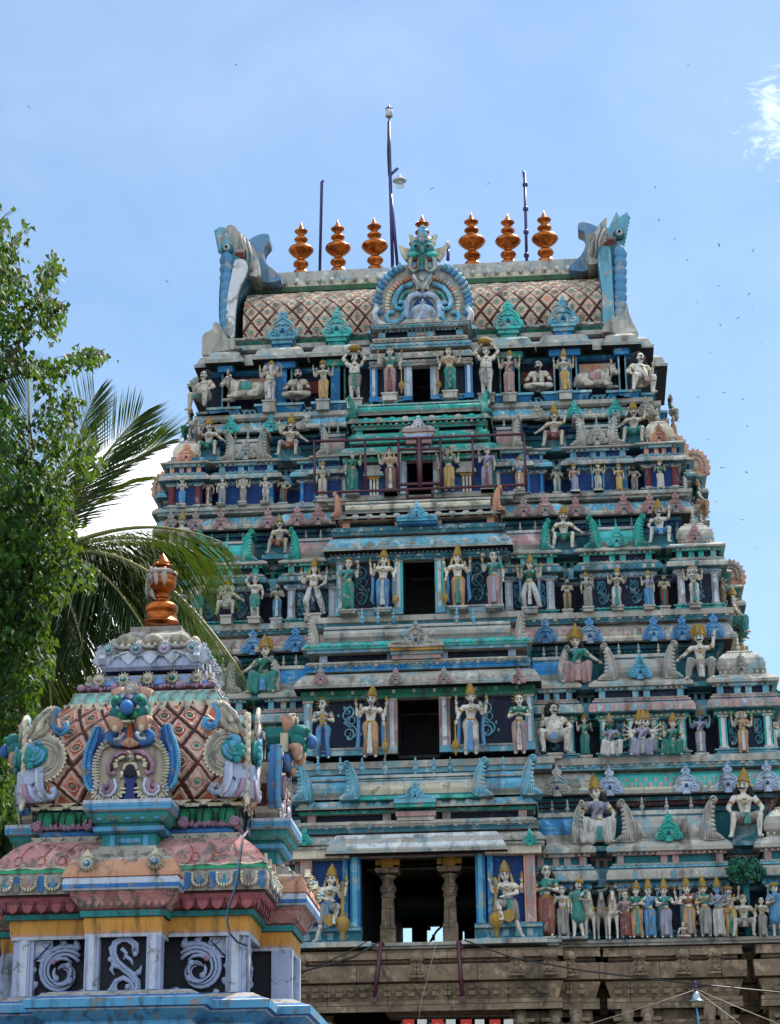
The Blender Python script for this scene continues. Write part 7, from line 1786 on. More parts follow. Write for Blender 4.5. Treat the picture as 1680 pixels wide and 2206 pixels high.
# projecting bays: roof, pedestal, gable ----------------------------------
D = A+BB
def bayplan(hb, ext): return [(-hb, -D), (hb, -D), (hb, -A+.1), (-hb, -A+.1)]
def bz(y, d=D): return lz(s7(y), d, 268)
def bay(i):
    m = MB(); rot4(m, i)
    P = bayplan(HB, 0)
    m.sweep(P, [(-.05, bz(996)), (.0, bz(996)), (.005, bz(980)), (.01, bz(965)), (.02, bz(925)), (.02, bz(896)), (.05, bz(893)), (.065, bz(862)), (.0, bz(858))], [Q['white'], Q['white'], Q['orange'], Q['yellow'], Q['yellow'], Q['dark'], Q['teal'], Q['green']])
    sc(m, 'painted_band')
    m = MB(); rot4(m, i)
    m.sweep(P, [(.02, bz(860)), (.06, bz(850)), (.12, bz(815)), (.16, bz(790)), (.155, bz(782)), (.17, bz(768)), (.22, bz(766)), (.235, bz(757)), (.24, bz(735)), (.235, bz(712)), (.22, bz(700)), (.24, bz(697)), (.235, bz(675)), (.20, bz(640)), (.16, bz(605)), (.13, bz(590)), (.0, bz(588)), (.05, bz(586)), (.05, bz(565)), (-.02, bz(560)), (-.02, bz(535)), (-.1, bz(530)), (-.1, bz(512)), (-.3, bz(511))],
            [Q['rose'], Q['pink'], Q['pink'], Q['rose'], Q['pink'], Q['grey'], Q['white'], Q['blue'], Q['white'], Q['white'], Q['rust'], Q['orange'], Q['orange'], Q['orange'], Q['grey'], Q['grey'], Q['grey'], Q['grey'], Q['grey'], Q['grey'], Q['grey'], Q['grey'], Q['grey']])
    sc(m, 'bay_roof')
    m = MB(); rot4(m, i); n = 12
    for j in range(n):
        x = -HB-.08+(2*HB+.16)*(j+.5)/n; m.ball((x, -D-.10, bz(822)), .038, Q['pink'], 8, 6, 1, .5, 1.5)
    for s in (-1, 1):
        c = (s*.40, -D-.23, bz(628)); flower(m, c, .115, Q['cream'], Q['sky'], np_=15)
        m.plate([(c[0]-.08, c[2]+.06), (c[0]-.03, c[2]+.12), (c[0], c[2]+.17), (c[0]+.03, c[2]+.12), (c[0]+.08, c[2]+.06)], c[1]-.01, c[1]+.05, Q['cream'])
    sc(m, 'bay_rosettes')
    m = MB(); rot4(m, i); hp = .325
    P2 = [(-hp, -D+.18), (hp, -D+.18), (hp, -A+.35), (-hp, -A+.35)]
    dz_ = D
    m.sweep(P2, [(0, bz(514)), (0, bz(444)), (.04, bz(440)), (.09, bz(432)), (.10, bz(410)), (.05, bz(402)), (.05, bz(392)), (.08, bz(385)), (.15, bz(360)), (.16, bz(345)), (.14, bz(336)), (.18, bz(332)), (.20, bz(328)), (.20, bz(312)), (.205, bz(311)), (.205, bz(295)), (.20, bz(294)), (.20, bz(277)), (-.1, bz(276))],
            [Q['teal'], Q['teal'], Q['sky'], Q['sky'], Q['teal'], Q['dteal'], Q['teal'], sp('bead_teal', '4f9f98', .45, '8a8a82'), Q['teal'], Q['teal'], Q['white'], Q['white'], Q['sky'], Q['sky'], Q['sky'], Q['white'], Q['white'], Q['white']])
    for j in range(5):
        x = -.3+.15*j; m.ball((x*1.15, -D+.065, bz(362)), .05, Q['sky'], 8, 6, 1, .5, .9)
    for x in (-.2, .2): m.box(x-.03, x+.03, -D+.168, -D+.18, bz(510), bz(448), Q['sky'])
    for s in (-1, 0, 1): m.ball((s*.09, -D+.175, bz(480)), .045, Q['sky'], 8, 5, 1.3, .4, .8)
    sc(m, 'gable_pedestal')
    # vault joining gable and dome
    m = MB(); rot4(m, i); zb_ = bz(278); z8 = lz(1464.7+520*.2393, D, 283)
    prof = [(-.36, zb_), (-.44, zb_+.12), (-.46, zb_+.4), (-.38, zb_+.65), (-.2, z8+.05), (0, z8+.12), (.2, z8+.05), (.38, zb_+.65), (.46, zb_+.4), (.44, zb_+.12), (.36, zb_)]
    m.plate(prof, -D+.3, -A+.6, Q['brown'])
    m.plate([(-.12, z8), (-.16, z8+.25), (-.06, z8+.48), (.06, z8+.48), (.16, z8+.25), (.12, z8)], -D+.4, -D+.6, Q['tan'])
    sc(m, 'gable_vault')
# gable face: survey sheet K (700 photo px over 1680)
kk = lambda x, y: (28.7+x*.2393, 1464.7+y*.2393)
KX = 1045
def KP(x, y):     # -> local x (about the gable axis), z
    a, c = at(*kk(x, y), YF); a0 = X_(*kk(KX, y), YF); return a-a0, c
def gable():
    parts = []
    g_ = MB(); y0 = -D+.16
    def pl(l, ya, yb, m, both=True, mb=None):
        for s in ((1, -1) if both else (1,)):
            (mb or g_).plate([(s*KP(x, y)[0], KP(x, y)[1]) for x, y in l], ya, yb, m)
    def tb_(l, r, m, yy, mb=None, both=True):
        for s in ((1, -1) if both else (1,)): (mb or g_).tube([(s*KP(x, y)[0], yy, KP(x, y)[1]) for x, y in l], r, m, 8)
    body = [(1045, 600), (960, 590), (870, 545), (830, 520), (770, 560), (735, 640), (715, 740), (722, 860), (745, 920), (712, 960), (710, 1020), (760, 1058), (860, 1068), (945, 1045), (990, 985), (985, 900), (1045, 900)]
    pl(body, y0, y0+.28, Q['tan'])
    inner = [(1045, 735), (990, 765), (975, 820), (1000, 880), (1015, 960), (990, 1055), (1045, 1058)]
    pl(inner, y0-.035, y0, Q['navy'])
    g_.ball((0, y0-.03, KP(1045, 790)[1]), .1, Q['dark'], 12, 8, 1, .4, 1)
    rim = [(840, 530), (790, 560), (755, 620), (730, 700), (722, 780), (730, 860), (745, 920), (722, 965), (722, 1015), (770, 1048), (860, 1058), (930, 1040), (978, 990), (985, 920)]
    # teeth
    pts = [Vector((KP(x, y)[0], 0, KP(x, y)[1])) for x, y in rim]
    for a, c in zip(pts, pts[1:]):
        n = max(2, int((c-a).length/.035))
        for q in range(n):
            p = a.lerp(c, q/n); d = (c-a).normalized()
            for s in (1, -1):
                o = Vector((s*p.x, y0-.03, p.z)); dd = Vector((s*d.x, 0, d.z)); nn = Vector((-dd.z, 0, dd.x))*(-.03)*s
                g_.cap(o-nn*1.0, .011, o+nn*.9, .015, Q['cream'], 6, 2)
    tb_(rim[:-1], .014, Q['grey'], y0-.03)
    tb_([(760, 640), (790, 590), (850, 560)], .02, Q['cream'], y0-.02)
    tb_([(1035, 640), (960, 635), (890, 670), (850, 740), (850, 810), (885, 830), (905, 805)], .03, Q['mauve'], y0-.045)
    tb_([(1035, 655), (965, 655), (905, 690), (875, 750), (878, 800)], .018, Q['brown'], y0-.06)
    for k, (x, y) in enumerate([(905, 700), (890, 740), (900, 770), (930, 665), (960, 668), (985, 665)]): g_.tube([(s_*KP(x, y)[0], y0-.05, KP(x, y)[1]) for s_ in (1,)]+[(KP(x*.5+965*.5, y*.5+730*.5)[0], y0-.06, KP(x*.5+965*.5, y*.5+730*.5)[1])], [.026, .016], Q['cream'], 6); g_.tube([(-KP(x, y)[0], y0-.05, KP(x, y)[1]), (-KP(x*.5+965*.5, y*.5+730*.5)[0], y0-.06, KP(x*.5+965*.5, y*.5+730*.5)[1])], [.026, .016], Q['cream'], 6)
    tb_([(860, 880), (880, 930), (875, 980), (830, 1000), (800, 970), (815, 935), (845, 945)], .034, Q['mauve'], y0-.04)
    tb_([(790, 940), (785, 990), (820, 1025), (870, 1020), (905, 985), (920, 930), (900, 870)], .02, Q['white'], y0-.045)
    tb_([(985, 790), (1000, 745), (1045, 722)], .022, Q['cream'], y0-.05)
    tb_([(960, 860), (975, 800)], .02, Q['cream'], y0-.045)
    flower(g_, (0, y0-.05, KP(1045, 680)[1]), .075, Q['tan'], Q['tan'], np_=10)
    parts.append((g_, 'gable_face'))
    w = MB()
    wing = [(720, 385), (765, 400), (805, 450), (800, 520), (745, 610), (705, 700), (695, 800), (715, 900), (740, 945), (700, 985), (650, 930), (622, 820), (618, 700), (640, 590), (680, 480), (705, 420)]
    pl(wing, y0-.02, y0+.1, Q['blue'], mb=w)
    edge = [(712, 400), (690, 470), (655, 550), (630, 640), (618, 740), (625, 840), (650, 925), (695, 980)]
    pts = [Vector((KP(x, y)[0], 0, KP(x, y)[1])) for x, y in edge]
    for a, c in zip(pts, pts[1:]):
        for q in range(5):
            p = a.lerp(c, q/5)
            for s in (1, -1): w.ball((s*p.x, y0-.01, p.z), .026, Q['sky'], 6, 4, 1.2, 1.6, .8); w.ball((s*(p.x+.055), y0-.03, p.z), .018, Q['blue'], 6, 4)
    tb_([(740, 420), (730, 520), (680, 640), (665, 760), (690, 880)], .02, Q['blue'], y0-.03, w)
    tb_([(775, 440), (765, 520), (710, 640)], .012, Q['navy'], y0-.035, w)
    for sd in (-1, 1):
        w2 = MB(); w2.mats = w.mats
        for o, n, f, k in w.ch:
            q = w.v[o:o+n]
            if sum(p[0] for p in q)*sd < 0: continue
            b0 = len(w2.v); w2.v += q
            for t in range(f, f+k): w2.f.append([x-o+b0 for x in w.f[t]]); w2.mi.append(w.mi[t]); w2.sm.append(w.sm[t])
        parts.append((w2, 'blue_wing'))
    h = MB(); mx = lambda x, y, yy: (KP(x, y)[0], yy, KP(x, y)[1])
    pl([(915, 170), (1045, 165), (1045, 370), (990, 350), (950, 300), (920, 260)], y0-.22, y0+.2, Q['dteal'], mb=h)
    for s in (1, -1):
        def B(x, y, yy, r, m, *a): p = mx(x, y, yy); h.ball((s*p[0], yy, p[2]), r, m, 10, 7, *a)
        B(955, 215, y0-.24, .10, Q['dteal']); B(940, 300, y0-.2, .10, Q['dteal']); B(975, 268, y0-.29, .045, Q['white'], 1.2, .6, .8); B(978, 268, y0-.325, .022, Q['dark'], 1, .6, 1); B(968, 240, y0-.3, .05, Q['navy'], 1.5, .6, .5); B(935, 205, y0-.33, .04, Q['green'])
        B(990, 330, y0-.25, .06, Q['green']); B(950, 330, y0-.24, .05, Q['dteal'])
        tb_([(965, 150), (975, 200), (1000, 260), (1045, 300)], .035, Q['navy'], y0-.27, h) if s == 1 else None
        B(935, 385, y0-.2, .10, Q['peach'], 1, .8, 1.3); B(905, 370, y0-.16, .08, Q['peach'], 1.2, .8, .7); B(930, 430, y0-.22, .05, Q['cream'], 1, 1, 1.4)
    tb_([(1010, 420), (985, 500), (940, 550), (880, 540), (855, 490), (885, 465), (915, 490)], .052, Q['blue'], y0-.08, h)
    tb_([(1020, 430), (1000, 520), (950, 580), (880, 575), (845, 530)], .022, Q['navy'], y0-.05, h)
    tb_([(995, 470), (955, 525), (900, 530)], .022, Q['white'], y0-.13, h)
    h.tube([mx(1045, 385, y0-.15), mx(1045, 470, y0-.12), mx(1045, 560, y0-.1)], [.03, .05, .06], Q['rust'], 8)
    for k in range(-3, 4): h.tube([mx(1045, 520, y0-.15), mx(1045+k*24, 600-abs(k)*8, y0-.12)], [.02, .03], Q['peach'], 6)
    h.ball(mx(1045, 285, y0-.36), .085, Q['blue'], 12, 8, 1, 1, 1.1); h.tube([mx(1045, 180, y0-.25), mx(1045, 260, y0-.32)], [.07, .05], Q['navy'], 8)
    h.box(-.08, .08, y0-.25, y0-.15, KP(1045, 395)[1], KP(1045, 375)[1], Q['cream'])
    pl([(1045, 5), (1005, 25), (985, 70), (970, 120), (985, 165), (1045, 165)], y0-.16, y0-.08, Q['tan'], mb=h)
    h.rev([(.02, -.02), (.065, -.02), (.065, .02), (.02, .02)], mx(1045, 90, y0-.17), Q['grey'], 12, 'y'); h.ball(mx(1045, 90, y0-.18), .025, Q['cream'])
    pl([(960, 165), (925, 80), (905, 75), (915, 130), (930, 170)], y0-.14, y0-.02, Q['peach'], mb=h)
    def ear(s):
        h.tube([(s*abs(KP(1120, 160)[0]), y0-.05, KP(1120, 250)[1]), (s*abs(KP(1155, 120)[0]), y0-.08, KP(1155, 130)[1]), (s*abs(KP(1170, 60)[0]), y0-.08, KP(1170, 65)[1])], [.05, .07, .1], Q['peach'], 8)
        h.plate([(s*abs(KP(1180, 350)[0]), KP(1180, 350)[1]), (s*abs(KP(1235, 230)[0]), KP(1235, 230)[1]), (s*abs(KP(1200, 380)[0]), KP(1200, 400)[1])], y0-.1, y0, Q['cream'])
    ear(1); ear(-1)
    parts.append((h, 'lion_mask'))
    return [(p.mesh(n), n) for p, n in parts]
GP = gable()
for i in range(4):
    bay(i)
    for me, n in GP: link(n, me, shrine, (0, 0, 0), i*PI/2)
# corner ornaments: fan disc, teal beast head, leaf scrolls; drawn for the right corner of the front
rr = lambda x, y: (373.3+x*.2051, 1464.7+y*.2051)
def corner():
    c = MB(); hc = DW+.12; y0 = -hc-.06
    cxn = X_(*rr(825, 740), YS-hc)-XS
    def RP(x, y, yy=None):
        a, z = at(*rr(x, y), YS-hc); return (a-XS-cxn+hc, y0 if yy is None else yy, z)
    ce = RP(610, 770)
    R1 = .30
    pts = []
    for q in range(41):
        a = PI*.38+PI*1.2*q/40; w = R1 if q % 2 else R1*.90; pts.append((ce[0]+w*math.cos(a), ce[2]+w*1.05*math.sin(a)))
    c.plate(pts+[(ce[0]+.02, ce[2])], y0-.04, y0+.12, Q['cream'])
    pts = [(ce[0]+R1*.84*math.cos(a), ce[2]+R1*.88*math.sin(a)) for a in [PI*.38+PI*1.2*q/24 for q in range(25)]]
    c.plate(pts+[(ce[0]+.02, ce[2])], y0-.07, y0-.04, Q['tan'])
    for k in (.72, .56, .42): c.tube([(ce[0]+R1*k*math.cos(a), y0-.075, ce[2]+R1*k*1.05*math.sin(a)) for a in [PI*.4+PI*1.15*q/20 for q in range(21)]], .014, Q['grey'] if k > .5 else Q['tan'], 6)
    p = RP(690, 740); c.ball((p[0]-.02, y0-.04, p[2]), .15, Q['teal'], 16, 12, 1, .9, 1)
    for (x, y, r, m_) in ((750, 650, .06, 'sky'), (700, 700, .06, 'sky'), (770, 730, .07, 'teal'), (700, 790, .05, 'teal'), (755, 855, .055, 'teal'), (660, 690, .04, 'teal'), (790, 790, .06, 'teal'), (720, 750, .045, 'white')):
        q = RP(x, y); c.ball((q[0]-.03, y0-.13, q[2]), r*.9, Q[m_], 10, 7)
    for l, r in (([(640, 640), (690, 610), (740, 620), (760, 660), (730, 690), (700, 670)], .022), ([(620, 700), (650, 760), (700, 800), (760, 790)], .02), ([(600, 720), (620, 800), (690, 850)], .02)):
        c.tube([RP(x-15, y, y0-.15) for x, y in l], r, Q['sky'], 7)
    # upper leaf
    for k, (l, r, m_) in enumerate((([(470, 250), (520, 330), (530, 410), (490, 490), (420, 520), (375, 480), (390, 420), (430, 430)], .045, 'sky'), ([(500, 240), (560, 330), (580, 420), (560, 500)], .04, 'grey'), ([(530, 250), (620, 340), (660, 440), (740, 560)], .05, 'cream'), ([(560, 260), (680, 370), (780, 560)], .05, 'grey'), ([(560, 420), (620, 520), (740, 580)], .045, 'tan'), ([(480, 470), (430, 500), (390, 470)], .035, 'blue'))):
        c.tube([RP(x, y, y0-.03-.01*k) for x, y in l], [r*.8]+[r]*(len(l)-2)+[r*.4], Q[m_], 7, 1.2)
    # lower leaf
    c.plate([(RP(x, y)[0], RP(x, y)[2]) for x, y in ((610, 870), (700, 880), (800, 890), (820, 960), (815, 1110), (780, 1230), (640, 1235), (540, 1230), (590, 1130), (600, 1000))], y0-.05, y0+.1, Q['lav'])
    for l, r, m_ in (([(625, 870), (620, 1000), (600, 1110), (540, 1190), (480, 1200), (440, 1150), (460, 1120), (500, 1130)], .042, 'lav'), ([(660, 880), (650, 1050), (610, 1160), (540, 1230)], .03, 'white'), ([(680, 1030), (720, 1080), (770, 1050)], .012, 'navy'), ([(640, 1050), (610, 1140), (530, 1215)], .012, 'navy'), ([(740, 1050), (700, 1160), (640, 1235)], .03, 'lav'), ([(790, 1040), (770, 1160), (720, 1230)], .03, 'mauve')):
        c.tube([RP(x, y, y0-.07) for x, y in l], r, Q[m_], 7)
    for q in range(22): c.ball((hc-.02+.02*(q % 2), -hc+.0, ce[2]+.46-q*.05), .032, Q['cream'], 7, 5, 1, 1, 1.5)
    c.v = [(x, -hc-.03+(y+hc+.03)*.55, z) for x, y, z in c.v]
    return c.mesh('corner_scroll')
CM = corner()
cmm = CM.copy()
for v in cmm.vertices: v.co.x = -v.co.x
cmm.flip_normals()
for i in range(4):
    link('corner_scroll', CM, shrine, (0, 0, 0), i*PI/2); link('corner_scroll', cmm, shrine, (0, 0, 0), i*PI/2)
# loose blue cable hanging off the eave
cb = MB(); Yc = YS-A-.34
P0 = at(533, 1790, YS-A+.1)
pts = [(533, 1790, .3), (522, 1802, .1), (516, 1840, -.02), (512, 1880, -.04), (505, 1915, -.05), (492, 1950, 0), (487, 1985, .02), (492, 2010, .03), (510, 2030, .1), (530, 2037, .2)]
w3 = [(X_(a, b_, Yc+d), Yc+d, Z_(a, b_, Yc+d)) for a, b_, d in pts]
for off in (0, .018): cb.tube([(x-w3[0][0]+off, y-w3[0][1], z-w3[0][2]) for x, y, z in w3], .007, plain('cable_blue', '3f6f8c', .5) if not off else BLACKP, 6)
tag(cb.obj('cable', None, w3[0]), 'loose thin blue cable hanging over the pink eave of the foreground shrine', 'cable')
# ------------------------------------------------------------------ trees at the left
def leaf_mat(name, c1, c2, trans=.45, sc=1.2):
    m = bpy.data.materials.new(name); m.use_nodes = True; nt = m.node_tree; b = nt.nodes['Principled BSDF']
    g = nd(nt, 'ShaderNodeNewGeometry'); c = mixc(nt, ramp(nt, noise(nt, g.outputs['Position'], sc, 5, .7), .38, .56), lin(c1), lin(c2))
    nt.links.new(c, b.inputs['Base Color']); b.inputs['Roughness'].default_value = .6; b.inputs['Specular IOR Level'].default_value = .18
    t = nd(nt, 'ShaderNodeBsdfTranslucent'); nt.links.new(mixc(nt, .5, c, lin('8fae2c')), t.inputs['Color'])
    mx = nd(nt, 'ShaderNodeMixShader'); mx.inputs[0].default_value = trans; nt.links.new(b.outputs[0], mx.inputs[1]); nt.links.new(t.outputs[0], mx.inputs[2])
    nt.links.new(mx.outputs[0], nt.nodes['Material Output'].inputs['Surface']); return m
FROND = leaf_mat('palm_leaf', '1a3616', '0d2010', .14, .8); PEEP = leaf_mat('heart_leaf', '38601c', '0b1f10', .26, 2.2)
BARK = paint('bark', '6b5a48', .4, '4a4038', 2); RACH = plain('palm_rib', '7a7a3a', .5)
YP = -42.0
def frond(tip, crown, sag, leaf, n=70, width=1.0, seed=0, hang=.5):
    """coconut frond from crown to tip (world points)"""
    R = random.Random(seed); a = Vector(crown); t = Vector(tip); mid = (a+t)/2+Vector((0, 0, sag))
    P = lambda s: a*(1-s)**2+mid*2*s*(1-s)+t*s*s
    rb = MB(); pts = [P(i/24) for i in range(25)]; rb.tube(pts, [.055*(1-.85*i/24) for i in range(25)], RACH, 6)
    lb = MB()
    for i in range(n):
        s = .16+.84*i/n; p = P(s); d = (P(min(1, s+.02))-P(s-.02)).normalized()
        side = d.cross(Vector((0, 0, 1))); side = side.normalized() if side.length > .05 else Vector((1, 0, 0))
        up = side.cross(d).normalized()
        L = leaf*(math.sin(PI*(s*.86+.10))**.6)*(.88+.24*R.random())
        for sg in (-1, 1):
            fw = .35+.75*s
            dr = (side*sg*(.95-.35*s)+d*fw+up*(.22-hang*.25)+Vector((R.uniform(-.06, .06), R.uniform(-.06, .06), -hang*.3))).normalized()
            q0 = p; q1 = p+dr*L*.5+Vector((0, 0, -hang*.06*L)); q2 = p+dr*L+Vector((0, 0, -hang*(.30+.25*R.random())*L))
            wv = dr.cross(up).normalized()*.0095*width if dr.cross(up).length > .1 else Vector((0, 0, .03))
            wz = Vector((0, 0, .012))
            lb.add([q0-wv*.4, q0+wv*.4, q1+wv+wz, q1-wv-wz, q2], [(0, 1, 2, 3), (3, 2, 4)], FROND, False)
    return rb, lb
def palm(label, cpx, tips, ypl, seed, tr=.2):
    cx, cz = at(cpx[0], cpx[1], ypl)
    root = thing('palm_tree', (cx, ypl, 0), label, 'palm tree', 'coconut palms'); 
    tk = MB(); tk.tube([(.5*math.sin(i*.35)*(1-i/10), 0, cz*i/10) for i in range(11)], [tr*1.5-.05*tr*i for i in range(11)], BARK, 12); tk.obj('trunk', root)
    R = random.Random(seed)
    for k, tp in enumerate(tips):
        px, py, dy, sag, leaf, hang = tp; x, z = at(px, py, ypl+dy)
        rb, lb = frond((x-cx, dy, z), (0, 0, cz), sag, leaf*1.3, 72, 1.0, seed*31+k, hang)
        o = rb.obj('frond', root); lb.obj('leaflets', o)
    nt_ = MB()
    for q in range(7): nt_.ball((.35*math.cos(q), .35*math.sin(q), cz-.35-.1*(q % 2)), .14, RACH, 8, 6)
    nt_.obj('coconuts', root)
palm('tall coconut palm whose fronds arch over the shrine finial', (70, 1215),
     [(352, 955, .6, .55, 1.15, .22), (300, 895, -.9, .3, 1.05, .12), (205, 850, -.5, .15, 1.05, .08), (60, 780, .4, .05, 1.0, .08), (270, 1040, 1.9, .5, 1.0, .4), (300, 1430, .8, 1.3, 1.2, .9), (460, 1380, 1.2, 1.5, 1.1, 1.0), 
      (478, 1168, -.5, .85, 1.25, 1.1), (440, 1200, .9, .8, 1.2, 1.1), (525, 1455, -1.0, 1.75, 1.15, .9), (400, 1330, 1.5, 1.2, 1.2, 1.0), (330, 1390, -1.6, 1.2, 1.2, 1.0), (300, 1300, .3, .9, 1.2, 1.0), (230, 1480, 1.2, 1.2, 1.2, .9), (215, 1620, .5, 1.5, 1.2, .8),
      (120, 1700, -.8, 1.3, 1.2, .8), (130, 1500, 1.6, 1.0, 1.2, .9), (180, 1400, -1.4, .9, 1.2, .9), (-60, 1600, .6, 1.1, 1.2, .9), (-120, 1050, .4, .5, 1.3, .5), (-200, 1250, -.3, .8, 1.3, .9), (20, 1700, 1.5, 1.0, 1.2, .8), (240, 1210, 1.9, .7, 1.2, .9)], YP, 3)
palm('second coconut palm hidden low behind the left side of the shrine', (-30, 1560),
     [(200, 1640, .5, .9, 1.3, .9), (150, 1480, -.5, .8, 1.3, .8), (230, 1800, 1.0, .9, 1.3, .9), (60, 1820, 0, .9, 1.3, .9), (100, 1380, .6, .5, 1.2, .4), (-10, 1300, 0, .3, 1.2, .3), (180, 1900, .5, 1.0, 1.3, .9), (30, 2100, 1, .6, 1.2, .9), (-150, 1500, 0, .6, 1.2, .6)], YP+3, 5)
# peepal tree with heart-shaped leaves
YT = -45.5
def peepal():
    R = random.Random(11); ox, oz = at(-190, 1500, YT)
    root = thing('peepal_tree', (ox, YT, 0), 'leafy tree with hanging heart-shaped leaves rising along the left edge', 'tree')
    br = MB(); lv = MB()
    W = lambda px, py, dy=0: Vector((X_(px, py, YT+dy)-ox, dy, Z_(px, py, YT+dy)))
    br.tube([(0, 0, 0), (.1, 0, oz*.5), (0, 0, oz*.8), W(-150, 1350), W(-110, 1150)], [.5, .42, .36, .3, .2], BARK, 10)
    spots = []
    def limb(pts, r):
        P = [W(*p) for p in pts]; br.tube(P, [r*.5*(1-.8*i/(len(P)-1))+.006 for i in range(len(P))], BARK, 6)
        return P
    limbs = [([(-110, 1150), (-40, 1100), (60, 1040, .2), (120, 960), (165, 880, .2)], .07), ([(-110, 1150), (-60, 950), (0, 820), (60, 700, .2), (95, 600)], .08), ([(-60, 950), (-30, 700), (10, 560), (40, 500)], .06), ([(0, 820), (60, 800), (140, 790), (226, 752)], .03),
             ([(-30, 700), (-10, 560), (0, 440)], .04), ([(-110, 1150), (-40, 1220), (40, 1240, -.3), (110, 1230), (150, 1210)], .06), ([(-110, 1150), (-60, 1350), (0, 1450, -.3), (40, 1520)], .06), ([(60, 1060, .2), (110, 1080), (150, 1110)], .03), ([(60, 700, .2), (100, 690), (133, 650)], .025), ([(-60, 1350), (20, 1380), (60, 1400)], .04),
             ([(-150, 1400), (-60, 1600), (0, 1700), (30, 1760)], .05), ([(-40, 1100), (40, 1150, .5), (90, 1180)], .04), ([(60, 1060, .2), (70, 960, .4), (60, 880)], .03), ([(-150, 1400), (-50, 1500), (20, 1560)], .05)]
    ends = []
    for pts, r in limbs:
        P = limb(pts, r)
        for a, c in zip(P, P[1:]):
            n = max(2, int((c-a).length/.28))
            for q in range(n): ends.append((a.lerp(c, q/n), (c-a).normalized()))
    def leaf(p, s):
        ang = R.uniform(0, 2*PI); tl = R.uniform(-.5, .9); dn = Vector((math.cos(ang)*.5, math.sin(ang)*.5, -1+abs(tl)*.6)).normalized(); sd = dn.cross(Vector((math.sin(ang*3.1), math.cos(ang*2.3), .3))).normalized(); nn = dn.cross(sd)
        o = [(0, .0), (-.38, -.12), (-.5, .15), (-.36, .5), (-.12, .85), (0, 1.35), (.12, .85), (.36, .5), (.5, .15), (.38, -.12)]
        vs = [p+sd*x*s+dn*(y*s+s*.25)+nn*(abs(x)*.25*s) for x, y in o]; mid = p+dn*s*.5
        lv.add(vs+[mid], [(0, 1, 2, 10), (10, 2, 3, 4), (10, 4, 5), (10, 5, 6), (6, 7, 8, 10), (8, 9, 0, 10)], PEEP, False)
    def inside(px, py):      # where the crown lets the sky through
        return True
    for p, d in ends:
        k = R.randint(2, 4)
        for q in range(k):
            v = Vector((R.uniform(-1, 1), R.uniform(-1, 1), R.uniform(-.5, .8))).normalized()*R.uniform(.15, .5); e_ = p+v
            br.tube([p, p+v*.5+Vector((0, 0, .04)), e_], [.012, .009, .005], BARK, 4)
            for z in range(R.randint(7, 12)): leaf(p.lerp(e_, R.uniform(.3, 1.1))+Vector((R.uniform(-.1, .1), R.uniform(-.1, .1), R.uniform(-.1, .05))), R.uniform(.068, .112))
    # dense clumps of the main crown
    for (px, py, rx, ry, n) in ((20, 1010, 55, 60, 190), (60, 1130, 85, 90, 620), (70, 1250, 80, 90, 420), (50, 1400, 70, 100, 520), (30, 1540, 60, 70, 300), (20, 920, 40, 50, 130), (150, 955, 65, 45, 150), (190, 1000, 38, 28, 60), (120, 890, 45, 40, 90), (195, 762, 38, 18, 55), (110, 585, 28, 28, 46), (110, 830, 34, 34, 50), (100, 1060, 60, 60, 200), (160, 870, 22, 30, 30), (90, 790, 50, 20, 60), (40, 700, 50, 30, 90), (10, 590, 30, 50, 90), (110, 560, 25, 25, 24), (185, 770, 30, 12, 26), (-20, 440, 22, 20, 16), (10, 1210, 75, 110, 700), (120, 1180, 55, 70, 240), (-10, 860, 35, 45, 90), (20, 640, 45, 70, 120), (0, 520, 40, 60, 90), (80, 620, 45, 45, 60), (110, 680, 30, 40, 60), (30, 760, 40, 40, 60),
                                (-20, 1350, 70, 90, 600), (60, 1320, 50, 70, 260), (20, 1480, 50, 80, 300), (-10, 1600, 40, 90, 300), (20, 1720, 40, 60, 160), (60, 480, 14, 16, 8), (150, 780, 60, 18, 50), (170, 1240, 40, 40, 60)):
        for q in range(int(n*1.35)):
            a = R.uniform(0, 2*PI); r = R.random()**.5; leaf(W(px+rx*r*math.cos(a), py+ry*r*math.sin(a), R.uniform(-.9, .9)), R.uniform(.068, .112))
    br.obj('trunk', root); lv.obj('crown', root)
peepal()
# dark tree mass further back at the left, seen in the gaps between the palm fronds
def backtree(px, py, rx, ry, Y, label, seed, n=2600):
    R = random.Random(seed); x0, z0_ = at(px, py, Y); s = .0062*(Y+75)/30*1.0
    root = thing('broadleaf_tree', (x0, Y, 0), label, 'tree', 'trees behind the shrine')
    t = MB(); t.tube([(0, 0, 0), (.2, 0, z0_*.5), (0, 0, z0_)], [.4, .3, .15], BARK, 10)
    for k in range(6):
        a = R.uniform(0, 6.3); t.tube([(0, 0, z0_*.6), (1.2*math.cos(a), 1.2*math.sin(a), z0_*.8), (2*math.cos(a), 2*math.sin(a), z0_+.4)], [.15, .1, .03], BARK, 6)
    t.obj('trunk', root)
    c = MB(); W_ = rx*s; H_ = ry*s
    cl = [(R.gauss(0, .5)*W_, R.gauss(0, .5)*W_*.8, R.gauss(0, .5)*H_) for _ in range(46)]
    for q in range(n):
        cx, cy, cz = cl[q % len(cl)]; p = Vector((cx+R.gauss(0, .22)*W_, cy+R.gauss(0, .2)*W_, z0_+cz+R.gauss(0, .16)*H_))
        d = Vector((R.uniform(-1, 1), R.uniform(-1, 1), R.uniform(-1, .4))).normalized(); sd = d.cross(Vector((R.random(), R.random(), R.random()))).normalized(); L = R.uniform(.12, .24)
        c.add([p, p+d*L*.5+sd*L*.3, p+d*L, p+d*L*.5-sd*L*.3], [(0, 1, 2, 3)], DARKLEAF, False)
    c.obj('crown', root)
DARKLEAF = leaf_mat('dark_leaf', '24401e', '12281a', .15, .5)
backtree(20, 1480, 150, 420, -36, 'dark dense tree behind the coconut palm at the left edge', 21, 9000)
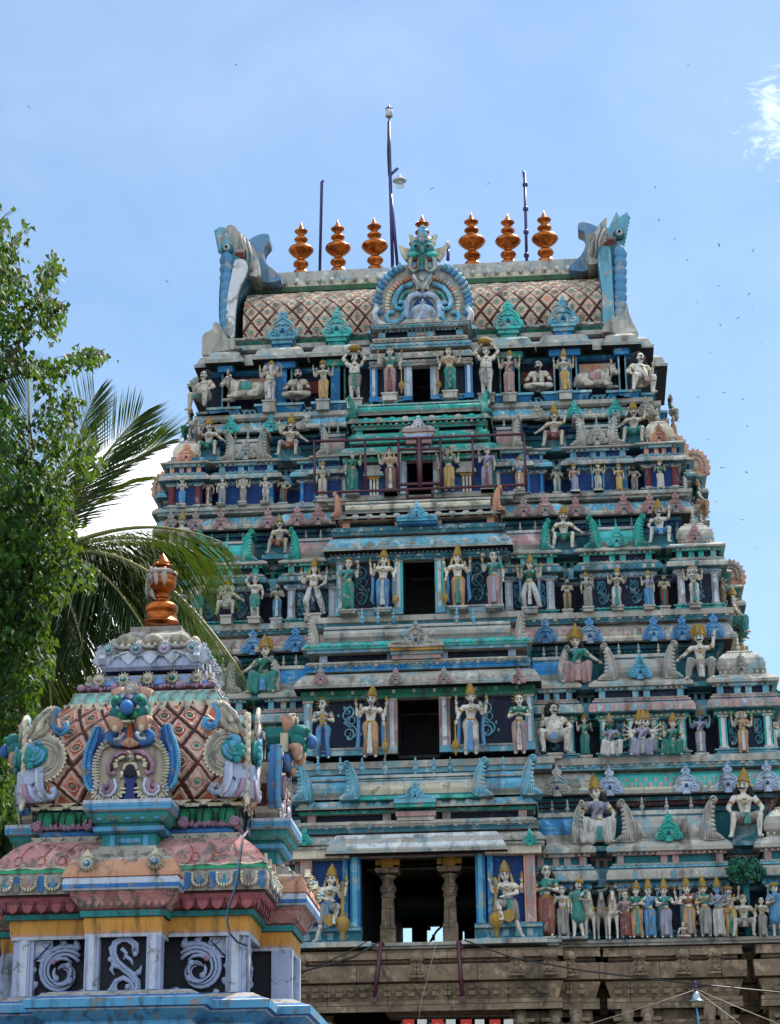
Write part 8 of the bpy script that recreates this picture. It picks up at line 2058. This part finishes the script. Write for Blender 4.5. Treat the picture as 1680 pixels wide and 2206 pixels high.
backtree(20, 1850, 170, 420, -38, 'dark low tree behind the left side of the shrine', 22, 4200)
# ------------------------------------------------------------------ sky, sun, ground
SUN_EL, SUN_AZ = math.radians(56), math.radians(38)    # azimuth measured from +Y (behind the tower) towards +X
w = bpy.data.worlds.new('World'); scene.world = w; w.use_nodes = True; nt = w.node_tree
bg = nt.nodes['Background']; sky = nd(nt, 'ShaderNodeTexSky'); sky.sky_type = 'NISHITA'; sky.sun_disc = False
sky.sun_elevation = SUN_EL; sky.sun_rotation = SUN_AZ; sky.air_density = 1.2; sky.dust_density = .6; sky.ozone_density = 2.5
tc = nd(nt, 'ShaderNodeTexCoord')
vec = tc.outputs['Generated']
# clouds: soft streaks high up plus two white banks low on the left and upper right
def dirv(px, py):
    d = Fv+Rv*((px-CX)/FL)-Uv*((py-CY)/FL); return d.normalized()
mp = nd(nt, 'ShaderNodeMapping'); nt.links.new(vec, mp.inputs[0]); mp.inputs['Scale'].default_value = (1, 1, 1.6)
nz = noise(nt, mp.outputs[0], 9, 9, .58, .3)
nf = noise(nt, mp.outputs[0], 42, 8, .6, .4); nf2 = noise(nt, mp.outputs[0], 60, 9, .68, 1.6)
def bank(px, py, rad, soft, thr, nn=nf, amp=.9, wd=.45):
    d = nd(nt, 'ShaderNodeVectorMath', operation='DISTANCE'); nt.links.new(vec, d.inputs[0]); d.inputs[1].default_value = dirv(px, py)
    f = ramp(nt, d.outputs['Value'], rad*(1-soft), rad*(1+soft), 1, 0)
    a = nd(nt, 'ShaderNodeMath', operation='MULTIPLY_ADD'); nt.links.new(nn, a.inputs[0]); a.inputs[1].default_value = amp*2; 
    sb = nd(nt, 'ShaderNodeMath', operation='SUBTRACT'); nt.links.new(f, sb.inputs[0]); sb.inputs[1].default_value = amp; nt.links.new(sb.outputs[0], a.inputs[2]); g2 = nd(nt, 'ShaderNodeMath', operation='MULTIPLY'); nt.links.new(ramp(nt, a.outputs[0], thr, thr+wd), g2.inputs[0]); nt.links.new(ramp(nt, f, 0, .3), g2.inputs[1]); return g2.outputs[0]
c1 = bank(240, 1290, .040, .8, .12); c2 = bank(1695, 262, .0165, .95, .45, nf2, 1.5, 1.3); c3 = bank(285, 1125, .028, .7, .0)
mx = nd(nt, 'ShaderNodeMath', operation='MAXIMUM'); nt.links.new(c1, mx.inputs[0]); h2 = nd(nt, 'ShaderNodeMath', operation='MULTIPLY'); nt.links.new(c2, h2.inputs[0]); h2.inputs[1].default_value = .7; nt.links.new(h2.outputs[0], mx.inputs[1])
mx2 = nd(nt, 'ShaderNodeMath', operation='MAXIMUM'); nt.links.new(mx.outputs[0], mx2.inputs[0]); nt.links.new(c3, mx2.inputs[1])
veil = ramp(nt, nz, .3, .85, .04, .2)
SKYGAIN = 1.0
base = mixc(nt, 1.0, sky.outputs[0], (.86, 1.04, 1.10), 'MULTIPLY')
c = mixc(nt, veil, base, (8.5, 9, 10))
c = mixc(nt, mx2.outputs[0], c, (14, 14.3, 15))
# added unseen fill: broken bright cloud behind the camera, lifting the shaded facade
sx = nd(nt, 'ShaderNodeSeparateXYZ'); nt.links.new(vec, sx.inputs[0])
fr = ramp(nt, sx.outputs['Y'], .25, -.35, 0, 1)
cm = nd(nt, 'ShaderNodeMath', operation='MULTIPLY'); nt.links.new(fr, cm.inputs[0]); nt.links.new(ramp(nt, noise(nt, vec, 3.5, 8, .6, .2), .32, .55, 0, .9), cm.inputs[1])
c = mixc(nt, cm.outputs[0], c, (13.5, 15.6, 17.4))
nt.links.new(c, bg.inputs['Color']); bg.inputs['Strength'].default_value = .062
sd = bpy.data.lights.new('sun', 'SUN'); so = bpy.data.objects.new('sun', sd); COL.objects.link(so)
sd.energy = 4.2; sd.angle = math.radians(.5); sd.color = (1, .95, .86)
dv = Vector((math.sin(SUN_AZ)*math.cos(SUN_EL), math.cos(SUN_AZ)*math.cos(SUN_EL), math.sin(SUN_EL)))
so.rotation_euler = dv.to_track_quat('Z', 'Y').to_euler(); so.location = dv*200
scene.view_settings.view_transform = 'Standard'; scene.view_settings.look = 'None'; scene.view_settings.gamma = 1
scene.view_settings.exposure = 1.25
g = MB(); g.add([(-900, -400, 0), (900, -400, 0), (900, 1400, 0), (-900, 1400, 0)], [(0, 1, 2, 3)], paint('paved_court', '5f5850', .5, '524b44', .5))
tag(g.obj('ground'), kind='structure')
